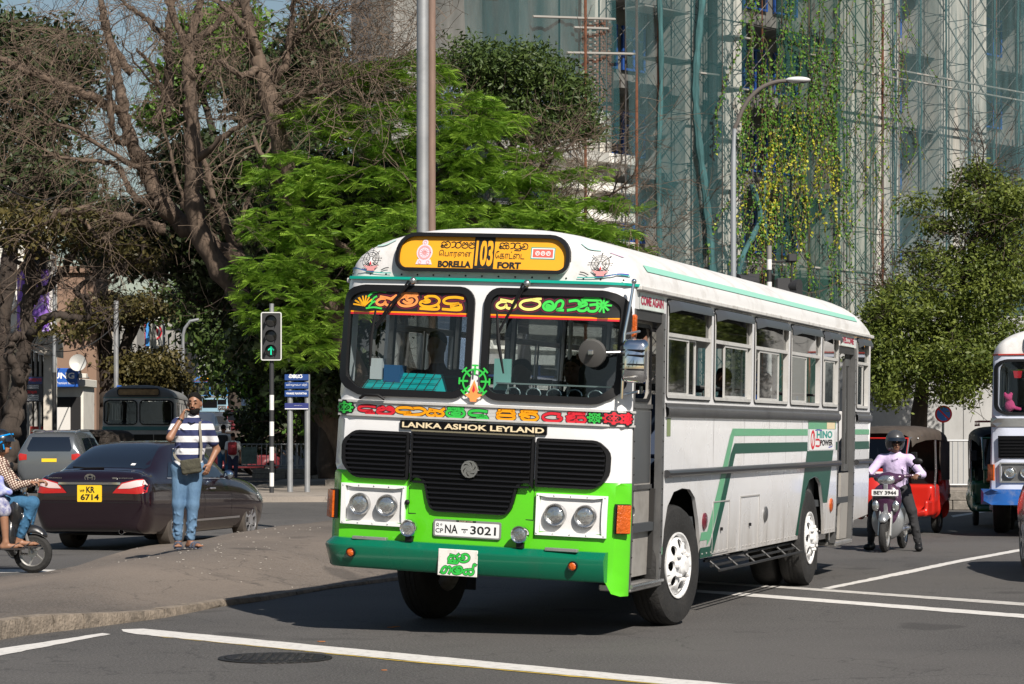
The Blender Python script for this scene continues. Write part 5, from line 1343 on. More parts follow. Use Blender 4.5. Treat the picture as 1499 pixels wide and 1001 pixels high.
for sg_ in (-1,1):
    o1 = rrect(.53,1.10,1.205,1.588,.13,6,(.02,.15,.13,.02)); o1 = o1 if sg_ > 0 else [(-a,b) for a,b in o1][::-1]
    mb = MB(); panel(mb, o1, FR, thick=.02, step=.14, d=.02); g2 = part(mb, 'side_grille', BLKP); slats(o1, 1.245, 1.545, 9, g2)
    mb = MB(); ring(mb, densify(o1,.05), .022, FR, .032, .02); part(mb, 'surround', RUB, g2, smooth=60)
mb = MB(); ring(mb, densify(cg,.05), .02, FR, .032, .02); part(mb, 'surround', RUB, gr, smooth=60)
for z in (1.43,1.03): mb = MB(); mb.sphere(FR(-.525,z,.03), .022, 8, sc=(1,.7,1)); part(mb, 'hatch_catch', RUB)
# radiator emblem: six-bladed ring
mb = MB(); C0 = (0.0,1.318); ringp = circ(*C0,.068,28); ring(mb, ringp, .013, FR, .062, .03)
for k in range(6):
    a = pi/3*k; pts = [(C0[0]+cos(a+t*1.1)*(.022+.036*t), C0[1]+sin(a+t*1.1)*(.022+.036*t)) for t in (0,.35,.7,1.0)]
    mb2 = stroke(mb, pts, .021, FR, .06, n=3)
mb.prism(circ(*C0,.02,6), FR, .03, .064); em = part(mb, 'emblem', CHRD, smooth=30)
mb = MB(); mb.prism(circ(*C0,.067,24), FR, .02, .05); part(mb, 'emblem_back', BLKP, em)
# headlight boxes
for sg_ in (-1,1):
    c = .822*sg_+(-.0 if sg_ > 0 else 0)
    o1 = [(c-.275,.832),(c+.275,.832),(c+.275,1.158),(c-.275,1.158)]
    mb = MB(); ring(mb, densify(o1,.1), .028, FR, .03, .032); hb = part(mb, 'headlight_frame', mat('white_trim',(.8,.8,.8),.35), smooth=20)
    mb = MB(); panel(mb, [(c-.247,.86),(c+.247,.86),(c+.247,1.13),(c-.247,1.13)], FR, step=.15, d=.004); part(mb, 'back_plate', WHITE, hb)
    for k in (-1,1):
        h = lamp(hb, FR, c+.12*k, .995, .083, 'headlight', .055, CHRD)
    for (x_, y_) in [(c+i*.132, z) for i in (-2,-1,0,1,2) for z in (.846,1.144)]: mb = MB(); mb.sphere(FR(x_,y_,.031), .006, 5); part(mb, 'rivet', CHRD, hb)
# indicators
for sg_ in (-1,1):
    f2 = lambda u,z,d: FR(sg_*u, z, d)
    mb = MB(); panel(mb, [(1.13,.868),(1.205,.868),(1.205,1.10),(1.13,1.10)], f2, thick=.03, step=.05, d=.03); ind = part(mb, 'indicator_base', RUB)
    mb = MB(); panel(mb, [(1.137,.875),(1.198,.875),(1.198,1.093),(1.137,1.093)], f2, thick=.02, step=.05, d=.05); part(mb, 'indicator', ORG, ind)
# number plate
mb = MB(); panel(mb, rrect(-.298,.268,.775,.912,.02), FR, thick=.012, step=.2, d=.018); pf = part(mb, 'plate_frame', ALU)
mb = MB(); panel(mb, rrect(-.283,.253,.785,.895,.01), FR, step=.2, d=.0195); part(mb, 'number_plate', P_WHT, pf)
fp = lambda u,v,d: FR(u,v,.0205)
mb = MB(); put_text(mb,'NA',fp,-.198,-.09,.805,.872,bold=.02); put_text(mb,'3021',fp,.015,.228,.805,.872,bold=.02); put_text(mb,'CP',fp,-.278,-.212,.805,.84,bold=.015)
stroke(mb,[(-.055,.84),(-.01,.84)],.009,fp); stroke(mb,circ(-.033,.822,.008,8)+[(-.025,.822)],.004,fp); stroke(mb,circ(-.262,.87,.009,8)+[(-.253,.87)],.005,fp); stroke(mb,[(-.27,.855),(-.262,.862),(-.254,.855)],.005,fp); stroke(mb,circ(-.23,.87,.006,8),.004,fp)
part(mb, 'lettering', BLKT, pf, smooth=0)
mb = MB(); panel(mb, [(-.105,.897),(.06,.897),(.06,.911),(-.105,.911)], FR, step=.2, d=.0198); gl_ = part(mb,'luck_strip',BLKT,pf); mb = MB(); put_text(mb,'GOOD LUCK',lambda u,v,d:FR(u,v,.021),-.08,.035,.8995,.9085); part(mb,'lettering',P_CREAM,gl_,smooth=0)
# bumper
BD = lambda u, z, d: FR(u, z, d+.02)
mb = MB(); N = 40; us = [-1.22+2.35*i/N for i in range(N+1)]
def bpt(u, z, d):
    h = 1.25
    base = -.17+.05*min(abs(u),h)**2-.02; r = .12
    if u < -1.02:
        th = min(1,(-1.02-u)/.2)*pi/2; return (-1.02-(r+d)*sin(th), base+.0+r-(r+d)*cos(th), z)
    return (u, base-d, z)
prof = [(0,.49),(.07,.49),(.085,.505),(.128,.655),(.124,.672),(.07,.722),(0,.724)]
for u in us:
    for d, z in prof: mb.v.append(bpt(u,z,d))
k = len(prof)
for i in range(N):
    for j in range(k-1): mb.f.append((i*k+j,(i+1)*k+j,(i+1)*k+j+1,i*k+j+1)); mb.m.append(0)
mb.f.append(tuple(range(N*k,(N+1)*k))); mb.m.append(0); mb.f.append(tuple(range(k))[::-1]); mb.m.append(0)
bmp = part(mb, 'bumper', DGREEN, smooth=30)
for u0, u1 in ((-.965,-.675),(.655,.92)):
    mb = MB(); mb.box(u0,u1,FR(u0,.7)[1]-.115,FR(u0,.7)[1]-.06,.716,.742,.004); part(mb,'bumper_tread',ALU,bmp)
for u in (-.955,.895): lamp(bmp, lambda a,b,d: bpt(a,b,d+.118), u, .612, .036, 'marker_lamp', .03, RUB, ORG)
mb = MB(); fsn = lambda u,v,d: (u, FR(u*.0,.7)[1]-.148-d, v)
mb.box(-.2,.128,FR(0,.7)[1]-.148,FR(0,.7)[1]-.138,.478,.688,.004); sn = part(mb,'blessing_sign',mat('sign_white',(.72,.7,.66),.5,dirt=(.3,.17,.1),dscale=14,damt=.5))
for w_, d_, mm, nm in ((.024,.001,BLKT,'lettering_outline'),(.016,.002,P_GRN,'lettering')):
    mb = MB(); sinhala(mb,['sa+u','ba'],fsn,-.12,.595,.062,w_,1.1,d_,slant=.2,xs=1.35); sinhala(mb,['ga','ma','nn+h'],fsn,-.18,.498,.062,w_,1.1,d_,slant=.2,xs=1.4); part(mb,nm,mm,sn,smooth=0)
# fog lamps
for u in (-.472,.452):
    mb = MB(); y0 = FR(u,.8)[1]; mb.box(u-.03,u+.03,y0-.11,y0-.07,.722,.77,.004); fb_ = part(mb,'fog_lamp_bracket',RUB); lamp(fb_, lambda a,b,d:(a,y0-.09-d,b), u, .832, .066, 'fog_lamp', .05, CHR); mb = MB(); mb.sphere((u,y0-.075,.832),.064,10,sc=(1,.7,1)); part(mb,'fog_lamp_shell',RUB,fb_)
# front trim, rivets
mb = MB(); panel(mb, [(-1.25,2.80),(1.25,2.80),(1.25,2.822),(-1.25,2.822)], FN_, thick=.03, step=.1, d=.028); part(mb, 'teal_rail', TEAL)
for i in range(17): mb = MB(); mb.sphere(FR(-1.1+i*.1375,2.842,.0),.008,5); part(mb,'rivet',UND)
# roof
mb = MB(); roof_sheet(mb, LEN); roof = part(mb, 'roof', WHITER, smooth=60)
def capf(u, z, d=0.0):
    a = math.asin(min(1,max(0,(z-GZ)/max(.02,roofH(u))))**(1/.4)); y = FR(u*.995,2.82)[1]+.5*(1-cos(a)**.75); return (u*(1+d*.3), y-d, z+d*.3)
# destination board
DBy = lambda u, z, d=0.0: (u, -.145+.045*u*u+.16*(z-2.88)-d, z)
ob = rrect(-.735,.72,2.868,3.18,.11,7,(.10,.10,.17,.17))
mb = MB(); lo_ = densify(ob,.08)
for d in (.0,-.55):
    for u,v in lo_: mb.v.append(DBy(u, v if d == 0 else v-.02, d))
n = len(lo_); mb.f = [(i,(i+1)%n,n+(i+1)%n,n+i) for i in range(n)]; mb.m = [0]*n
part(mb, 'board_housing', WHITER, smooth=60)
mb = MB(); ring(mb, lo_, .03, DBy, .02, .05); db = part(mb, 'board_gasket', RUB, smooth=60)
mb = MB(); panel(mb, rrect(-.705,.69,2.898,3.152,.09,6,(.07,.07,.14,.14)), DBy, step=.2, d=-.012); part(mb, 'destination_board', YEL, db)
fd = lambda u,v,d: DBy(u,v,-.010+d)
mb = MB(); put_text(mb,'BORELLA',fd,-.372,-.092,2.905,2.958,bold=.055); put_text(mb,'FORT',fd,.128,.322,2.905,2.958,bold=.055)
put_text(mb,'\u0bc6\u0baa\u0bbe\u0bb0\u0bc8\u0bb3',fd,-.37,-.095,2.982,3.045,bold=.005); put_text(mb,'\u0bc7\u0b95\u0bbe\u0b9f\u0bcd\u0bc8\u0b9f',fd,.105,.345,2.982,3.045,bold=.005)
sinhala(mb,['e','ba','aa','ra','la','la'],fd,-.365,3.062,.052,.0075,1.08,xs=1.05); sinhala(mb,['e','ka','aa','tta+u','va'],fd,.125,3.062,.052,.0075,1.08,xs=1.08); part(mb,'lettering',BLKT,db,smooth=0)
mb = MB(); mb.add([fd(-.075,2.902,0),fd(.095,2.902,0),fd(.095,3.15,0),fd(-.075,3.15,0)],[(0,1,2,3)]); rb_ = part(mb,'route_number_panel',BLKT,db,smooth=0)
mb = MB(); put_text(mb,'103',lambda u,v,d:DBy(u,v,-.0085),-.06,.085,2.92,3.13,bold=.035); part(mb,'route_number',YEL,rb_,smooth=0)
mb = MB(); mb.add([fd(.395,2.985,0),fd(.592,2.985,0),fd(.592,3.08,0),fd(.395,3.08,0)],[(0,1,2,3)]); l1 = part(mb,'permit_label',TEAL,db,smooth=0)
mb = MB(); f3=lambda u,v,d:DBy(u,v,-.009); mb.add([f3(.402,2.992,0),f3(.585,2.992,0),f3(.585,3.073,0),f3(.402,3.073,0)],[(0,1,2,3)]); part(mb,'label_border',P_WHT,l1,smooth=0)
mb = MB(); f4=lambda u,v,d:DBy(u,v,-.008); mb.add([f4(.412,3.0,0),f4(.575,3.0,0),f4(.575,3.065,0),f4(.412,3.065,0)],[(0,1,2,3)]); part(mb,'label_field',mat('label_red',(.7,.12,.09),.5),l1,smooth=0)
mb = MB()
for x_ in (.45,.494,.538): stroke(mb,circ(x_,3.032,.016,10)+[(x_+.016,3.032)],.006,lambda u,v,d:DBy(u,v,-.007),smooth=False); stroke(mb,[(x_-.008,3.026),(x_,3.04),(x_+.008,3.03)],.005,lambda u,v,d:DBy(u,v,-.007))
part(mb,'label_marks',P_WHT,l1,smooth=0)
# round state emblem with crest
mb = MB(); eu, ez = -.494, 3.02
mb.prism(circ(eu,ez,.068,24),fd,.0,.0015); mb.prism([(eu-.07,2.925),(eu+.07,2.925),(eu+.055,2.965),(eu-.055,2.965)],fd,.0,.0014); mb.prism(circ(eu,3.10,.025,12),fd,0,.0013); e1 = part(mb,'crest',mat('crest_lilac',(.72,.62,.7),.5),db,smooth=0)
mb = MB(); f5=lambda u,v,d:fd(u,v,.003); stroke(mb,circ(eu,ez,.05,20)+[(eu+.05,ez)],.014,f5,smooth=False)
for k in range(12): a=2*pi*k/12; stroke(mb,[(eu+.018*cos(a),ez+.018*sin(a)),(eu+.034*cos(a),ez+.034*sin(a))],.005,f5,smooth=False)
mb.prism(circ(eu,ez,.016,10),f5,0,.001); stroke(mb,circ(eu-.035,2.942,.012,8),.005,f5); stroke(mb,circ(eu+.035,2.942,.012,8),.005,f5); stroke(mb,circ(eu,3.10,.012,8),.005,f5)
part(mb,'crest_lines',P_PINK,e1,smooth=0)
# painted wheels and swooshes on the cap
for u0 in (-.955,.955):
    cf = lambda u,z,d: capf(u,z,d+.012)
    mb = MB(); emb_wheel(mb, cf, u0, 2.965, .062, .0042, 0, xs=1.12); stroke(mb,circ(u0,2.965,.045,18)+[(u0+.045,2.965)],.0035,cf,smooth=False)
    stroke(mb,[(u0-.05,2.905),(u0-.02,2.925),(u0,2.94),(u0+.02,2.925),(u0+.05,2.905)],.006,cf); part(mb,'wheel_drawing',BLKT,roof,smooth=0)
    mb = MB(); mb.prism([(u0-.065,2.905),(u0-.03,2.875),(u0-.035,2.862),(u0+.035,2.862),(u0+.03,2.875),(u0+.065,2.905),(u0,2.898)],cf,.0,.003); ld=part(mb,'lamp_drawing',P_PINK,roof,smooth=0)
    mb = MB(); mb.prism([(u0-.016,2.93),(u0,2.9),(u0+.016,2.93),(u0,2.975)],cf,.001,.005); part(mb,'flame_white',P_WHT,ld,smooth=0)
    mb = MB(); mb.prism([(u0-.008,2.915),(u0,2.903),(u0+.008,2.915),(u0,2.94)],cf,.005,.008); part(mb,'flame_red',P_RED,ld,smooth=0)
    s_ = -1 if u0 < 0 else 1
    for pts, mm, w_ in [([(1.16,2.875),(1.08,2.88),(.98,2.858),(.86,2.848),(.78,2.848)],flat('swoosh_teal',(.05,.4,.35)),.008),([(1.15,2.885),(1.1,2.885),(1.02,2.868),(.93,2.856)],P_BLUE,.010),([(.78,3.12),(.85,3.08),(.93,3.07)],flat('swoosh_pale',(.45,.65,.6)),.012),([(.86,2.87),(.83,2.885),(.80,2.89)],UND,.008),([(1.0,3.055),(1.07,3.03)],flat('swoosh_lilac',(.6,.45,.55)),.006)]:
        mb = MB(); stroke(mb,[(s_*a,b) for a,b in pts],w_,cf,.0); part(mb,'swoosh',mm,roof,smooth=0)
# roof stripe and gutters both sides
for sg_ in (1,-1):
    mb = MB(); N = 60
    for i in range(N+1):
        y = .55+(LEN-1.3)*i/N
        for x_ in (1.165,1.125): mb.v.append((sg_*(x_+.004), y, GZ+roofH(x_)+.006))
    for i in range(N): mb.f.append((2*i,2*i+2,2*i+3,2*i+1)); mb.m.append(0)
    part(mb,'roof_stripe',PTEAL,roof,smooth=60)
    mb = MB(); mb.box(1.198,1.245,.12,LEN-.02,2.775,2.815,.008) if sg_ > 0 else mb.box(-1.245,-1.198,.12,LEN-.02,2.775,2.815,.008); part(mb,'gutter',mat('gutter_white',(.6,.59,.57),.5,dirt=(.2,.17,.14),dscale=7,damt=.7),roof,smooth=0)
# ---- sides
WIN = [(1.08,2.60),(2.735,4.215),(4.36,5.885),(6.03,7.54),(7.70,8.565)]
arch = lambda y0, y1, z0: [(y0,z0),(y0+.03,.86),(y0+.12,1.05),(y0+.32,1.165),(y0+.6,1.19),(y1-.45,1.175),(y1-.27,1.10),(y1-.13,.9),(y1-.03,.7),(y1,z0)]
def side(fn, near):
    sgn = 1 if near else -1
    y0 = 1.03 if near else .08
    o = [(y0,2.775),(y0,.42 if near else .5)]
    if near: o += [(1.06,.42),(1.06,.56)]
    o += arch(1.065 if near else .95,2.39,.56)+arch(6.76,7.98,.56)
    if near: o += [(8.62,.56),(8.62,2.775)]
    else: o += [(LEN,.65),(LEN,2.775)]
    o = [p for i, p in enumerate(o) if i == 0 or p != o[i-1]]
    holes = [[(a,1.95),(b,1.95),(b,2.745),(a,2.745)] for a, b in WIN]
    if not near: holes += [[(9.0,1.95),(10.4,1.95),(10.4,2.745),(9.0,2.745)],[(.25,1.9),(.95,1.9),(.95,2.7),(.25,2.7)]]
    mb = MB(); panel(mb, o, fn, holes, thick=.03, step=.35, d=0); p_ = part(mb, 'side_panel', WHITE, smooth=30)
    return p_
sp_ = side(SD, True); sl_ = side(SL, False)
mb = MB(); panel(mb, [(9.68,.56),(9.72,.62),(9.75,.65),(LEN,.69),(LEN,2.775),(9.68,2.775)], SD, [[(9.74,1.95),(10.49,1.95),(10.49,2.745),(9.74,2.745)]], thick=.03, step=.35); part(mb,'rear_side_panel',WHITE)
for (a,b) in ((.09,1.03),(8.62,9.68)):
    mb = MB(); panel(mb, [(a,2.63),(b,2.63),(b,2.775),(a,2.775)], SD, thick=.03, step=.3); part(mb,'door_header',WHITE)
    for yy, w_ in ((a,.035),(b-.07,.075)):
        mb = MB(); panel(mb, [(yy,.43),(yy+w_,.43),(yy+w_,2.63),(yy,2.63)], SD, thick=.06, step=.4, d=.004); po = part(mb,'door_post',ALUD)
        for q in range(16): mb = MB(); mb.sphere(SD(yy+w_*.5,.55+q*.13,.006),.007,4); part(mb,'rivet',UND,po)
    mb = MB(); panel(mb, [(a,2.55),(b,2.55),(b,2.625),(a,2.625)], SD, thick=.03, step=.4, d=-.01); part(mb,'door_lintel',mat('black_metal',(.03,.03,.03),.5))
# front door leaf (inset) with window, lower lamp and step
def leaf(a, b, dd, wz=(1.93,2.5)):
    hole = rrect(a+.07,b-.07,wz[0],wz[1],.08,4)
    mb = MB(); panel(mb, [(a,.5),(b,.5),(b,2.56),(a,2.56)], SD, [hole], thick=.03, step=.25, d=dd); lf = part(mb,'door',DOORM)
    mb = MB(); ring(mb, densify(hole,.06)[::1], -.03, SD, dd+.012, .02); part(mb,'window_gasket',RUB,lf)
    for z in (1.2,1.85): mb = MB(); panel(mb,[(a,z),(b,z),(b,z+.035),(a,z+.035)],SD,thick=.012,step=.4,d=dd+.014); part(mb,'door_rib',ALUD,lf)
    mb = MB(); panel(mb,[(a+.02,1.25),(b-.02,1.25),(b-.02,1.83),(a+.02,1.83)],SD,step=.3,d=dd+.003); part(mb,'door_sheet',mat('smoky_metal',(.2,.21,.22),.35,.7,rvar=.15,bump=.15,bscale=2),lf)
    return lf
lf = leaf(.24,.96,-.09); lamp(lf, lambda y,z,d: SD(y,z,-.09+d), .38, 1.02, .055, 'door_lamp', .02, ALU, mat('smoke_lens',(.05,.05,.05),.2))
mb = MB(); panel(mb,[(.12,.5),(.235,.5),(.235,2.55),(.12,2.55)],SD,thick=.01,step=.4,d=-.07); part(mb,'door_flap',RUB)
mb = MB(); mb.box(1.0,1.262,.10,1.05,.405,.46,.01); stp = part(mb,'door_step',ALU)
mb = MB(); mb.tube([(1.265,.1,.45),(1.265,1.05,.45)],.016,8); part(mb,'step_edge',CHRD,stp)
# rear door: open, with grey lower leaf
mb = MB(); panel(mb,[(9.15,.45),(9.6,.45),(9.6,1.2),(9.15,1.2)],SD,thick=.03,step=.4,d=-.05); part(mb,'rear_door_lower',DOORM)
mb = MB(); panel(mb,[(8.70,.45),(9.12,.45),(9.12,1.22),(8.70,1.22)],SD,thick=.03,step=.4,d=-.09); part(mb,'rear_door_lower',DOORM)
for a_,b_ in ((8.70,8.98),(9.3,9.6)):
    mb = MB(); panel(mb,[(a_,1.22),(b_,1.22),(b_,2.5),(a_,2.5)],SD,[[(a_+.05,1.3),(b_-.05,1.3),(b_-.05,2.42),(a_+.05,2.42)]],thick=.03,step=.3,d=-.05); dl = part(mb,'rear_door',ALUD)
    mb = MB(); panel(mb,[(a_+.05,1.3),(b_-.05,1.3),(b_-.05,2.42),(a_+.05,2.42)],SD,step=.4,d=-.06); part(mb,'door_glass',GLT,dl)
mb = MB(); mb.box(1.0,1.26,8.64,9.66,.39,.44,.01); part(mb,'door_step',ALU)
# windows
def window_unit(a, b, fn, opens, shade=True, near=True):
    mb = MB(); o_ = densify(rrect(a,b,1.945,2.748,.03,2),.3); ring(mb, o_, .028, fn, .012, .05); w_ = part(mb,'window_frame',WAL if near else ALUD,smooth=30)
    mb = MB(); ring(mb, densify(rrect(a-.014,b+.014,1.93,2.762,.06,3),.3), .016, fn, .008, .01); part(mb,'gasket',RUB,w_)
    mb = MB(); panel(mb,[(a+.025,2.45),(b-.025,2.45),(b-.025,2.482),(a+.025,2.482)],fn,thick=.04,step=.6,d=.01); part(mb,'transom',WAL,w_)
    mb = MB(); panel(mb,[(a+.027,2.482),(b-.027,2.482),(b-.027,2.72),(a+.027,2.72)],fn,step=.6,d=-.012); part(mb,'fixed_pane',GLT,w_)
    wd = b-a-.056
    for q, (f0, f1, dd) in enumerate(opens):
        y0, y1 = a+.028+wd*f0, a+.028+wd*f1
        mb = MB(); ring(mb,[(y0,1.972),(y1,1.972),(y1,2.448),(y0,2.448)],.024,fn,dd,.018); sf = part(mb,'sliding_frame',WAL,w_,smooth=20)
        mb = MB(); panel(mb,[(y0+.024,1.995),(y1-.024,1.995),(y1-.024,2.425),(y0+.024,2.425)],fn,step=.6,d=dd-.01); part(mb,'sliding_pane',GLC,sf)
    if shade:
        mb = MB(); N = 8; s_ = 1 if near else -1
        for i in range(N+1):
            t = i/N; y = a-.01+(b-a+.02)*t; e = .0 if 0 < i < N else -.05
            for (dd, z) in ((.0,2.757),(.05+e,2.748),(.075+e,2.70),(.08+e,2.672 if 0<i<N else 2.64)): mb.v.append(fn(y, z, dd))
        for i in range(N):
            for c in range(3): mb.f.append((i*4+c,(i+1)*4+c,(i+1)*4+c+1,i*4+c+1)); mb.m.append(0)
        part(mb,'rain_shade',mat('shade_grey',(.055,.057,.06),.35),w_,smooth=50)
    return w_
OP = [[(0,.5,.0),(.5,.72,-.02)],[(.28,.92,.0),(.6,.85,-.02)],[(.14,.75,.0)],[(0,.55,.0)],[(.15,.85,.0)]]
for i, (a,b) in enumerate(WIN): window_unit(a,b,SD,OP[i])
window_unit(9.74,10.49,SD,[(0,.6,.0)])
for i, (a,b) in enumerate(WIN): window_unit(a,b,SL,[(0,.5,.0),(.5,1,-.02)] if i != 1 else [(0,.5,0)],False,False)
# belt moulding, rub rail
for a,b in ((1.06,8.64),(9.7,LEN)):
    mb = MB(); N = 2
    for y in (a,b):
        for dd,z in ((0,1.785),(.02,1.79),(.035,1.81),(.035,1.86),(.012,1.875),(.015,1.90),(0,1.905)): mb.v.append(SD(y,z,dd))
    for c in range(6): mb.f.append((c,7+c,8+c,c+1)); mb.m.append(0)
    part(mb,'belt_moulding',ALUD,smooth=40)
    mb = MB(); mb.tube([SD(a,1.323,.022),SD(b,1.323,.022)],.032,10); part(mb,'rub_rail',mat('dark_rail',(.09,.09,.095),.3,.6))
# stripes
def stripe(poly, m, nm, d=.003, step=.5): mb = MB(); panel(mb, poly, SD, step=step, d=d); part(mb,nm,m,smooth=0)
stripe([(3.45,1.63),(6.95,1.63),(6.95,1.697),(3.63,1.697)] and [(3.55,1.63),(6.95,1.63),(6.95,1.697),(3.50,1.697)],LGREEN,'light_stripe')
stripe([(2.60,.66),(2.72,.72),(3.02,1.0),(3.56,1.63),(3.50,1.697),(3.40,1.63),(2.60,.79),(2.38,.79),(2.34,.718),(2.60,.718)],LGREEN,'light_stripe')
stripe([(3.62,1.467),(6.95,1.467),(6.95,1.562),(3.58,1.562)],SGREEN,'dark_stripe')
stripe([(2.36,.565),(2.83,.565),(3.62,1.467),(3.58,1.562),(3.44,1.467),(2.72,.655),(2.36,.655)],SGREEN,'dark_stripe')
stripe([(6.98,1.697),(8.5,1.697),(8.5,1.785),(6.98,1.785)],LGREEN,'light_stripe'); stripe([(9.69,1.64),(LEN-.01,1.64),(LEN-.01,1.70),(9.69,1.70)],LGREEN,'light_stripe'); stripe([(9.69,1.47),(LEN-.01,1.47),(LEN-.01,1.56),(9.69,1.56)],SGREEN,'dark_stripe')
stripe([(8.53,1.47),(8.61,1.47),(8.61,1.56),(8.53,1.56)],SGREEN,'dark_stripe')
rp = [p for p in arch(6.76,7.98,.565) if p[0] < 7.95]
stripe([(6.44,.60),(6.74,.60)]+[(a_-.002,b_+.004) for a_,b_ in rp[1:]]+[(7.97,.90),(8.08,.9),(8.38,1.467),(6.93,1.467)],SGREEN,'green_panel',step=.2)
stripe([(1.03,.66),(1.062,.66),(1.062,.72),(1.03,.72)],LGREEN,'light_stripe'); stripe([(1.03,.50),(1.06,.50),(1.06,.60),(1.03,.60)],SGREEN,'dark_stripe')
# hatches, seams, rivets
SEAM = mat('seam_grey',(.32,.31,.3),.8)
for y in (2.76,3.98,5.06,5.85,6.66): stripe([(y,.57),(y+.008,.57),(y+.008,1.785),(y,1.785)],SEAM,'panel_seam',.0042,.9)
for (a,b,z0,z1) in ((2.79,3.42,.58,1.05),(3.86,4.67,.56,1.07)):
    mb = MB(); ring(mb,[(a,z0),(b,z0),(b,z1),(a,z1)],.014,SD,.006,.006); h_ = part(mb,'hatch_edge',SEAM); mb = MB(); mb.box(0,.02,0,.03,0,.03,.003,M=T_(1.252,(a+b)/2-.02,.78)); part(mb,'hatch_lock',RUB,h_)
for (y,z,m_) in ((4.946,.87,ALUD),(2.47,.885,mat('dark_red_lens',(.12,.01,.02),.2,coat=.5)),(8.3,.865,ORG),(.3,2.0,None)):
    if m_: 
        mb = MB(); M_ = T_(1.25,y,z) @ RY90; mb.lathe([(.075,0),(.075,.012),(.06,.02),(.001,.022)],M_,20); part(mb,'fuel_cap' if m_ is ALUD else 'reflector',m_)
for y in np.arange(1.15,8.6,.16): mb = MB(); mb.sphere(SD(float(y),.60,.003),.008,4); part(mb,'rivet',SEAM)
# stickers
stripe([(7.02,1.475),(8.42,1.475),(8.42,1.695),(7.02,1.695)],P_WHT,'sticker',.0035)
fs = lambda y,z,d: SD(y,z,.005+d)
mb = MB(); put_text(mb,'HINO',fs,7.42,8.3,1.60,1.68,bold=.04); part(mb,'sticker_lettering',flat('print_teal',(.03,.3,.25)),smooth=0)
mb = MB(); put_text(mb,'POWER',lambda y,z,d: SD(y,z,.0065),7.62,8.32,1.52,1.585,bold=.03); part(mb,'sticker_lettering',BLKT,smooth=0)
mb = MB(); stroke(mb,circ(7.22,1.585,.1,14,.085)+[(7.32,1.585)],.035,fs); stroke(mb,[(7.38,1.52),(7.58,1.52),(7.58,1.58),(7.38,1.585)],.02,fs); stroke(mb,[(7.2,1.54),(7.25,1.63)],.03,fs); part(mb,'sticker_red',P_RED,smooth=0)
mb = MB(); stroke(mb,[(7.35,1.685),(7.5,1.69),(7.7,1.685)],.012,fs); stroke(mb,[(8.1,1.5),(8.3,1.51)],.012,fs); part(mb,'sticker_blue',P_BLUE,smooth=0)
stripe([(7.98,1.70),(8.45,1.70),(8.45,1.775),(7.98,1.775)],P_CREAM,'permit_sticker',.0045); stripe([(1.12,1.63),(1.24,1.63),(1.24,1.78),(1.12,1.78)],flat('sticker_olive',(.2,.25,.12)),'small_sticker',.0035)
for (a,b,s_) in ((.22,.98,'COME AGAIN'),(8.72,9.55,'WELCOME')):
    stripe([(a,2.635),(b,2.635),(b,2.765),(a,2.765)],mat('sign_pale',(.6,.66,.62),.5,var=.15,vscale=6),'door_sign',.004)
    mb = MB(); put_text(mb,s_,lambda y,z,d: SD(y,z,.0055),a+.03,b-.03,2.665,2.74,bold=.05); part(mb,'sign_lettering',flat('print_crimson',(.35,.02,.06)),smooth=0)
mb = MB(); mb.box(1.2,1.24,.02,.06,2.4,2.58,.01); part(mb,'side_marker',ORG)
# rear panel, floor, interior shell
mb = MB(); mb.box(-1.24,1.24,LEN-.03,LEN,.65,1.9,.01); mb.box(-1.2,-.9,LEN-.03,LEN,1.9,2.82); mb.box(.9,1.2,LEN-.03,LEN,1.9,2.82); mb.box(-.9,.9,LEN-.03,LEN,2.6,2.82); part(mb,'rear_panel',WHITE,smooth=0)
mb = MB(); mb.box(-1.2,1.2,-.02,LEN-.05,.86,.93); part(mb,'floor',DARKI,smooth=0)
mb = MB(); mb.box(-.9,.9,.25,LEN-.4,.5,.86); mb.box(-1.0,1.0,1.0,1.9,.45,.55); mb.box(-.5,.5,6.8,7.3,.35,.7); mb.box(-1.1,1.1,.1,.3,.5,.86); part(mb,'chassis',UND,smooth=0)
mb = MB(); mb.box(-1.14,1.14,-.0,.30,.93,1.86); part(mb,'dashboard',DARKI,smooth=0)
mb = MB(); mb.box(-1.15,1.15,.4,LEN-.3,2.79,2.81); part(mb,'ceiling',mat('ceiling_grey',(.14,.15,.15),.8),smooth=0)
for (a,b) in ((.95,2.45),(6.72,8.0)):
    for sg_ in (-1,1): mb = MB(); mb.box(sg_*1.2,sg_*.62,a,b,1.17,1.2); mb.box(sg_*.64,sg_*.62,a,b,.5,1.2); mb.box(sg_*1.2,sg_*.62,a-.02,a,.55,1.2); mb.box(sg_*1.2,sg_*.62,b,b+.02,.55,1.2); part(mb,'wheel_arch_liner',UND,smooth=0)
mb = MB(); mb.box(-1.2,1.2,2.5,2.53,.5,.9); mb.box(-1.2,1.2,6.6,6.63,.55,.9); part(mb,'crossmember',UND,smooth=0)
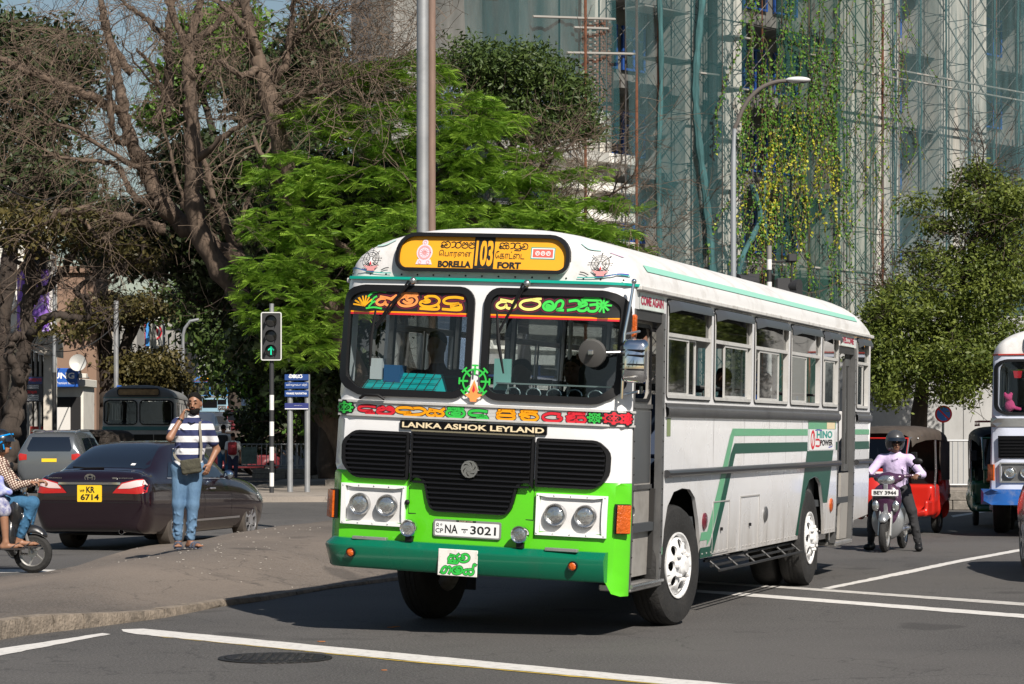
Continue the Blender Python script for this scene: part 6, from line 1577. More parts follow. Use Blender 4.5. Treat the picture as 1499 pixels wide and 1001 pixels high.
# seats
def seat(x, y):
    mb = MB(); mb.box(x-.42,x+.42,y,y+.42,1.28,1.4,.03); s_ = part(mb,'seat',SEAT); mb = MB(); mb.box(x-.42,x+.42,y+.4,y+.5,1.4,1.98,.04); part(mb,'backrest',SEAT,s_)
    mb = MB(); mb.tube([(x-.4,y+.46,1.95),(x-.4,y+.46,2.06),(x+.4,y+.46,2.06),(x+.4,y+.46,1.95)],.015,6); mb.box(x-.4,x+.4,y+.05,y+.4,.93,1.28); part(mb,'seat_rail',ALUD,s_,smooth=0)
for i in range(9):
    y = 1.7+i*.82
    seat(-.75,y)
    if i > 0 and y < 8.0: seat(.75,y)
for sg_ in (-1,1): mb = MB(); mb.tube([(sg_*.35,.6,2.68),(sg_*.35,LEN-.6,2.68)],.016,6); part(mb,'grab_rail',ALU)
for y in (1.2,3.5,6.0,8.5): mb = MB(); mb.tube([(.35,y,.93),(.35,y,2.7)],.018,6); part(mb,'grab_pole',ALU)
# cab fittings seen through the glass
mb = MB(); stw = T_(-.52,.52,1.93) @ Matrix.Rotation(radians(28),4,'X'); mb.tube([stw @ Vector((.24*cos(a),.24*sin(a),0)) for a in np.linspace(0,2*pi,28)],.017,6,caps=False)
for a in (.5,2.6,4.7): mb.tube([stw @ Vector((0,0,-.04)), stw @ Vector((.23*cos(a),.23*sin(a),0))],.012,5)
part(mb,'steering_wheel',mat('dark_green_grip',(.02,.08,.06),.5))
TQ = mat('turquoise_cloth',(.0,.42,.42),.8); mb = MB(); mb.add([(-1.08,.02,1.86),(-.42,.02,1.86),(-.42,.24,2.06),(-1.02,.24,2.06),(-.32,.1,1.9)],[(0,1,2,3),(1,4,2)]); part(mb,'dashboard_cloth',TQ,smooth=0)
mb = MB()
for i in range(9): mb.tube([(-1.06+i*.075,.012,1.865),(-1.01+i*.075,.232,2.065)],.003,4)
for i in range(4): mb.tube([(-1.07,.03+.05*i,1.885+.047*i),(-.42,.03+.05*i,1.885+.047*i)],.003,4)
part(mb,'cloth_check',DARKI,smooth=0)
mb = MB(); mb.box(.1,1.1,.04,.3,2.0,2.012); mb.tube([(.2,.05,1.9),(.2,.05,2.0)],.008); 
for i in range(5):
    mb.tube([(.25+i*.17+.06*cos(t),.03,1.93+.045*sin(t)) for t in np.linspace(-.5,3.6,9)],.006,5)
part(mb,'dash_shelf',mat('mirror_tray',(.5,.6,.6),.2,.6),smooth=0)
mb = MB(); mb.box(.06,.20,.1,.12,1.95,2.2); part(mb,'mint_card',flat('mint_print',(.3,.62,.55)),smooth=0)
mb = MB(); mb.box(-1.02,-.92,.15,.25,2.0,2.17); part(mb,'white_box',P_WHT,smooth=0); mb = MB(); mb.box(-.9,-.76,.15,.3,1.98,2.12); part(mb,'blue_basket',flat('basket_blue',(.02,.12,.3)),smooth=0)
# wipers
for pts, bl in [([(-.565,2.79),(-.75,2.60),(-.865,2.42)],[(-.875,2.56),(-.90,2.1)]),([(-.60,2.79),(-.79,2.50),(-.86,2.40)],None),([(.39,2.79),(.24,2.52),(.19,2.40)],[(.16,2.56),(.24,2.08)]),([(.36,2.79),(.26,2.55),(.19,2.42)],None)]:
    mb = MB(); mb.tube([FR(a,b,.06) for a,b in pts],.009,6); wp = part(mb,'wiper_arm',RUB)
    if bl: mb = MB(); mb.tube([FR(*bl[0],.055),FR((bl[0][0]+bl[1][0])/2-.01,(bl[0][1]+bl[1][1])/2,.065),FR(*bl[1],.045)],[.008,.018,.008],6); part(mb,'wiper_blade',RUB,wp); mb = MB(); mb.sphere(FR(*pts[0],.05),.03,8); part(mb,'wiper_pivot',CHRD,wp)
mb = MB(); mb.tube([FR(-.97,1.84,.05),FR(-.92,1.87,.07),FR(-.8,1.87,.07),FR(-.75,1.84,.05)],.012,8); part(mb,'grab_handle',RUB)
# mirrors on the near front corner
mpole = [(1.24,-.10,2.83),(1.22,-.13,2.6),(1.20,-.16,2.42),(1.20,-.16,1.92)]
mb = MB(); mb.tube(mpole,.012,8); mb.sphere(mpole[0],.022,8); mir = part(mb,'mirror_stem',CHR)
mb = MB(); mb.tube([(1.20,-.16,2.28),(.98,-.28,2.26)],.011,8); mb.tube([(1.20,-.16,2.42),(1.27,.02,2.45)],.01,6); mb.tube([(1.20,-.16,1.95),(1.27,.02,1.98)],.01,6); part(mb,'mirror_arm',CHRD,mir)
def cham(cx,cyy,cz,w,h,dp,rd,M=None):
    o_ = densify(rrect(-w/2,w/2,-h/2,h/2,rd,6),.05); mb = MB(); ks = ((0,.75),(.35,.93),(.7,1.0),(1,.97))
    for t,s_ in ks:
        for u,v in o_: mb.v.append((u*s_, -dp*(1-t), v*s_))
    n = len(o_)
    for k in range(3):
        for i in range(n): mb.f.append((k*n+i,k*n+(i+1)%n,(k+1)*n+(i+1)%n,(k+1)*n+i)); mb.m.append(0)
    mb.f.append(tuple(range(n))[::-1]); mb.f.append(tuple(3*n+i for i in range(n))); mb.m += [0,0]
    mb.v = [tuple((M or Matrix())@Vector(p)+Vector((cx,cyy,cz))) for p in mb.v]; return mb
mb = cham(1.29,-.15,2.215,.2,.34,.075,.05,Matrix.Rotation(radians(12),3,'Z')); part(mb,'mirror_shell',CHR,mir,smooth=50)
for z in (2.14,2.18,2.25,2.29): mb = MB(); mb.box(1.195,1.385,-.236,-.222,z,z+.012,.003); part(mb,'mirror_rib',RUB,mir)
mb = MB(); M_ = T_(.975,-.26,2.26) @ Matrix.Rotation(radians(90+14),4,'X') @ Matrix.Rotation(0,4,'Z'); mb.lathe([(.001,.035),(.05,.033),(.105,.02),(.112,.0),(.11,-.02),(.095,-.025),(.001,-.025)],M_,28); part(mb,'round_mirror',mat('mirror_back',(.07,.068,.065),.6),mir)
mb = MB(); mb.box(.955,1.0,-.325,-.285,2.245,2.285,.008); part(mb,'mirror_clamp',CHRD,mir)
# wheels (they stand level on the road)
wheel(bus, 1.24, 1.42, .5, .26, -radians(8)); wheel(bus, -1.10, 1.6, .5, .26, -radians(6), sgn=-1); wheel(bus, 1.22, 7.06, .5, .26, 0, True); wheel(bus, -1.22, 7.06, .5, .26, 0, True, sgn=-1)
for (x_,y_) in ((1.0,2.37),(-1.0,2.37),(.98,8.02),(-.98,8.02)): mb = MB(); mb.box(x_-.2,x_+.2,y_-.01,y_+.012,.16,.75,.004); part(mb,'mudflap',UND)
mb = MB(); mb.tube([(-1,1.42,.48),(1,1.42,.48)],.06,8); mb.tube([(-1,7.06,.5),(1,7.06,.5)],.09,8); part(mb,'axle',UND)
mb = MB()
for (dd,z) in ((.0,.52),(.05,.475),(.11,.435)): mb.tube([(1.2+dd,2.74+dd*1.2,z),(1.2+dd,6.55,z)],.013,6)
for y in np.linspace(2.9,6.45,6): mb.tube([(1.1,float(y),.58),(1.2,float(y),.52),(1.31,float(y)+.03,.43)],.012,6)
part(mb,'underrun_rack',mat('rack_black',(.035,.035,.035),.5,.5))
# ============================================================ CARS, RICKSHAWS, SCOOTERS
def to2(p, fr):
    O,U,V,D = [Vector(x) for x in fr]; q = Vector(p)-O; return (q.dot(U), q.dot(V))
FR_REAR = ((0,-4,0),(1,0,0),(0,0,1),(0,1,0))
_v = Vector((0,.52,.854)); FR_RW = ((0,-3,4),(1,0,0),tuple(_v),(0,.854,-.52))
FR_R = ((3,0,0),(0,1,0),(0,0,1),(-1,0,0)); FR_L = ((-3,0,0),(0,1,0),(0,0,1),(1,0,0)); FR_F = ((0,8,0),(1,0,0),(0,0,1),(0,-1,0))
def car_shell(st, nu=10):
    rows = []
    def cs(s):
        y, zb, wl, wm, zbt, wb, zr, wr = s
        return [Vector(p) for p in ((0,y,zb),(wl*.55,y,zb),(wl*.9,y,zb),(wl,y,zb+.09),(wm,y,zb+.26),(wm*1.0,y,zbt-.16),(wb,y,zbt),(wb-(wb-wr)*.5,y,zbt+(zr-zbt)*.52),(wr,y,zr-.045-.02*(zr-zbt)),(wr*.88,y,zr-.01),(wr*.5,y,zr+.012),(0,y,zr+.018))]
    S = [cs(s) for s in st]; n = len(S[0])
    cols = [crom([S[i][j] for i in range(len(S))], 5) for j in range(n)]
    for i in range(len(cols[0])): rows.append(crom([cols[j][i] for j in range(n)], 3))
    return rows
def car_body(name, st, m, parent, wheels, r):
    rows = car_shell(st); k = len(rows[0]); mb = MB()
    for rw in rows:
        for p in rw: mb.v.append(tuple(p))
        for p in rw[::-1][1:-1]: mb.v.append((-p.x,p.y,p.z))
    K = 2*k-2
    for i in range(len(rows)-1):
        for j in range(K): mb.f.append((i*K+j,i*K+(j+1)%K,(i+1)*K+(j+1)%K,(i+1)*K+j)); mb.m.append(0)
    mb.f.append(tuple(range(K))); mb.f.append(tuple((len(rows)-1)*K+j for j in range(K))[::-1]); mb.m += [0,0]
    o = mb.build(name, m, parent, smooth=48, recalc=True)
    cut = []
    for y in wheels:
        for s in (-1,1):
            c = MB(); c.lathe([(.001,0),(r,0),(r,.5),(.001,.5)], T_(s*.62 if s > 0 else s*1.12, y, .32) @ RY90, 32); q = c.build('c', m, None, smooth=0, recalc=True); cut.append(q)
    boolean(o, cut); o.data.set_sharp_from_angle(angle=radians(42)); return o
def car_wheel(parent, x, y, r, w, sgn, m, spokes=8):
    wt = bpy.data.objects.new('wheel', None); COL.objects.link(wt); wt.parent = parent; wt.location = (x,y,r)
    M = RY90 if sgn > 0 else Matrix.Rotation(radians(-90),4,'Y')
    mb = MB(); mb.lathe([(r*.68,-w),(r*.9,-w),(r*.98,-w*.9),(r,-w*.75),(r,-w*.2),(r*.98,-w*.05),(r*.92,0),(r*.75,.006),(r*.68,0)], M, 36); mb.build('tyre', mat('dusty_tyre',(.07,.058,.048),.9,var=.3,vscale=8), wt)
    rr_ = r*.69; mb = MB(); mb.lathe([(rr_,-w),(rr_,-.02),(rr_*1.0,.006),(rr_*.94,.004),(rr_*.9,-.03),(rr_*.86,-.10),(.001,-.10)], M, 32); mb.build('rim', ALUD, wt)
    hl = []
    for k in range(spokes):
        a = 2*pi*k/spokes; pts = [(.34,-.16),(.84,-.24),(.88,0),(.84,.24),(.34,.16)]
        hl.append([(rr_*(q*cos(a)-s_*sin(a)*(.9)), rr_*(q*sin(a)+s_*cos(a)*.9)) for q,s_ in pts])
    mb = MB(); panel(mb, circ(0,0,rr_*.95,32), lambda u,v,d: tuple(M @ Vector((u,v,.004-.035*(sqrt(u*u+v*v)/rr_-.6)**2+d))), hl, thick=.015, step=rr_*.2); mb.build('wheel_trim', m, wt)
    return wt
def plate(parent, name, fn, w, h, lines, base, ink=BLKT, rim=None):
    mb = MB(); mb.prism(rrect(-w/2,w/2,-h/2,h/2,.01,2), fn, -.012, .0); p = mb.build(name, base, parent, smooth=20)
    mb = MB()
    for (s, x0, x1, z0, z1) in lines: put_text(mb, s, lambda u,v,d: fn(u,v,.003), x0*w/2, x1*w/2, z0*h/2, z1*h/2, bold=.03)
    mb.build('lettering', ink, p, smooth=0); return p

MAROON = mat('maroon_paint', (.009,.003,.006), .18, coat=1.0, spec=.5)
CGL = mat('car_glass', (.008,.012,.02), .04, spec=.8, coat=.5)
PLY = mat('plate_yellow', (.85,.55,.02), .5); SILV = mat('silver_trim', (.6,.6,.62), .3, .8)
TRED = mat('tail_red', (.42,.012,.012), .15, coat=1.0); TCLR = mat('tail_clear', (.65,.5,.48), .15, coat=1.0)
SEDAN = [(-1.02,.42,.6,.70,.86,.66,.93,.56),(-.99,.30,.72,.80,.90,.76,1.0,.66),(-.86,.24,.80,.84,.95,.80,1.075,.69),(-.60,.22,.80,.845,.96,.80,1.10,.67),(-.2,.2,.80,.848,.96,.80,1.29,.60),(.25,.2,.80,.848,.95,.80,1.44,.56),(.8,.2,.80,.848,.94,.80,1.475,.565),(1.3,.2,.80,.848,.92,.80,1.46,.565),(1.7,.2,.80,.848,.91,.80,1.30,.60),(2.15,.2,.80,.845,.90,.79,1.02,.68),(2.7,.2,.80,.84,.86,.77,.93,.67),(3.2,.22,.78,.81,.78,.72,.84,.62),(3.48,.26,.66,.70,.70,.62,.73,.52),(3.58,.36,.5,.55,.62,.5,.62,.4)]
def sedan(name, label, cat, loc, rz, paint, detail=True, st=SEDAN, group=None, plate_s=None, sx=1.0):
    t = thing(name, label, cat, loc, rz, group); r = .315
    b = car_body('body', st, paint, t, (0,2.70), .375); bv = bvh_of(b)
    def pj(nm, m, outline3, fr, off=.004, parent=b, step=.07, **k):
        mb = project(bv, [to2(p, fr) for p in outline3], fr, off, step, **k); return mb.build(nm, m, parent, smooth=60)
    zt = st[5][6]
    pj('rear_window', CGL, [(-.60,-.56,1.12),(.60,-.56,1.12),(.62,-.45,1.15),(.50,.18,1.40),(.42,.23,1.43),(-.42,.23,1.43),(-.50,.18,1.40),(-.62,-.45,1.15)], FR_RW)
    for fr, s in ((FR_R,1),(FR_L,-1)):
        for nm, ol in (('rear_door_window',[(.12,.985),(.90,.975),(.90,1.40),(.42,1.395),(.2,1.25)]),('quarter_window',[(-.22,1.0),(.07,.99),(.14,1.2),(.05,1.2)]),('front_door_window',[(.97,.975),(1.78,.955),(1.62,1.15),(1.36,1.36),(.97,1.40)])):
            mb = project(bv, ol, fr, .005, .08); mb.build(nm, CGL, b, smooth=60)
        mb = project(bv, [(.93,.955),(-.25,.975),(-.25,.99),(.93,.968),(1.82,.948),(1.82,.935)], fr, .008, .1); mb.build('window_trim', SILV, b)
        mb = project(bv, [(.45,.36),(2.25,.36),(2.25,.39),(.45,.39)], fr, .012, .1); mb.build('door_strip', SILV, b)
        for y in (.93,1.92,.06):
            mb = project(bv, [(y,.3),(y+.008,.3),(y+.008,.95),(y,.95)], fr, .002, .1); mb.build('door_gap', BLKT, b)
        for y in (.2,1.1):
            mb = MB(); mb.box(s*.848,s*.885,y,y+.16,.80,.825,.008); mb.build('door_handle', SILV, b)
        mb = MB(); mb.sphere((s*.93,1.62,1.0),.1,10,sc=(.85,.45,.72)); mb.box(s*.8,s*.9,1.6,1.64,.95,.99); mr = mb.build('mirror', paint if s > 0 else SILV, b); mb = MB(); mb.sphere((s*.93,1.60,1.0),.09,8,sc=(.85,.4,.7)); mb.build('mirror_glass', mat('sky_mirror',(.5,.6,.7),.05,1.0), mr)
    if detail:
        for s in (-1,1):
            pj('tail_light', TRED, [(s*x,-1,z) for x,z in ((.34,.79),(.47,.93),(.70,.98),(.83,.985),(.84,.80),(.70,.78))], FR_REAR, .008, step=.05)
            pj('reverse_lens', TCLR, [(s*x,-1,z) for x,z in ((.42,.85),(.48,.915),(.68,.965),(.81,.972),(.81,.90),(.6,.855))], FR_REAR, .013, step=.05)
        pj('chrome_bar', CHR, [(-.46,-1,.905),(.46,-1,.905),(.46,-1,.935),(-.46,-1,.935)], FR_REAR, .02)
        pj('boot_line', BLKT, [(-.5,-1,.74),(.5,-1,.74),(.5,-1,.747),(-.5,-1,.747)], FR_REAR, .004)
        pj('bumper_line', BLKT, [(-.8,-1,.66),(.8,-1,.66),(.8,-1,.665),(-.8,-1,.665)], FR_REAR, .004)
        fn = lambda u,v,d: (u, -1.04-d-.0, .825+v)
        mb = MB(); 
        for rr2 in ((.075,.05),(.035,.048)): stroke(mb, circ(0,.995,rr2[0],20,rr2[1])+[(rr2[0],.995)], .012, lambda u,v,d: (u,-.995-.02,v), smooth=False)
        stroke(mb, circ(0,1.015,.05,16,.02)+[(.05,1.015)], .01, lambda u,v,d: (u,-1.018,v), smooth=False); mb.build('badge', CHR, b, smooth=0)
        mb = MB(); put_text(mb,'PREMIO',lambda u,v,d:(u,-1.012,v),-.62,-.42,.985,1.0,bold=.02); put_text(mb,'SUPERIOR',lambda u,v,d:(u,-1.012,v),.42,.64,.985,1.0,bold=.02); mb.box(.33,.40,-1.013,-1.0,.982,1.003); mb.build('model_lettering', CHR, b, smooth=0)
        plate(b,'number_plate',lambda u,v,d:(u,-1.032-d,.765+v+.02),.36,.23,[('KR',-.25,.45,.08,.8),('6714',-.72,.8,-.8,-.08),('WP',-.8,-.4,.12,.45)],PLY)
        pj('window_sticker', P_WHT, [(.36,-.5,1.165),(.42,-.5,1.165),(.42,-.45,1.19),(.36,-.45,1.19)], FR_RW, .008)
        mb = MB(); mb.tube([(-.45,-.60,1.135),(-.25,-.62,1.12),(.02,-.62,1.125)],.012,6); mb.build('rear_wiper', RUB, b)
        mb = MB(); mb.lathe([(.035,0),(.04,0),(.04,-.12),(.033,-.12),(.03,-.01)], T_(.45,-.98,.27) @ Matrix.Rotation(radians(90),4,'X'), 16); mb.build('exhaust', CHR, b)
        for s in (-1,1): pj('headlight', LENS, [(s*.45,3.5,.62),(s*.70,3.3,.66),(s*.76,3.2,.74),(s*.5,3.4,.72)], FR_F, .006)
        mb = project(bv, [(3.02,.62),(3.34,.60),(3.3,.68),(3.05,.74)], FR_R, .008, .05); mb.build('headlight', LENS, b)
    mb = MB(); mb.box(-.6,.6,-.6,3.2,.2,.45); mb.build('underside', UND, b, smooth=0)
    for y in (0,2.70):
        for s in (-1,1): car_wheel(t, s*.835, y, .315, .2, s, SILV)
    return t
TH = radians(16)
sedan('sedan', 'dark maroon saloon car with yellow number plate stopped beside the median', 'car', (-5.44,34.3,0), -TH, MAROON)
SUV = [(-.92,.5,.6,.74,.98,.74,1.1,.60),(-.88,.36,.74,.84,1.02,.84,1.25,.68),(-.72,.30,.80,.88,1.05,.86,1.50,.64),(-.4,.28,.82,.89,1.05,.87,1.62,.63),(.4,.28,.82,.89,1.05,.87,1.67,.64),(1.3,.28,.82,.89,1.05,.87,1.64,.64),(1.75,.28,.82,.89,1.04,.87,1.4,.68),(2.2,.28,.82,.88,1.02,.86,1.12,.74),(2.8,.28,.82,.87,.98,.84,1.04,.72),(3.2,.3,.8,.84,.9,.78,.95,.66),(3.42,.4,.66,.7,.8,.66,.84,.55)]
def simple_car(label, loc, rz, paint, st=SUV, lights=True, py_=None, group=None, cat='car', name='parked_car'):
    t = thing(name, label, cat, loc, rz, group); b = car_body('body', st, paint, t, (0,2.62), .39); bv = bvh_of(b); zr = st[3][6]
    mb = project(bv,[(-.56,1.12),(.56,1.12),(.60,1.2),(.5,zr-.12),(-.5,zr-.12),(-.60,1.2)],FR_REAR,.006,.1); mb.build('rear_window', CGL, b, smooth=60)
    for fr in (FR_R,FR_L):
        for ol in ([(-.35,1.12),(.55,1.1),(.55,zr-.14),(-.2,zr-.16)],[(.62,1.1),(1.75,1.09),(1.35,zr-.16),(.62,zr-.14)]): mb = project(bv, ol, fr, .006, .12); mb.build('side_window', CGL, b, smooth=60)
    mb = project(bv,[(-.62,1.15),(.62,1.15),(.5,zr-.16),(-.5,zr-.16)],FR_F,.006,.12); mb.build('windscreen', CGL, b, smooth=60)
    for s in (-1,1):
        mb = project(bv,[(s*x,z) for x,z in ((.6,.9),(.8,.88),(.84,1.08),(.6,1.04))],FR_REAR,.008,.06); mb.build('tail_light', TRED, b)
        mb = project(bv,[(s*x,z) for x,z in ((.5,.72),(.78,.74),(.78,.88),(.5,.84))],FR_F,.008,.06); mb.build('headlight', LENS, b)
        mb = MB(); mb.tube([(s*.58,-.3,zr+.03),(s*.6,0,zr+.06),(s*.6,1.1,zr+.05)],.02,6); mb.build('roof_rail', SILV, b)
    mb = project(bv,[(-.2,.84),(.2,.84),(.2,.93),(-.2,.93)],FR_REAR,.01,.1); mb.build('number_plate', PLY, b)
    for y in (0,2.62):
        for s in (-1,1): car_wheel(t, s*.87, y, .34, .22, s, SILV, 6)
    return t
GSIL = mat('grey_silver_paint', (.17,.185,.2), .25, .6, coat=.8); DKP = mat('charcoal_paint', (.03,.032,.035), .2, coat=1); WHP2 = mat('car_white', (.7,.7,.7), .25, coat=.8)
simple_car('silver grey hatchback with red tail lights just behind the maroon saloon', (at(84,0,66).x,66,0), -radians(3), GSIL)
simple_car('dark grey car cropped by the right edge beside the white lane line', (at(1489,0,26).x+1.43,26.4,0), radians(-3), GSIL, name='car')
simple_car('small white car far down the street behind the man', (at(303,0,125).x,126,(126-95)*.032), radians(170), WHP2)
for i, (px, Y, c, lb) in enumerate([(372,93,DKP,'charcoal car parked behind the left railing near the signal pole'),(345,98,mat('teal_grey_paint',(.05,.09,.1),.25,coat=1),'teal grey car parked behind the schoolchildren')]):
    simple_car(lb, (at(px,0,Y).x,Y,0), radians(100+20*i), c)

# ---- auto rickshaw (faces -Y)
def rickshaw(name, label, loc, rz, paint, group=None, canopy=None, fine=True):
    t = thing(name, label, 'auto rickshaw', loc, rz, group)
    CAN = canopy or mat('brown_canopy', (.05,.038,.03), .75, var=.3, vscale=4, bump=.4, bscale=12, dirt=(.12,.1,.08), damt=.4)
    s = SDF(.022 if fine else .04)
    s.ell((0,-1.0,.62),(.28,.17,.34),.08).box((0,-.92,.5),(.30,.12,.24),.08,.08).box((0,-.80,.9),(.44,.05,.16),.04,.08).box((0,-.3,.34),(.56,.62,.05),.03,.04)
    s.box((0,.75,.55),(.60,.52,.24),.07,.06).box((0,1.1,.8),(.60,.18,.22),.08,.06)
    for x in (-1,1):
        s.ell((x*.52,.86,.42),(.15,.36,.28),.05); s.box((x*.56,.2,.42),(.03,.25,.12),.02,.05)
        s.cap((x*.5,.86,.26),(x*.72,.86,.26),.25,.25,.01,sub=True)
    s.cap((0,-1.2,.24),(0,-.75,.24),.2,.2,.03,sub=True)
    b = s.build('body', paint, t)
    # canopy shell
    o = []; n = 14; ys = [-.62,-.55,-.2,.3,.8,1.05,1.22,1.27]; hts = [1.60,1.66,1.71,1.72,1.70,1.66,1.55,1.0]; wd = [.50,.54,.60,.62,.62,.61,.58,.58]
    mb = MB()
    for y,hh,w in zip(ys,hts,wd):
        for i in range(n+1):
            a = pi*i/n; cx_ = w*(-1 if a > pi/2 else 1)*abs(cos(a))**.55; cz = hh-.22+.22*abs(sin(a))**.6
            if y > 1.25: cz = hh-.4+.2*sin(a)
            mb.v.append((cx_,y,cz))
    for i in range(len(ys)-1):
        for j in range(n): mb.f.append((i*(n+1)+j,i*(n+1)+j+1,(i+1)*(n+1)+j+1,(i+1)*(n+1)+j)); mb.m.append(0)
    mb.build('canopy', CAN, t, smooth=50)
    for x in (-1,1):
        mb = MB(); mb.add([(x*.60,.62,1.50),(x*.61,1.2,1.46),(x*.60,1.24,.85),(x*.61,.72,.85),(x*.615,.55,1.2)],[(0,1,2,3,4)]); mb.build('side_curtain', CAN, t, smooth=0)
        mb = MB(); mb.tube([(x*.42,-.84,.98),(x*.46,-.64,1.52),(x*.56,-.3,1.56)],.02,6); mb.tube([(x*.58,.35,.5),(x*.60,.40,1.0),(x*.60,.35,1.5)],.018,6); mb.build('canopy_frame', CHRD if paint is not None else RUB, t)
        mb = MB(); mb.add([(x*.57,.05,.38),(x*.58,.5,.38),(x*.60,.5,.78),(x*.57,.28,.72)],[(0,1,2,3)]); mb.build('side_flap', paint, t, smooth=0)
        mb = MB(); mb.tube([(x*.44,-.78,1.15),(x*.60,-.86,1.22)],.01,5); mb.box(x*.60-.05,x*.60+.05,-.88,-.85,1.13,1.31,.01); mb.build('mirror', RUB, t)
        car_w = MB(); r = .2
        M = T_(x*.54,.86,r) @ (RY90 if x > 0 else Matrix.Rotation(radians(-90),4,'Y')); car_w.lathe([(r*.55,-.1),(r*.9,-.1),(r,-.08),(r,-.02),(r*.9,0),(r*.55,0)],M,24); w_ = car_w.build('wheel', TYRE, t); q = MB(); q.lathe([(r*.56,-.01),(r*.5,-.03),(r*.2,.0),(.001,.01)],M,16); q.build('rim', ALUD, w_)
    mb = MB(); r = .2; M = T_(-.05,-1.02,r) @ RY90; mb.lathe([(r*.55,0),(r*.9,0),(r,.02),(r,.08),(r*.9,.1),(r*.55,.1)],M,24); w_ = mb.build('wheel', TYRE, t); mb = MB(); mb.lathe([(r*.55,.09),(.001,.06)],M,16); mb.lathe([(r*.55,.01),(.001,.04)],M,16); mb.build('rim', ALUD, w_)
    mb = MB(); mb.add([(-.43,-.85,1.0),(.43,-.85,1.0),(.44,-.65,1.50),(-.44,-.65,1.50)],[(0,1,2,3)]); mb.build('windscreen', GLD, t, smooth=0)
    mb = MB(); mb.tube([(-.44,-.86,.99),(.44,-.86,.99),(.45,-.65,1.52),(-.45,-.65,1.52),(-.44,-.86,.99)],.018,6); mb.build('windscreen_frame', paint, t); mb = MB(); mb.tube([(-.05,-.85,1.02),(.2,-.72,1.32)],.01,5); mb.build('wiper', RUB, t)
    for x in (-.27,.27): lamp(t, lambda u,v,d: (u,-1.02+abs(u)*.55-d,v), x, .66, .07, 'headlight', .05, CHR)
    for x in (-.36,.36): mb = MB(); mb.sphere((x,-.88,.82),.04,8); mb.build('indicator', ORG, t)
    mb = MB(); mb.box(-.5,.5,.42,.85,.5,.62,.04); mb.box(-.5,.5,.82,.95,.6,1.05,.05); mb.build('rear_seat', RUB, t); mb = MB(); mb.box(-.2,.2,-.35,-.02,.5,.62,.04); mb.build('driver_seat', RUB, t)
    mb = MB(); mb.tube([(-.3,-.62,.98),(.3,-.62,.98)],.018,6); mb.tube([(0,-.62,.98),(0,-.85,.5)],.025,6); mb.build('handlebar', RUB, t)
    return t
REDP = mat('rickshaw_red', (.5,.02,.012), .3, coat=.6, dirt=(.2,.03,.02), damt=.3); GRNP = mat('rickshaw_green', (.01,.09,.035), .3, coat=.6); MRN = mat('rickshaw_maroon',(.12,.015,.02),.4,coat=.5); DGR = mat('rickshaw_dark',(.02,.03,.03),.4)
hd_ = radians(25)
rk = rickshaw('auto_rickshaw', 'red three-wheeled auto rickshaw with brown canopy behind the scooter rider', (6.02,38.95,0), -hd_, REDP)
plate(rk,'number_plate',lambda u,v,d:(u,-.9-d,1.0+v*1.0-.06),.36,.13,[('YV-31',-.85,.85,-.6,.6)],P_WHT)
mb = MB(); mb.add([(.575,.1,.44),(.60,1.3,.56),(.60,1.3,.62),(.575,.1,.50)],[(0,1,2,3)]); mb.build('side_decal', GRNP, rk, smooth=0)
for y_ in np.arange(-.5,1.2,.17): mb = MB(); mb.sphere((.56,float(y_),1.52),.012,5); mb.build('canopy_stud', P_WHT, rk)
rg = rickshaw('auto_rickshaw', 'green auto rickshaw half hidden behind the white and blue bus', (8.42,41.8,0), radians(-8), GRNP, canopy=RUB)
plate(rg,'number_plate',lambda u,v,d:(u-.12,-.92-d,.93+v),.5,.14,[('AAA-8',-.8,.85,-.6,.6)],P_WHT)
mb = MB()
for y in (-.6,-.2,.3,.8): mb.tube([(-.5,y,1.72),(-.5,y,1.8),(.5,y,1.8),(.5,y,1.72)],.015,5)
for x in (-.5,0,.5): mb.tube([(x,-.6,1.8),(x,.8,1.8)],.015,5)
mb.build('roof_rack', mat('rack_red',(.3,.05,.04),.5), rg)
G_R = 'three-wheelers in the far street'
base = rickshaw('auto_rickshaw', 'maroon three-wheeler in the far queue just right of the grey bus', (at(268,0,120).x,120,25*.032), radians(-8), MRN, G_R, fine=False)
for px, Y, rz, lb in [(345,135,6,'maroon three-wheeler far off in front of the blue bus on its right'),(112,76,-70,'dark canopied three-wheeler parked left of the grey bus below the phone shop'),(140,80,-80,'three-wheeler with black roof close against the grey bus on its left'),(355,92,-60,'three-wheeler parked behind the railing beside the schoolchildren'),(248,150,-4,'smallest three-wheeler at the end of the far queue')]:
    place(copy_tree(base), (at(px,0,Y).x,Y,max(0,Y-95)*.032), radians(rz), lb)

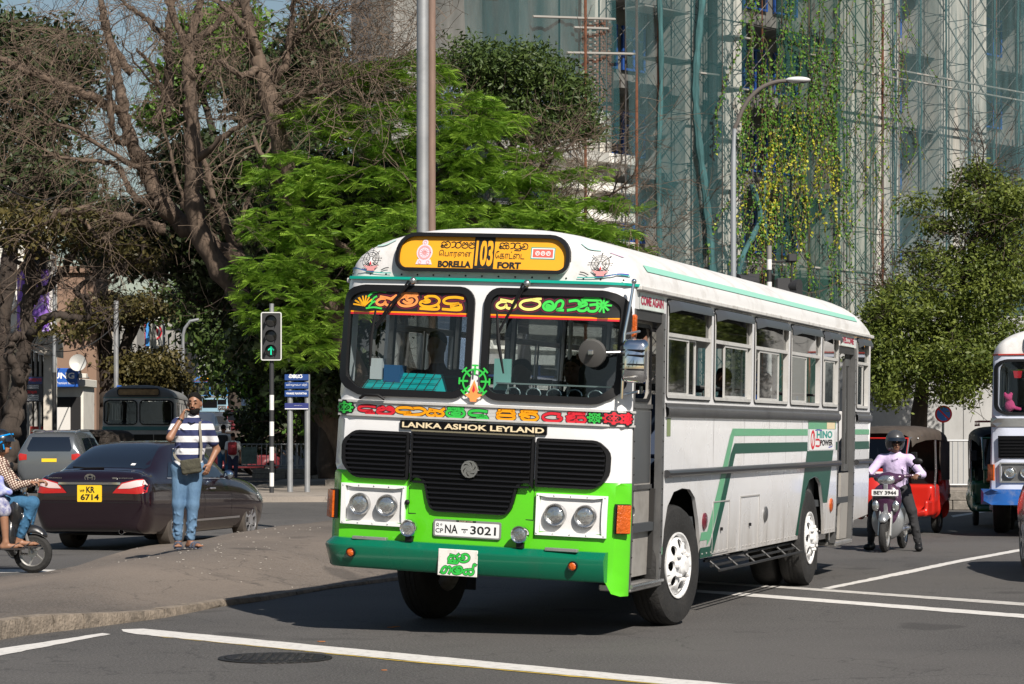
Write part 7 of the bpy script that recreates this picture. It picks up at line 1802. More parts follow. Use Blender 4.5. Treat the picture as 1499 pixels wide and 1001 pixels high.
# ---- scooters (face -Y)
def scooter(name, label, loc, rz, top, low, group=None, num=None):
    t = thing(name, label, 'scooter', loc, rz, group)
    for y, nm in ((-.62,'f'),(.62,'r')):
        r = .225; M = T_(-.045,y,r) @ RY90; mb = MB(); mb.lathe([(r*.66,0),(r*.85,0),(r*.97,.02),(r,.045),(r*.97,.07),(r*.85,.09),(r*.66,.09)],M,30); w_ = mb.build('wheel', TYRE, t)
        mb = MB(); mb.lathe([(r*.67,.005),(r*.6,.02),(r*.6,.07),(r*.67,.085)],M,24); mb.lathe([(.001,.01),(.05,.01),(.05,.08),(.001,.08)],M,12)
        for k in range(5): a = 2*pi*k/5; mb.tube([M @ Vector((.04*cos(a),.04*sin(a),.045)), M @ Vector((r*.63*cos(a+.3),r*.63*sin(a+.3),.045))],.014,5)
        mb.build('rim', ALU, w_)
    s = SDF(.014); s.ell((0,-.56,.46),(.075,.2,.10),.03).cap((0,-.72,.42),(0,-.45,.47),.07,.06,.03); s.cap((-.1,-.62,.225),(.1,-.62,.225),.235,.235,.01,sub=True); s.build('front_fender', low, t)
    mb = MB()
    for x in (-.075,.075): mb.tube([(x,-.62,.225),(x,-.50,.62)],.02,7)
    mb.build('fork', ALU, t)
    s = SDF(.014); s.box((0,-.42,.62),(.17,.035,.24),.03,.06).ell((0,-.47,.72),(.20,.10,.22),.05).ell((0,-.46,.50),(.13,.09,.16),.05); s.build('front_apron', top, t)
    s = SDF(.014); s.ell((0,-.40,.42),(.22,.09,.26),.04).box((0,-.05,.30),(.17,.34,.035),.03,.05).cap((0,-.40,.85),(0,-.34,.55),.12,.16,.05); s.build('floorboard', low, t)
    s = SDF(.014); s.ell((0,.42,.56),(.16,.42,.20),.05).ell((0,.35,.42),(.14,.33,.14),.05).cap((0,.9,.66),(0,.55,.6),.07,.13,.05); s.build('rear_body', low, t)
    s = SDF(.014); s.ell((0,.30,.77),(.14,.30,.06),.04).ell((0,.62,.79),(.12,.22,.055),.04); s.build('seat', RUB, t)
    s = SDF(.013); s.ell((0,-.40,.98),(.15,.11,.10),.03).cap((-.15,-.36,1.0),(.15,-.36,1.0),.055,.055,.03).cap((-.33,-.28,1.03),(-.12,-.35,1.01),.02,.03,.02).cap((.33,-.28,1.03),(.12,-.35,1.01),.02,.03,.02); s.build('handlebar_cowl', top, t)
    mb = MB(); mb.sphere((0,-.505,.965),.1,12,sc=(1.15,.4,.7)); mb.build('headlight', LENS, t)
    for x in (-1,1):
        mb = MB(); mb.sphere((x*.135,-.55,.62),.06,10,sc=(.8,.5,1.3)); mb.build('indicator', LENS, t)
        mb = MB(); mb.tube([(x*.33,-.28,1.03),(x*.42,-.24,1.02)],.022,8); mb.build('grip', RUB, t)
        mb = MB(); mb.tube([(x*.26,-.30,1.04),(x*.32,-.30,1.16),(x*.36,-.28,1.2)],.008,5); mb.sphere((x*.38,-.28,1.22),.065,10,sc=(1.1,.35,.7)); mb.build('mirror', RUB, t)
    mb = MB(); mb.box(-.03,.03,-.565,-.545,.5,.92,.01); mb.build('apron_stripe', SILV, t)
    mb = MB(); mb.box(.12,.2,.35,.85,.25,.33,.03); mb.build('exhaust', ALUD, t)
    if num: plate(t,'number_plate',lambda u,v,d:(u,-.60-d-.0,.80+v),.36,.085,[(num,-.85,.85,-.6,.6)],P_WHT)
    return t
PUP = mat('scooter_purple', (.055,.02,.05), .25, coat=.8); SGR = mat('scooter_silver', (.33,.34,.35), .3, .6, coat=.6); BKS = mat('scooter_black', (.015,.015,.016), .25, coat=.7)
fw = Vector((5.0,33.0,0)); an = radians(20)
scooter('scooter', 'purple and silver scooter ridden towards the camera beside the bus tail', (fw.x+.62*sin(an), fw.y+.62*cos(an), 0), -an, PUP, SGR, num='BEY 3944')
fwl = gnd(50,838)
scooter('scooter', 'black scooter with two riders entering at the left edge', (fwl.x-.62, fwl.y-.05, 0), radians(88), BKS, BKS)
# ============================================================ PEOPLE (face -Y; x to the viewer's right)
SKIN = mat('skin', (.27,.135,.08), .5, var=.12, vscale=9); SKIN2 = mat('skin_dark', (.17,.082,.05), .5); HAIR = mat('hair', (.008,.007,.006), .8, bump=.8, bscale=45, spec=.15)
def rotm(fx, up=(0,0,1)):
    f = Vector(fx).normalized(); r = f.cross(Vector(up)).normalized(); u = r.cross(f); return f, r, u
def hand(s, w, d, n, side, h, curl=.5, sc=1.0):
    """w wrist, d pointing direction, n palm normal (where fingers curl to), side +1/-1 for the thumb"""
    w = Vector(w); d = Vector(d).normalized(); n = Vector(n); n = (n-d*n.dot(d)).normalized(); t = d.cross(n).normalized()*side
    s.cap(w, w+d*.035*sc, .027*sc, .026*sc, .012); 
    for k in range(4): o = t*(.028-.0185*k)*sc; s.cap(w+d*.02*sc+o*.7, w+d*.085*sc+o, .014*sc, .0125*sc, .01)
    L = (.066,.075,.070,.055)
    for k in range(4):
        p = w+d*.088*sc+t*(.029-.0195*k)*sc; a = 0; ln = L[k]*sc
        for j, fr in enumerate((.45,.32,.25)):
            a += curl*(.9 if j == 0 else 1.0); q = p+(d*cos(a)+n*sin(a))*ln*fr; s.cap(p, q, (.0098-.0008*j)*sc, (.009-.0008*j)*sc, .004); p = q
    p = w+d*.03*sc+t*.026*sc; q = p+(d*.6+t*.8).normalized()*.035*sc+n*.01; s.cap(p, q, .013*sc, .0115*sc, .01); s.cap(q, q+(d*.9+t*.25+n*curl*.7).normalized()*.035*sc, .0105*sc, .009*sc, .005)
def person(name, label, loc, rz, J, h=.014, shirt=None, trousers=None, skin=None, hair=True, sleeve='short', shoes=None, headdir=(0,-1,0), S=1.0, group=None, beard=False, fine=True, helmet=None, parent_thing=None, legs=True, torso_w=1.0, barefoot=False, curls=(.5,.5)):
    t = parent_thing or thing(name, label, 'person', loc, rz, group); skin = skin or SKIN
    V_ = {k: Vector(v) for k, v in J.items()}
    f, r, u = rotm(headdir); hc = V_['head']; R3 = np.array([[r.x,f.x,u.x],[r.y,f.y,u.y],[r.z,f.z,u.z]])
    P = lambda a,b,c: hc+r*a+f*b+u*c
    s = SDF(h)
    s.ell(P(0,-.01,.03),(.076,.095,.095),.02,R3).ell(P(0,.015,-.045),(.058,.07,.075),.03,R3).ell(P(0,.055,-.085),(.03,.03,.026),.03,R3)
    s.cap(P(0,.084,.012),P(0,.108,-.026),.009,.014,.012); s.ell(P(0,.088,-.055),(.024,.012,.010),.008,R3)
    for q in (-1,1): s.ell(P(q*.078,-.005,-.01),(.012,.022,.034),.008,R3); s.ell(P(q*.032,.078,.012),(.017,.012,.009),.006,R3); s.cap(P(q*.014,.086,.032),P(q*.045,.076,.032),.008,.007,.008)
    s.cap(P(0,-.02,-.07), V_['neck'], .053, .058, .03)
    ls, rs_ = V_['shl'], V_['shr']; hl, hr = V_['hipl'], V_['hipr']; ch = (ls+rs_)/2; pv = (hl+hr)/2; W_ = torso_w
    def torso(s, g=0.0, k=.06):
        s.cap(ls+(ch-ls)*.12, rs_+(ch-rs_)*.12, .062+g, .062+g, k)
        m1 = ch+(pv-ch)*.30; m2 = ch+(pv-ch)*.66; ax = (rs_-ls).normalized(); sp = (pv-ch).normalized(); fy = ax.cross(sp).normalized()
        Rm = np.array([[ax.x,fy.x,-sp.x],[ax.y,fy.y,-sp.y],[ax.z,fy.z,-sp.z]])
        s.ell(m1,(.165*W_+g,.115*W_+g,.21+g),k,Rm).ell(m2,(.150*W_+g,.110*W_+g,.19+g),k,Rm).ell(pv,(.165*W_+g,.115*W_+g,.12+g),k,Rm)
        s.cap(ch+Vector((0,0,.04)), V_['neck'], .07+g, .055+g, .03)
    torso(s)
    for a,b,c in (('shl','ell','wrl'),('shr','elr','wrr')):
        s.cap(V_[a],V_[b],.052,.040,.03).cap(V_[b],V_[c],.041,.027,.02)
    if legs:
        for a,b,c,d in (('hipl','knl','anl','tol'),('hipr','knr','anr','tor')):
            s.cap(V_[a],V_[b],.088,.056,.04).cap(V_[b],V_[c],.057,.036,.03); heel = V_[c]+(V_[c]-V_[d])*.22; heel.z = V_[c].z-.05
            s.cap(heel, V_[d], .034, .026, .02); s.cap(V_[c], heel, .036, .032, .02)
            if barefoot and h < .015:
                dd = (V_[d]-V_[c]); dd.z = 0; dd.normalize(); tt = Vector((-dd.y,dd.x,0))
                for q in range(5): s.cap(V_[d]+tt*(q-2)*.017, V_[d]+tt*(q-2)*.018+dd*(.045-.004*q), .0105, .009, .004)
    if fine:
        for a,b,n_,sd_,cc in (('wrl','hdl','nl',1,curls[0]),('wrr','hdr','nr',-1,curls[1])):
            if b in V_: hand(s, V_[a], V_[b], V_[n_], sd_, h, cc)
            else: d_ = V_[a]-V_['ell' if a == 'wrl' else 'elr']; hand(s, V_[a], d_, (0,.3,-.2) if abs(d_.normalized().z) < .9 else (0,1,0), sd_, h, cc)
    else:
        for a,e in (('wrl','ell'),('wrr','elr')): s.cap(V_[a], V_[a]+(V_[a]-V_[e]).normalized()*.14, .035, .03, .02)
    b = s.build('body', skin, t)
    if shirt:
        s = SDF(h); torso(s, .014, .05)
        for a,b_,c in (('shl','ell','wrl'),('shr','elr','wrr')):
            if sleeve == 'long': s.cap(V_[a],V_[b_],.066,.054,.035).cap(V_[b_],V_[c],.054,.036,.02)
            else: s.cap(V_[a],V_[a]+(V_[b_]-V_[a])*.62,.068,.064,.04)
        for q in range(9):
            p = pv+(ch-pv)*rs.rand()+Vector(((rs.rand()-.5)*.3,-.12,0)); s.cap(p, p+Vector((rs.normal()*.04,0,rs.normal()*.05)), .010, .006, .03)
        s.cap(P(0,-.05,-.13)*.0+V_['neck']+Vector((0,0,-.035)), V_['neck']+Vector((0,0,.0)), .075, .066, .02)
        s.build('shirt', shirt, t)
    if trousers and legs:
        s = SDF(h); s.ell(pv+Vector((0,0,-.0)),(.178*W_,.128*W_,.13),.04)
        for a,b_,c in (('hipl','knl','anl'),('hipr','knr','anr')):
            A = V_[c]+(V_[b_]-V_[c])*.08
            s.cap(V_[a],V_[b_],.100,.070,.05).cap(V_[b_],A,.068,.050,.03)
            for q in range(16 if fine else 0):
                tt = rs.rand()**.7; a_ = rs.uniform(-1.2,1.2); rr_ = .070-.014*tt+.001; p = V_[b_]+(A-V_[b_])*tt+Vector((sin(a_)*rr_,-cos(a_)*rr_,0)); s.cap(p,p+Vector((-cos(a_)*.03*rs.choice((-1,1)),-sin(a_)*.03,rs.normal()*.03)),.008,.004,.016)
        s.build('trousers', trousers, t)
    if shoes and legs:
        for c,d in (('anl','tol'),('anr','tor')):
            s = SDF(h); heel = V_[c]+(V_[c]-V_[d])*.25; heel.z = V_[c].z-.05; tp = V_[d].copy(); s.cap(heel, tp, .045, .042, .02).cap(V_[c],heel,.046,.045,.03); s.ell(tp,(.048,.06,.034),.02); s.build('shoe', shoes, t)
    if hair:
        s = SDF(h); s.ell(P(0,-.022,.045),(.081,.100,.088),.02,R3).cap(P(-.035,.03,.098),P(.03,.035,.10),.024,.022,.03)
        s.ell(P(0,.125,-.01),(.10,.085,.095),.015,R3,sub=True); s.cap(P(-.2,.02,-.09),P(.2,.02,-.09),.055,.055,.02,sub=True)
        s.build('hair', HAIR, t)
    if fine:
        for q in (-1,1):
            mb = MB(); mb.sphere(P(q*.031,.088,.013),.009,8,sc=(1.2,.6,.55)); mb.build('eye', mat('eye_white',(.22,.18,.15),.4), t); mb = MB(); mb.sphere(P(q*.031,.0945,.013),.0055,8); mb.build('iris', HAIR, t)
            mb = MB(); mb.tube([P(q*.014,.094,.036),P(q*.032,.094,.042),P(q*.05,.08,.034)],[.004,.005,.002],6); mb.build('eyebrow', HAIR, t)
        mb = MB(); mb.tube([P(-.02,.098,-.056),P(0,.102,-.054),P(.02,.098,-.056)],[.002,.004,.002],6); mb.build('mouth', mat('lip',(.14,.045,.035),.5), t)
    if beard:
        s = SDF(h*.8); s.ell(P(0,.02,-.075),(.064,.075,.055),.02,R3).ell(P(0,.062,-.095),(.034,.036,.034),.02,R3); s.ell(P(0,.09,-.02),(.055,.05,.028),.01,R3,sub=True); s.ell(P(0,.108,-.056),(.022,.02,.010),.006,R3,sub=True)
        s.cap(P(-.022,.094,-.043),P(.022,.094,-.043),.008,.008,.01); s.build('beard', HAIR, t)
    if helmet:
        s = SDF(min(h,.014)); s.ell(P(0,-.015,.04),(.128,.150,.135),.03,R3).ell(P(0,-.03,-.03),(.122,.125,.11),.04,R3); s.ell(P(0,.15,-.03),(.095,.11,.085),.03,R3,sub=True); s.ell(P(0,.0,-.16),(.09,.11,.09),.03,R3,sub=True); hm = s.build('helmet', helmet[0], t)
        if helmet[1]:
            mb = MB()
            for q in (-1,1):
                mb.tube([P(q*.05,.12,.115),P(q*.11,.03,.09),P(q*.125,-.07,.04),P(q*.10,-.13,-.03)],.010,6); mb.tube([P(q*.128,.05,.03),P(q*.135,-.03,-.02),P(q*.11,-.09,-.08)],.009,6); mb.tube([P(q*.128,.06,.0),P(q*.126,.07,-.06)],.008,6)
            mb.build('helmet_stripe', helmet[1], hm)
        if helmet[2]:
            mb = MB(); n = 10
            for i in range(n+1):
                a = -1.0+2.0*i/n
                for zz, k_ in ((.075,1.0),(.03,1.07)): mb.v.append(tuple(P(.135*k_*sin(a), .148*k_*cos(a), zz)))
            for i in range(n): mb.f.append((2*i,2*i+2,2*i+3,2*i+1)); mb.m.append(0)
            mb.build('visor', CGL, hm, smooth=60)
    return t
def stripemat(name, c1, c2, z0, per, frac=.5):
    m = mat(name, c1, .85); n = m.node_tree.nodes; L = m.node_tree.links; tc = n.new('ShaderNodeTexCoord'); sx = n.new('ShaderNodeSeparateXYZ'); L.new(tc.outputs['Object'], sx.inputs[0])
    a = n.new('ShaderNodeMath'); a.operation = 'MULTIPLY_ADD'; a.inputs[1].default_value = -1/per; a.inputs[2].default_value = z0/per+20; L.new(sx.outputs['Z'], a.inputs[0])
    b = n.new('ShaderNodeMath'); b.operation = 'FRACT'; L.new(a.outputs[0], b.inputs[0]); g = n.new('ShaderNodeMath'); g.operation = 'LESS_THAN'; g.inputs[1].default_value = frac; L.new(b.outputs[0], g.inputs[0])
    mx = n.new('ShaderNodeMix'); mx.data_type = 'RGBA'; mx.inputs[6].default_value = (*c1,1); mx.inputs[7].default_value = (*c2,1); L.new(g.outputs[0], mx.inputs[0]); L.new(mx.outputs[2], n['Principled BSDF'].inputs['Base Color'])
    bp = n.new('ShaderNodeBump'); bp.inputs['Strength'].default_value = .5; bp.inputs['Distance'].default_value = .02; t = n.new('ShaderNodeTexNoise'); t.inputs['Scale'].default_value = 14; L.new(tc.outputs['Object'], t.inputs['Vector']); L.new(t.outputs[0], bp.inputs['Height']); L.new(bp.outputs[0], n['Principled BSDF'].inputs['Normal'])
    return m
STRIPE = stripemat('striped_shirt', (.018,.025,.085), (.68,.68,.7), 1.434, .1414)
DEN = mat('denim', (.06,.125,.22), .85, var=.45, vscale=5, c2=(.13,.23,.35), bump=.7, bscale=18, stretch=(1,1,.45)); DEND = mat('denim_blue', (.03,.11,.21), .85, var=.3, vscale=7, bump=.6, bscale=18)
BLKC = mat('black_trousers', (.02,.02,.022), .85, bump=.5, bscale=14); LILAC = mat('lilac_shirt', (.55,.45,.66), .8, bump=.6, bscale=12, var=.08, vscale=20)
# man on the phone
mz = medz(-3.66,28.35)
man = person('person', 'man in navy and white striped polo talking on his phone on the median', ((277-CX)*28.3/FPX-.03, 28.3, mz-.005), 0,
 dict(head=(.095,-.02,1.665), neck=(.075,.0,1.50), shr=(.245,.0,1.385), shl=(-.105,-.01,1.43), ell=(-.165,-.21,1.27), wrl=(-.045,-.10,1.50), hdl=(.30,.10,.9), nl=(.9,.2,-.1),
      elr=(.335,.10,1.135), wrr=(.27,-.02,.98), hdr=(-.25,-.3,-.85), nr=(-.8,.5,0), hipl=(-.075,.0,.92), hipr=(.10,.0,.92), knl=(-.09,-.04,.51), knr=(.075,-.03,.50), anl=(-.10,.0,.085), anr=(.045,.0,.09), tol=(-.075,-.16,.035), tor=(.16,-.13,.035)),
 h=.0105, shirt=STRIPE, trousers=DEN, beard=True, headdir=(-.10,-1,-.06), barefoot=True, torso_w=1.05, curls=(.75,.3))
mb = MB(); mb.box(-.006,.006,-.035,.035,-.075,.075,.004,M=T_(.005,-.075,1.635) @ Matrix.Rotation(radians(-18),4,'Y')); mb.build('phone', RUB, None).name = 'mobile_phone'
ph = bpy.data.objects[-1] if False else [o for o in COL.objects if o.name.startswith('mobile_phone')][-1]
ph.location = man.location; tag(ph, 'dark mobile phone held to the ear of the man in the striped polo', 'phone')
BAG = mat('olive_canvas', (.055,.052,.035), .9, var=.3, vscale=12, bump=.5, bscale=40)
bg_ = thing('shoulder_bag', 'olive canvas shoulder bag slung across the striped polo shirt', 'bag', tuple(man.location)); bg_.rotation_euler = (0,0,0)
s = SDF(.01); s.box((.075,-.185,.945),(.115,.04,.085),.025,.02,np.array(Matrix.Rotation(radians(-8),3,'Y'))).box((.075,-.22,.975),(.115,.012,.055),.01,.01,np.array(Matrix.Rotation(radians(-8),3,'Y'))); s.build('pouch', BAG, bg_)
mb = MB()
def strap(mb, pts, w):
    P = crom(pts, 6)
    for i,p in enumerate(P):
        t_ = (P[min(i+1,len(P)-1)]-P[max(i-1,0)]).normalized(); sd_ = t_.cross(Vector((0,-1,.2))).normalized()*w; mb.v += [tuple(p-sd_),tuple(p+sd_)]
    for i in range(len(P)-1): o = len(mb.v)-2*len(P)+2*i; mb.f.append((o,o+1,o+3,o+2)); mb.m.append(0)
strap(mb, [(.17,.03,1.48),(.165,-.09,1.44),(.18,-.155,1.30),(.19,-.165,1.15),(.185,-.19,1.0)], .014); strap(mb, [(-.03,-.19,.99),(-.09,-.16,1.03),(-.13,-.08,1.08),(-.14,.05,1.12)], .014); mb.build('strap', mat('khaki_strap',(.2,.18,.14),.8), bg_, smooth=0)
SAND = mat('sandal_blue', (.06,.07,.10), .8, var=.5, vscale=40)
for (a,b) in (((-.10,.0),(-.075,-.16)),((.045,.0),(.16,-.13))):
    d = Vector((b[0]-a[0],b[1]-a[1],0)).normalized(); n_ = Vector((-d.y,d.x,0)); c = Vector((a[0],a[1],0)); A = lambda u,v,z: tuple(c+d*u+n_*v+Vector((0,0,z)))
    mb = MB(); ol = [( -.07+.135*(1-cos(t))*1.0, .045*sin(t)*(1.0+.12*(1-cos(t)))) for t in np.linspace(0,2*pi,20)[:-1]]
    mb.prism([(u_,v_) for u_,v_ in [(-.075,.0),(-.06,.035),(0,.04),(.08,.046),(.16,.048),(.20,.025),(.205,0),(.19,-.03),(.15,-.048),(.05,-.04),(-.05,-.035)]], lambda u,v,dd: A(u,v,dd), .0, .018)
    for u0 in (.06,.12): mb.tube([A(u0,-.048,.015),A(u0+.01,-.03,.06),A(u0+.01,0,.072),A(u0+.01,.03,.06),A(u0,.048,.015)],.014,6)
    mb.tube([A(-.06,-.03,.02),A(-.075,0,.07),A(-.06,.03,.02)],.01,5)
    sl_ = mb.build('sandal', SAND, man, smooth=40)
mb = MB(); wp = Vector((-.045,-.10,1.50)); dd = (Vector((-.045,-.10,1.50))-Vector((-.165,-.21,1.27))).normalized(); q = dd.to_track_quat('Z','Y').to_matrix().to_4x4(); mb.lathe([(.030,-.045),(.034,-.043),(.034,-.022),(.030,-.02)], Matrix.Translation(wp) @ q, 14); mb.build('wrist_watch', RUB, man)
mb = MB(); mb.v = [tuple(p) for p in [(.03,-.115,1.455),(.075,-.14,1.44),(.12,-.115,1.455),(.10,-.05,1.52),(.05,-.05,1.52)]]; mb.f = [(0,1,4),(1,2,3),(1,3,4)]; mb.m = [0]*3; mb.build('collar', mat('navy_cloth',(.018,.025,.085),.85), man, smooth=0)

# scooter rider, right
sc_o = Vector((fw.x+.62*sin(an), fw.y+.62*cos(an), 0))
person('person', 'scooter rider in pale lilac shirt and grey helmet with one foot down', tuple(sc_o), -an,
 dict(head=(.02,.02,1.47), neck=(.01,.07,1.32), shl=(-.19,.08,1.24), shr=(.21,.08,1.24), ell=(-.33,-.08,1.04), wrl=(-.36,-.26,1.03), elr=(.40,-.06,1.04), wrr=(.37,-.25,1.03), hdl=(-.3,-.9,-.1), nl=(0,-.2,-1), hdr=(-.1,-1,-.1), nr=(0,-.2,-1),
      hipl=(-.10,.18,.84), hipr=(.10,.18,.84), knl=(-.25,-.14,.62), knr=(.27,-.13,.55), anl=(-.32,.02,.10), anr=(.36,-.10,.10), tol=(-.34,-.14,.045), tor=(.40,-.27,.045)),
 h=.012, shirt=LILAC, trousers=BLKC, sleeve='long', shoes=RUB, hair=False, headdir=(.45,-1,-.05), helmet=(mat('helmet_grey',(.05,.05,.052),.35,coat=.4), None, True), skin=SKIN2, curls=(.9,.9))
mb = MB(); f_, r_, u_ = rotm((.45,-1,-.05)); hc = Vector((.02,.02,1.47))
for q in (-1,1): mb.sphere(hc+r_*q*.034+f_*.098+u_*.014,.03,8,sc=(1,.6,.75))
mb.tube([hc-r_*.07+f_*.07+u_*.015, hc+f_*.105+u_*.018, hc+r_*.07+f_*.07+u_*.015],.004,5)
gl_ = mb.build('sunglasses', RUB, None); gl_.location = sc_o; gl_.rotation_euler = (0,0,-an); tag(gl_, 'black sunglasses worn by the scooter rider in the lilac shirt', 'sunglasses')
# rider and pillion, left edge (x forward to the right)
lo = Vector((fwl.x, fwl.y, 0))
CHK = mat('checked_shirt', (.62,.52,.42), .85); n = CHK.node_tree.nodes; L_ = CHK.node_tree.links
tc = n.new('ShaderNodeTexCoord'); sx = n.new('ShaderNodeSeparateXYZ'); L_.new(tc.outputs['Object'], sx.inputs[0]); prev = None
def _m(op, a, b=None):
    q = n.new('ShaderNodeMath'); q.operation = op
    for i, v in enumerate((a, b)):
        if v is None: continue
        if isinstance(v, (int, float)): q.inputs[i].default_value = v
        else: L_.new(v, q.inputs[i])
    return q.outputs[0]
ax_ = _m('ADD', sx.outputs['X'], _m('MULTIPLY', sx.outputs['Z'], .5)); az_ = _m('SUBTRACT', sx.outputs['Z'], _m('MULTIPLY', sx.outputs['X'], .5))
gx = _m('LESS_THAN', _m('FRACT', _m("MULTIPLY", ax_, 34)), .42); gz = _m('LESS_THAN', _m('FRACT', _m('MULTIPLY', az_, 34)), .42)
L_.new(_m('MINIMUM', _m('ADD', gx, gz), 1), (mxn := n.new('ShaderNodeMix')).inputs[0]); mxn.data_type = 'RGBA'; mxn.inputs[6].default_value = (.62,.52,.42,1); mxn.inputs[7].default_value = (.10,.045,.035,1); L_.new(mxn.outputs[2], n['Principled BSDF'].inputs['Base Color'])
person('person', 'scooter rider in checked shirt and black and blue helmet at the left edge', tuple(lo), 0,
 dict(head=(-.375,0,1.475), neck=(-.42,0,1.30), shl=(-.40,.19,1.20), shr=(-.36,-.19,1.20), ell=(-.22,.28,.98), wrl=(-.02,.30,1.04), elr=(-.17,-.27,1.0), wrr=(.0,-.27,1.035), hdl=(1,0,0), nl=(0,0,-1), hdr=(1,0,.05), nr=(0,0,-1),
      hipl=(-.55,.10,.84), hipr=(-.50,-.11,.84), knl=(-.05,.20,.80), knr=(.02,-.20,.80), anl=(-.12,.17,.40), anr=(-.13,-.19,.40), tol=(.04,.18,.34), tor=(.05,-.20,.335)),
 h=.012, shirt=CHK, trousers=DEND, sleeve='long', hair=False, headdir=(1,-.1,0), barefoot=True, helmet=(mat('helmet_black',(.012,.012,.014),.25,coat=.6), mat('helmet_blue',(.0,.25,.65),.4), True), curls=(.9,.9))
PAT = mat('patterned_cloth', (.5,.5,.55), .85, var=.9, vscale=22, c2=(.03,.04,.2))
person('person', 'pillion passenger in patterned blue and white clothes behind the checked rider', tuple(lo), 0,
 dict(head=(-.80,0,1.50), neck=(-.86,0,1.33), shl=(-.88,.17,1.22), shr=(-.86,-.17,1.22), ell=(-.72,.25,1.0), wrl=(-.55,.18,.95), elr=(-.70,-.25,1.0), wrr=(-.5,-.22,.98), hipl=(-.86,.10,.86), hipr=(-.84,-.12,.86), knl=(-.42,.24,.78), knr=(-.30,-.27,.76), anl=(-.42,.24,.38), anr=(-.27,-.27,.36), tol=(-.26,.25,.31), tor=(-.11,-.27,.315)),
 h=.013, shirt=PAT, hair=True, headdir=(1,-.1,0), barefoot=True)
s = SDF(.013); s.cap((-.84,-.12,.86),(-.36,-.25,.80),.125,.12,.04).cap((-.86,.1,.86),(-.5,.22,.80),.12,.11,.04); s.cap((-.36,-.25,.80),(-.30,-.26,.72),.10,.09,.03); so_ = s.build('shorts', PAT, [o for o in COL.objects if o.type == 'EMPTY' and o.name.startswith('person')][-1])
s = SDF(.013); s.box((-.42,-.33,1.0),(.14,.05,.12),.04,.03).cap((-.5,-.34,1.05),(-.22,-.33,.93),.05,.04,.04); cb_ = s.build('cloth_bag', mat('blue_white_cloth',(.65,.67,.72),.85,var=.9,vscale=9,c2=(.03,.07,.5)), None); cb_.location = lo; tag(cb_, 'blue and white printed cloth bag held between the two riders at left', 'bag')
FLIP = mat('flip_flop', (.03,.025,.025), .8)
for i, (x,y,z) in enumerate(((-.04,-.20,.300),(-.19,-.27,.278))):
    mb = MB(); mb.prism([(x-.13,y-.04),(x+.10,y-.05),(x+.14,y),(x+.10,y+.05),(x-.13,y+.04)], lambda u,v,d: (u,v,d), z, z+.014); mb.tube([(x-.02,y-.045,z+.015),(x+.07,y,z+.075),(x-.02,y+.045,z+.015)],.008,5); o = mb.build('flip_flop', FLIP, None); o.location = lo; tag(o, ['black flip-flop on the rider in jeans at the left edge','flip-flop on the bare foot of the pillion passenger'][i], 'sandal')

# passengers inside the bus (in the bus's own frame)
def inbus(p):
    M = bus.matrix_world if False else (Matrix.Translation(bus.location) @ Matrix.Rotation(YAW,4,'Z') @ Matrix.Translation((-.078,0,0)) @ Matrix.Rotation(ROLL,4,'Y')); return M @ Vector(p)
def seated(label, x, y, z0, rz, shirt, headdir=(0,-1,0), arms=None, S=1, fine=False, legs=True):
    J = dict(head=(0,0,.80), neck=(0,.02,.62), shl=(-.2,.02,.53), shr=(.2,.02,.53), ell=(-.25,-.12,.28), wrl=(-.16,-.34,.36), elr=(.25,-.12,.28), wrr=(.16,-.34,.36), hipl=(-.1,.02,.02), hipr=(.1,.02,.02), knl=(-.12,-.42,.05), knr=(.12,-.42,.05), anl=(-.12,-.45,-.36), anr=(.12,-.45,-.36), tol=(-.12,-.6,-.4), tor=(.12,-.6,-.4))
    if arms: J.update(arms)
    p = inbus((x,y,z0)); return person('person', label, tuple(p), YAW+rz, J, h=.022 if not fine else .014, shirt=shirt, trousers=BLKC, headdir=headdir, fine=fine, skin=SKIN2, shoes=None, legs=legs)
DKS = mat('dim_purple_shirt', (.06,.02,.035), .9); BLS = mat('dim_blue_shirt', (.05,.07,.12), .9)
seated('bus driver in dark plum shirt behind the steering wheel', -.72, .98, 1.50, 0, DKS, arms=dict(wrl=(-.2,-.42,.42),wrr=(.2,-.42,.42)))
seated('passenger seated behind the right hand windscreen pane with dark hair', -.08, 1.35, 1.30, 0, BLS)
seated('conductor reaching up to the grab pole behind the round mirror', .40, 1.25, 1.34, 0, BLKC, arms=dict(elr=(.30,-.25,.62),wrr=(.22,-.42,.80),hdr=(0,-.5,.8),nr=(-1,0,0)), fine=True)
seated('passenger leaning his head at the front door window of the bus', 0.86, .80, 1.60, radians(180), BLKC, headdir=(-.15,-1,-.05), fine=True, legs=False, arms=dict(head=(-.215,0,.80),neck=(-.15,.02,.64),shl=(-.08,.05,.52),shr=(.2,.02,.53),ell=(.0,.0,.28),wrl=(.05,-.1,.1),elr=(.25,-.02,.28),wrr=(.22,-.1,.1)))
seated('passenger seen through the third side window of the bus', .78, 5.1, 1.35, 0, BLS)
seated('passenger in the fourth side window of the bus', .75, 7.1, 1.35, 0, DKS)

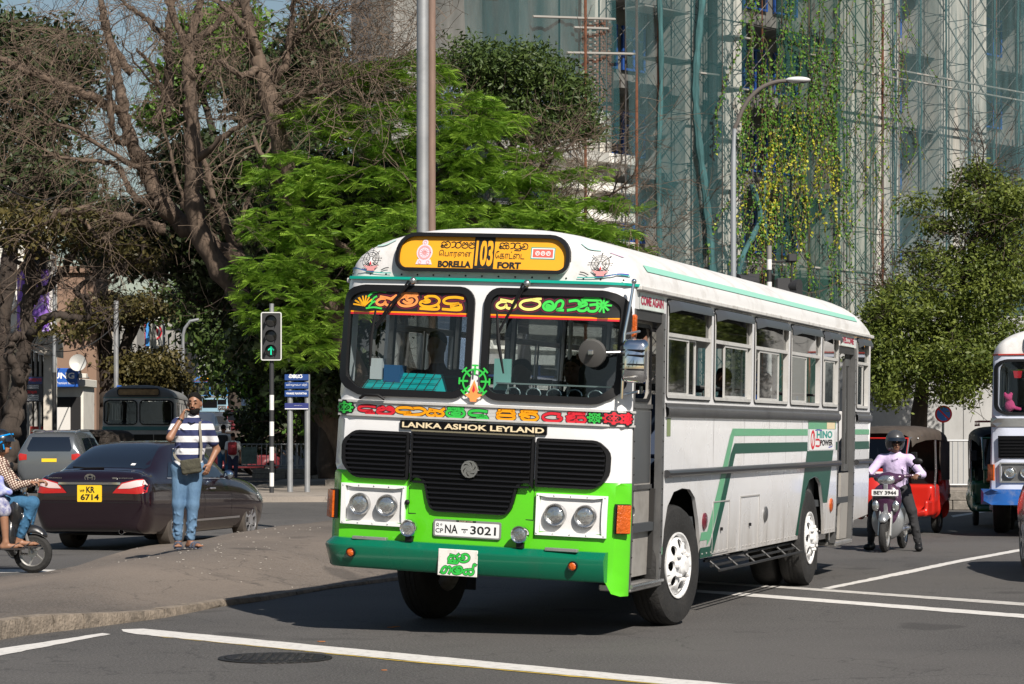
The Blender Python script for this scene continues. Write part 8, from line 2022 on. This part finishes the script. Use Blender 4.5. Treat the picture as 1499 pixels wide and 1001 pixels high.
# far pedestrians
STAND = dict(head=(0,0,1.60), neck=(0,0,1.44), shl=(-.19,0,1.37), shr=(.19,0,1.37), ell=(-.24,.02,1.08), wrl=(-.24,-.04,.83), elr=(.24,.02,1.08), wrr=(.24,-.04,.83), hipl=(-.09,0,.9), hipr=(.09,0,.9), knl=(-.10,0,.5), knr=(.10,0,.5), anl=(-.10,0,.09), anr=(.10,0,.09), tol=(-.10,-.15,.04), tor=(.10,-.15,.04))
def ped(label, px, Y, shirt, trou, sc=1.0, rz=0, pack=None, J=None, z=None):
    zz = z if z is not None else max(0,Y-95)*.032
    t = person('person', label, (at(px,0,Y).x,Y,zz), rz, J or STAND, h=.03, shirt=shirt, trousers=trou, fine=False, skin=SKIN2); t.scale = (sc,sc,sc)
    if pack:
        s = SDF(.025); s.box((0,.17,1.2),(.15,.09,.22),.06,.02); s.cap((0,.25,1.1),(0,.25,1.2),.08,.08,.04); o = s.build('backpack', pack, None); o.location = t.location; o.rotation_euler = t.rotation_euler; o.scale = t.scale
        tag(o, 'backpack worn by the '+label, 'backpack')
    return t
WSH = mat('white_shirt', (.6,.6,.6), .85); NAV = mat('navy_trousers', (.02,.025,.06), .85); PRED = mat('pack_red', (.28,.015,.025), .7); LBL = mat('light_blue_shirt', (.12,.25,.5), .85)
ped('schoolchild in white shirt near the railing', 341, 71, WSH, NAV, .86, radians(180), PRED, z=.13)
ped('taller pupil in white shirt and jeans', 327, 73, WSH, DEND, 1.0, radians(180), BLKC, z=.13)
ped('pedestrian in light blue shirt walking below the phone shop sign', 93, 128, LBL, BLKC, 1, radians(170), PRED)
ped('bare armed man standing beside the dark pole at far left', 83, 98, mat('brown_shirt',(.2,.1,.06),.9), BLKC, 1, 0, z=.3)
ped('pedestrian in dark clothes near the banner column', 55, 86, BLKC, BLKC, 1, 0)
ped('distant walker in blue by the shop row', 133, 118, LBL, BLKC); ped('distant walker in grey by the shop row', 140, 121, WSH, NAV)
SITJ = dict(head=(0,0,1.12), neck=(0,.02,.96), shl=(-.18,.02,.88), shr=(.18,.02,.88), ell=(-.24,-.1,.66), wrl=(-.2,-.3,.58), elr=(.24,-.1,.66), wrr=(.2,-.3,.58), hipl=(-.1,.05,.42), hipr=(.1,.05,.42), knl=(-.2,-.38,.48), knr=(.16,-.38,.48), anl=(-.3,-.5,.09), anr=(.1,-.45,.09), tol=(-.35,-.62,.04), tor=(.1,-.6,.04))
ped('person in green and orange sitting on the plinth beside the bus headlights', 481, 75, mat('orange_green_cloth',(.3,.12,.02),.9,var=.5,vscale=6,c2=(.03,.25,.05)), NAV, 1, radians(40), J=SITJ, z=.14)
# ============================================================ OTHER BUSES
def lite_bus(label, loc, rz, paint, low, bumpm, board=YEL, L=9.5, group=None, toy=False, right_side=True, roofm=None, trimm=None):
    t = thing('bus', label, 'bus', loc, rz, group); B = lambda mb,nm,m,p=None,smooth=35: mb.build(nm, m, p or t, smooth)
    mb = MB(); panel(mb, [(-1.25,.5),(1.25,.5),(1.25,1.70),(-1.25,1.70)], FN_, thick=.01, step=.12); B(mb,'front_panel',low)
    mb = MB(); panel(mb, [(-1.25,1.83),(1.25,1.83),(1.25,2.82),(-1.25,2.82)], FN_, [rrect(-1.12,-.05,1.9,2.72,.15,5), rrect(.05,1.12,1.9,2.72,.15,5)], thick=.02, step=.12); B(mb,'windscreen_surround',paint)
    for s in (-1,1):
        lp = densify(rrect(-1.14,-.03,1.88,2.74,.16,5),.12); lp = lp if s < 0 else [(-a,b) for a,b in lp][::-1]
        mb = MB(); ring(mb, lp, .04, FR, .02, .04); g_ = B(mb,'window_gasket',RUB); mb = MB(); panel(mb, rrect(s*.585-.53,s*.585+.53,1.9,2.72,.12,5), FR, step=.2, d=.003); B(mb,'windscreen',GLW,g_)
        mb = MB(); panel(mb, [(s*a,b) for a,b in ((.53,1.22),(1.1,1.22),(1.1,1.56),(.53,1.56))], FR, thick=.02, step=.2, d=.02); B(mb,'side_grille',BLKP)
        mb = MB(); ring(mb, [(s*.82-.27,.84),(s*.82+.27,.84),(s*.82+.27,1.15),(s*.82-.27,1.15)], .025, FR, .03, .03); hb = B(mb,'headlight_frame',ALU)
        mb = MB(); panel(mb, [(s*.82-.245,.865),(s*.82+.245,.865),(s*.82+.245,1.125),(s*.82-.245,1.125)], FR, step=.2, d=.004); B(mb,'back_plate',ALUD,hb)
        for k in (-1,1): lamp(hb, FR, s*.82+.12*k, .995, .085)
        mb = MB(); panel(mb, [(s*a,b) for a,b in ((1.14,.87),(1.21,.87),(1.21,1.12),(1.14,1.12))], FR, thick=.04, step=.1, d=.05); B(mb,'indicator',ORG)
    mb = MB()
    for z in (1.26,1.31,1.36,1.41,1.46,1.51): 
        for (a,b) in ((-1.08,-.55),(-.5,.5),(.55,1.08)): mb.tube([FR(a,z,.03),FR((a+b)/2,z,.03),FR(b,z,.03)],.01,4)
    tag(B(mb,'grille_bars',SLAT),kind='stuff')
    mb = MB(); panel(mb, [(-.5,1.0),(.5,1.0),(.5,1.56),(-.5,1.56)], FR, thick=.02, step=.2, d=.02); B(mb,'grille',BLKP)
    mb = MB(); panel(mb, [(-1.25,1.70),(1.25,1.70),(1.25,1.83),(-1.25,1.83)], FN_, thick=.02, step=.12, d=.015); B(mb,'moulding_strip',trimm or ALU)
    mb = MB(); panel(mb, [(-1.25,.5),(1.25,.5),(1.25,.74),(-1.25,.74)], lambda u,v,d: FR(u,v,d), thick=.12, step=.12, d=.14); B(mb,'bumper',bumpm)
    mb = MB(); panel(mb, [(-1.25,2.80),(1.25,2.80),(1.25,2.822),(-1.25,2.822)], FN_, thick=.03, step=.12, d=.02); B(mb,'roof_trim',trimm or mat('red_trim',(.35,.03,.02),.4))
    mb = MB(); roof_sheet(mb, L); B(mb,'roof',roofm or WHITER,None,60)
    mb = MB(); ring(mb, densify(rrect(-.72,.72,2.87,3.14,.1,5),.1), .03, DBy, .03, .2); db_ = B(mb,'board_frame',RUB); mb = MB(); panel(mb, rrect(-.69,.69,2.9,3.11,.08,5), DBy, step=.3, d=.012); B(mb,'destination_board',board,db_)
    nW = int((L-1.6)/1.5)
    for fn in (SD,SL):
        o = [(.08,2.79),(.08,.5),(1.0,.5)]+arch(1.0,2.4,.5)[1:]+[(2.4,.5),(6.4,.5)]+arch(6.4,7.8,.5)[1:]+[(7.8,.5),(L,.5),(L,2.79)]
        mb = MB(); panel(mb, o, fn, [[(1.0+i*1.5,1.95),(2.35+i*1.5,1.95),(2.35+i*1.5,2.7),(1.0+i*1.5,2.7)] for i in range(nW)], thick=.03, step=.6); B(mb,'side_panel',paint)
        for i in range(nW):
            mb = MB(); ring(mb, [(1.0+i*1.5,1.95),(2.35+i*1.5,1.95),(2.35+i*1.5,2.7),(1.0+i*1.5,2.7)], .04, fn, .01, .03); w_ = B(mb,'window',ALU,None,0); mb = MB(); panel(mb,[(1.04+i*1.5,2.0),(2.3+i*1.5,2.0),(2.3+i*1.5,2.66),(1.04+i*1.5,2.66)],fn,step=.8,d=-.01); B(mb,'pane',GLT,w_,0)
    mb = MB(); mb.box(-1.2,1.2,L-.05,L,.6,2.8); B(mb,'rear_panel',paint,None,0); mb = MB(); mb.box(-1.2,1.2,0,L-.06,.86,.93); mb.box(-.9,.9,.3,L-.4,.45,.86); mb.box(-1.1,1.1,.05,.3,.93,1.85); B(mb,'floor',DARKI,None,0)
    for i in range(5):
        for x in (-.7,.7): mb = MB(); mb.box(x-.42,x+.42,2+i*1.2,2.1+i*1.2,1.3,2.05,.03); B(mb,'seat',SEAT)
    for x,s in ((1.24,1),(-1.24,-1)):
        for y in (1.7,7.1): wheel(t, x, y, .49, .26, 0, sgn=s)
    return t
BLUEB = mat('bumper_blue', (.02,.12,.42), .35, coat=.4, dirt=(.3,.3,.3), dscale=5, damt=.5); WBL = mat('blue_white_paint', (.62,.66,.78), .35, dirt=(.35,.33,.3), damt=.4)
b2 = lite_bus('white bus with blue bumper and pink soft toy cropped at the right edge', (8.60,37.7,0), radians(-13), WBL, WBL, BLUEB)
PINK = mat('pink_plush', (.75,.08,.25), .95, bump=.6, bscale=40); s = SDF(.018); s.ell((-.95,.02,2.02),(.08,.06,.10),.03).ell((-.97,0,2.15),(.06,.05,.055),.02).cap((-.93,0,2.0),(-.8,-.02,1.97),.035,.03,.02).ell((-1.02,0,2.19),(.03,.02,.05),.01).ell((-.93,0,2.2),(.03,.02,.04),.01)
o = s.build('soft_toy', PINK, None); o.location = b2.location; o.rotation_euler = b2.rotation_euler; tag(o, 'bright pink soft toy sitting inside the windscreen of the bus at right', 'soft toy')
for i, (c, nm) in enumerate(((P_RED,'red'),(P_GRN,'green'),(P_YEL,'yellow'))):
    mb = MB(); mb.add([(-.9+i*.17,-.02,2.56),(-.76+i*.17,-.02,2.56),(-.78+i*.17,-.02,2.45),(-.88+i*.17,-.02,2.45)],[(0,1,2,3)]); o = mb.build('pennant', c, None, smooth=0); o.location = b2.location; o.rotation_euler = b2.rotation_euler; tag(o, 'small %s pennant hung inside the windscreen of the bus at right' % nm, 'pennant')
GREYB = mat('grey_bus_paint', (.45,.43,.40), .5, dirt=(.12,.11,.1), damt=.5)
lite_bus('old grey bus with brown destination board waiting behind the maroon saloon', (at(203,0,84).x,84,0), radians(4.5), GREYB, GREYB, ALUD, board=mat('brown_board',(.25,.15,.06),.6,var=.6,vscale=5), trimm=mat('dull_teal',(.06,.2,.2),.5), roofm=mat('grey_roof',(.16,.16,.155),.6))
lite_bus('blue bus far up the street above the phoning man', (at(308,0,168).x,168,73*.032), radians(-4), mat('far_blue_paint',(.05,.22,.5),.4), mat('far_pale_blue',(.25,.4,.5),.4), ALUD, roofm=mat('far_blue_roof',(.05,.16,.4),.5))
lite_bus('white van-like bus far back between the street lamps', (at(245,0,185).x,185,90*.032), 0, WHITE, WHITE, ALUD, board=BLKT)

# ============================================================ STREET FURNITURE
GALV = mat('galvanised', (.3,.31,.32), .55, .5, var=.2, vscale=3, dirt=(.2,.17,.13), damt=.4); POLEB = mat('pole_black', (.03,.03,.032), .5); POLEW = mat('pole_white', (.7,.7,.68), .6, dirt=(.3,.28,.25), damt=.5)
# twin lamp pole in front of the flame tree
p = Vector(((624-CX)*36/FPX, 36, 0)); t = thing('light_pole', 'tall pair of galvanised steel columns rising behind the bus roof', 'pole', (p.x,36,.1))
mb = MB(); mb.tube([(-.05,0,0),(-.05,0,9.5)],.092,14); mb.build('column', GALV, t); mb = MB(); mb.tube([(.082,.0,0),(.082,.0,9.5)],.056,12); mb.build('rusty_column', mat('rust_column',(.20,.13,.10),.7,var=.35,vscale=4,stretch=(1,1,.2)), t)
mb = MB(); mb.box(-.25,.25,-.22,.22,0,.03,.004)
mb.build('base_plate', GALV, t); mb = MB(); mb.tube([(-.055,0,9.5),(-.6,0,9.7),(-1.4,0,9.75)],.05,8); mb.build('arm', GALV, t)
# street lamp
Yl = 42; x0 = (1073-CX)*Yl/FPX; t = thing('street_lamp', 'grey street lamp with curved arm reaching right above the bus', 'street lamp', (x0,Yl,0))
zz = lambda py: HZ-(py-HY)*Yl/FPX; xx = lambda px: (px-CX)*Yl/FPX-x0
P_ = crom([(0,0,0),(xx(1073.5),0,zz(420)),(xx(1074),0,zz(215)),(xx(1080),0,zz(178)),(xx(1093),0,zz(150)),(xx(1112),0,zz(130)),(xx(1135),0,zz(120)),(xx(1158),0,zz(118))],8)
mb = MB(); mb.tube(P_, [.05 if p_.z < zz(220) else .036 for p_ in P_], 10); mb.m = [0 if i//10 < 19 else 1 for i in range(len(mb.f))]; mb.build('column', [mat('lamp_grey',(.30,.32,.34),.5,.3), mat('lamp_brown',(.10,.085,.075),.7)], t)
mb = MB(); mb.sphere((xx(1168),0,zz(117)),.22,12,sc=(1,.55,.26)); mb.box(xx(1153),xx(1160),-.06,.06,zz(120),zz(114),.01); lh = mb.build('lamp_head', mat('lamp_shell',(.6,.6,.6),.4), t); mb = MB(); mb.sphere((xx(1170),0,zz(119)),.17,10,sc=(1,.5,.22)); mb.build('diffuser', GLD, lh)
# signals
GON = mat('signal_green', (0,.5,.3), .4, emit=(.02,.7,.35), es=.35); BOARD = mat('backboard_edge', (.62,.62,.6), .6)
def signal_head(t, z, w=.46, h=1.22, lit=True, dpt=.3):
    mb = MB(); mb.box(-w/2,w/2,.02,.05,z,z+h,.02); hd2 = mb.build('backboard', POLEB, t, smooth=0)
    mb = MB(); ring(mb, densify(rrect(-w/2-.025,w/2+.025,z-.025,z+h+.025,.05,3),.3)[::1], .025, lambda u,v,d: (u,.01-d,v), .01, .05); mb.build('white_border', BOARD, hd2, smooth=0)
    mb = MB(); mb.box(-.16,.16,.05,.05+dpt,z+.06,z+h-.06,.04); mb.build('housing', POLEB, t)
    for i in range(3):
        cz = z+h*(.83-.32*i); M = T_(0,.02,cz) @ Matrix.Rotation(radians(90),4,'X')
        mb = MB(); mb.lathe([(.13,0),(.13,.03),(.001,.045)],M,22); mb.build('lens', mat('dark_lens',(.02,.02,.02),.2), hd2)
        mb = MB(); mb.lathe([(.145,0),(.15,.16),(.145,.16),(.14,0)],M,20,a0=-.6,a1=pi+.6); mb.v = [(x,y,z_) for x,y,z_ in mb.v]; mb.build('visor', POLEB, hd2)
        if i == 2 and lit:
            mb = MB(); f_ = lambda u,v,d: (u,-.045,cz+v); stroke(mb,[(0,-.09),(0,.08)],.03,f_); stroke(mb,[(-.06,.02),(0,.085)],.03,f_); stroke(mb,[(.06,.02),(0,.085)],.03,f_); mb.build('green_arrow', GON, hd2, smooth=0)
def banded_pole(t, bands, r=.057):
    for z0,z1,m,nm in bands: mb = MB(); mb.tube([(0,.12,z0),(0,.12,z1)],r,12); mb.build(nm, m, t)
Ys = 60.5; xs_ = (397-CX)*Ys/FPX; t = thing('traffic_signal', 'traffic signal showing a green arrow on a black and white banded pole', 'traffic light', (xs_,Ys,0))
zq = lambda py: HZ-(py-HY)*Ys/FPX
bands = [(0,zq(712),POLEB,'pole'),(zq(712),zq(692),POLEW,'white_band'),(zq(692),zq(674),POLEB,'pole'),(zq(674),zq(654),POLEW,'white_band'),(zq(654),zq(638),POLEB,'pole'),(zq(638),zq(617),POLEW,'white_band'),(zq(617),zq(600),POLEB,'pole'),(zq(600),zq(578),POLEW,'white_band'),(zq(578),zq(528),POLEB,'pole'),(zq(528),zq(444),GALV,'pole')]
banded_pole(t, bands); signal_head(t, zq(526), .46, 1.14)
Yb = 45; xb = (1127-CX)*Yb/FPX; t = thing('traffic_signal', 'signal seen from behind on a banded pole above the bus roof', 'traffic light', (xb,Yb,0)); zb_ = lambda py: HZ-(py-HY)*Yb/FPX; xo = lambda px: (px-CX)*Yb/FPX-xb
banded_pole(t, [(0,zb_(412),POLEW,'white_band'),(zb_(412),zb_(394),POLEB,'pole'),(zb_(394),zb_(379),POLEW,'white_band'),(zb_(379),zb_(359),mat('grey_band',(.2,.19,.18),.7),'grey_band')], .048)
for (px0,px1,py0,py1) in ((1137,1160,406,430),):
    mb = MB(); mb.box(xo(px0),xo(px1),.1,.35,zb_(py1),zb_(py0),.03); h1 = mb.build('housing', POLEB, t)
    for k in range(2): mb = MB(); mb.tube([(xo(px1)-.02,.2,zb_(418+k*12)),(xo(px1)+.14,.1,zb_(419+k*12))],[.11,.14],14); mb.build('visor', POLEB, h1)
mb = MB(); mb.box(xo(1095),xo(1113),.1,.13,zb_(425),zb_(400),.02); h1 = mb.build('backboard', POLEB, t); mb = MB(); mb.tube([(xo(1107),.1,zb_(412)),(xo(1078),-.1,zb_(413))],[.1,.15],14); mb.build('visor', POLEB, h1)
mb = MB(); mb.box(xo(1154),xo(1167),.0,.3,zb_(383),zb_(371),.02); mb.tube([(xo(1160),.1,zb_(420)),(xo(1160),.1,zb_(380))],.015,6); mb.tube([(0,.12,zb_(382)),(xo(1160),.12,zb_(382))],.02,6); mb.build('sensor_box', POLEB, t)
# direction board behind the signal
Yd = 61.5; xd = (434-CX)*Yd/FPX; t = thing('street_sign', 'stack of blue street name boards on two grey posts behind the railing', 'sign', (xd,Yd,0)); zd_ = lambda py: HZ-(py-HY)*Yd/FPX
for x in (-.16,.27): mb = MB(); mb.tube([(x,0,0),(x,0,zd_(548))],.07,10); mb.build('post', GALV, t)
for k,(a,b) in enumerate(((548,557),(559.5,569),(571.5,581),(590,599.5))):
    mb = MB(); mb.box(-.29,.31,-.1,-.07,zd_(b),zd_(a),.01); bd = mb.build('board', mat('street_sign_blue',(.012,.05,.2),.5) if k < 3 else mat('navy_board',(.02,.03,.15),.5), t, smooth=0); f_ = lambda u,v,d: (u,-.103,v); mb = MB()
    if k == 0: sinhala(mb,['ba','ma','pa','tta'],f_,-.18,zd_(b)+.07,.08,.018)
    elif k == 1: put_text(mb,'\u0b95\u0bca\u0bb4\u0bc1\u0bae\u0bcd\u0baa\u0bc1 \u0bb5\u0bc0\u0ba4\u0bbf',f_,-.25,.27,zd_(b)+.06,zd_(a)-.04)
    elif k == 2: put_text(mb,'VIHARE MAWATHA',f_,-.25,.27,zd_(b)+.06,zd_(a)-.05,bold=.02)
    else: put_text(mb,'Cinnamon',f_,-.05,.15,zd_(b)+.1,zd_(a)-.05); stroke(mb,[(-.27,zd_(b)+.02),(.29,zd_(b)+.02)],.02,f_)
    mb.build('lettering', WHP if k != 1 else WHP, bd, smooth=0)
# railings
def railing(label, p0, p1, z0, h, sp_, m=GALV, rb=.014, every=12):
    p0 = Vector(p0); p1 = Vector(p1); L = (p1-p0).length; t = thing('railing', label, 'railing', tuple(p0), atan2(p1.y-p0.y,p1.x-p0.x))
    for z in (z0+.12,z0+h): mb = MB(); mb.tube([(0,0,z),(L,0,z)],rb*1.7,8); mb.build('rail', m, t)
    proto = None; k = int(L/sp_)
    for i in range(k+1):
        if proto is None: mb = MB(); mb.tube([(0,0,z0+.12),(0,0,z0+h)],rb,5); proto = mb.build('bar', m, t); continue
        o = bpy.data.objects.new('bar', proto.data); COL.objects.link(o); o.parent = t; o.location = (i*sp_,0,0)
        if i % every == 0: mb = MB(); mb.tube([(i*sp_+.03,0,z0-.15),(i*sp_+.03,0,z0+h+.02)],rb*2.3,8); mb.build('post', m, t)
    return t
def Xp(px,Y): return (px-CX)*Y/FPX
RL = railing('grey steel railing on a stone plinth behind the signal pole', (Xp(347,80),80,0), (Xp(560,80),80,0), .42, .82, .16)
railing('silver crowd railing on the raised kerb between the two rickshaws', (Xp(1387,53.5),53.5,0), (26,51.5,0), .36, 1.08, .115, mat('pale_galvanised',(.42,.43,.44),.5,.5))
mb = MB(); mb.add([(0,0,0),(.5,0,0),(.5,.02,0),(0,.02,0),(0,0,.55),(.5,0,.55),(.5,.02,.55),(0,.02,.55)],[(0,1,5,4),(1,2,6,5),(2,3,7,6),(3,0,4,7),(4,5,6,7)]); o = mb.build('railing_panel', mat('patina_sheet',(.12,.17,.15),.7,var=.4,vscale=6), RL, smooth=0); o.location = (.15,-.06,.6)
# parking sign
t = thing('traffic_sign', 'round blue no parking sign with red border above the red rickshaw', 'sign', (Xp(1381,57),57,.34)); zc_ = 1.6+28*57/3600-.34
mb = MB(); mb.tube([(0,.05,0),(0,.05,zc_-.1)],.03,8); mb.build('post', GALV, t)
mb = MB(); mb.prism(circ(0,zc_,.2,28), lambda u,v,d:(u,-d,v), .0, .02); dsc = mb.build('disc', P_RED, t, smooth=0); mb = MB(); mb.prism(circ(0,zc_,.158,28), lambda u,v,d:(u,-d,v), .021, .024); mb.build('blue_field', mat('sign_azure',(.02,.15,.55),.4), dsc, smooth=0)
mb = MB(); stroke(mb,[(-.115,zc_+.115),(.115,zc_-.115)],.035,lambda u,v,d:(u,-.027,v)); mb.build('red_bar', P_RED, dsc, smooth=0)
# distant poles and lamps
for px, Y, py, lb, arm in [(170,100,440,'plain grey pole standing in front of the low tree at left',0),(240,150,455,'straight grey pole beside the white advertising wall',0),(268,140,470,'curved grey street lamp in the middle of the far street',1),(299,170,485,'thin pole under the dark canopy right of the curved lamp',0),(316,190,520,'farthest short pole at the end of the street',0)]:
    zt = at(0,py,Y).z; zb2 = max(0,Y-95)*.032; t = thing('lamp_pole', lb, 'pole', (Xp(px,Y),Y,zb2)); mb = MB(); H = zt-zb2
    pts = [(0,0,0),(0,0,H-.8 if arm else H)]+([(.1,0,H-.4),(.4,0,H),(.9,0,H+.1)] if arm else []); mb.tube(pts,.1 if Y < 120 else .09,8); mb.build('column', GALV, t)
    mb = MB(); mb.box(-.14,.14,-.14,.14,0,.25,.02); mb.build('base', GALV, t)
Yp = 84; t = thing('utility_pole', 'pole black below and grey above beside the phone shop', 'pole', (Xp(79.5,Yp),Yp,0)); mb = MB(); mb.tube([(0,0,0),(0,0,at(0,545,Yp).z)],.07,10); mb.build('black_section', POLEB, t); mb = MB(); mb.tube([(0,0,at(0,545,Yp).z),(0,0,at(0,330,Yp).z)],.06,10); mb.build('grey_section', GALV, t)
# red poster board, kiosk
t = thing('poster_stand', 'red poster board with pale letters near the parked rickshaws', 'sign', (Xp(53,82),82,0)); q = bbox_px(46,64,624,650,82); mb = MB(); mb.box(-.2,.22,-.03,.02,max(.3,q[2]),q[3],.01); pb = mb.build('board', mat('poster_red',(.45,.03,.02),.6,var=.4,vscale=4), t, smooth=0); mb = MB(); sinhala(mb,['ka','la','sa'],lambda u,v,d:(u,-.035,v),-.16,q[3]-.18,.09,.025); mb.build('lettering', P_CREAM, pb, smooth=0)
t = thing('kiosk', 'small white cabinet standing at the roadside behind the schoolchildren', 'cabinet', (Xp(328,100),100,.1)); mb = MB(); mb.box(-.22,.22,0,.5,.9,1.9,.02); mb.box(-.19,.19,.02,.4,0,.9,.01); mb.build('cabinet', P_WHT, t, smooth=0); mb = MB(); mb.box(-.25,.25,-.03,.53,1.9,1.95,.01); mb.build('cap', GALV, t, smooth=0)
t = thing('wall_box', 'small blue post box shaped panel on the far pole', 'sign', (Xp(174,99),99,0)); q = bbox_px(171,178,564,577,99); mb = MB(); mb.box(-.08,.12,-.1,.0,q[2],q[3],.02); mb.build('panel', SAM, t, smooth=0); mb = MB(); mb.box(-.03,.07,-.12,-.101,q[2]+.1,q[3]-.12); mb.build('white_mark', WHP, t, smooth=0)
# overhead wires
WR = mat('cable', (.02,.02,.02), .8)
for i, (a,b) in enumerate([((-20,508,84),(180,452,100)),((60,512,84),(175,470,100)),((0,450,84),(170,445,100)),((0,270,60),(120,262,75))]):
    A, Bq = at(*a), at(*b); P_ = [A+(Bq-A)*k/12+Vector((0,0,-.5*sin(pi*k/12))) for k in range(13)]; mb = MB(); mb.tube(P_,.02,4); tag(mb.build('overhead_wire', WR), ['lowest cable sagging left across the beige canopy','cable running from the dark pole to the grey pole','upper cable crossing the purple banner','pale highest cable through the bare branches'][i], 'cable')
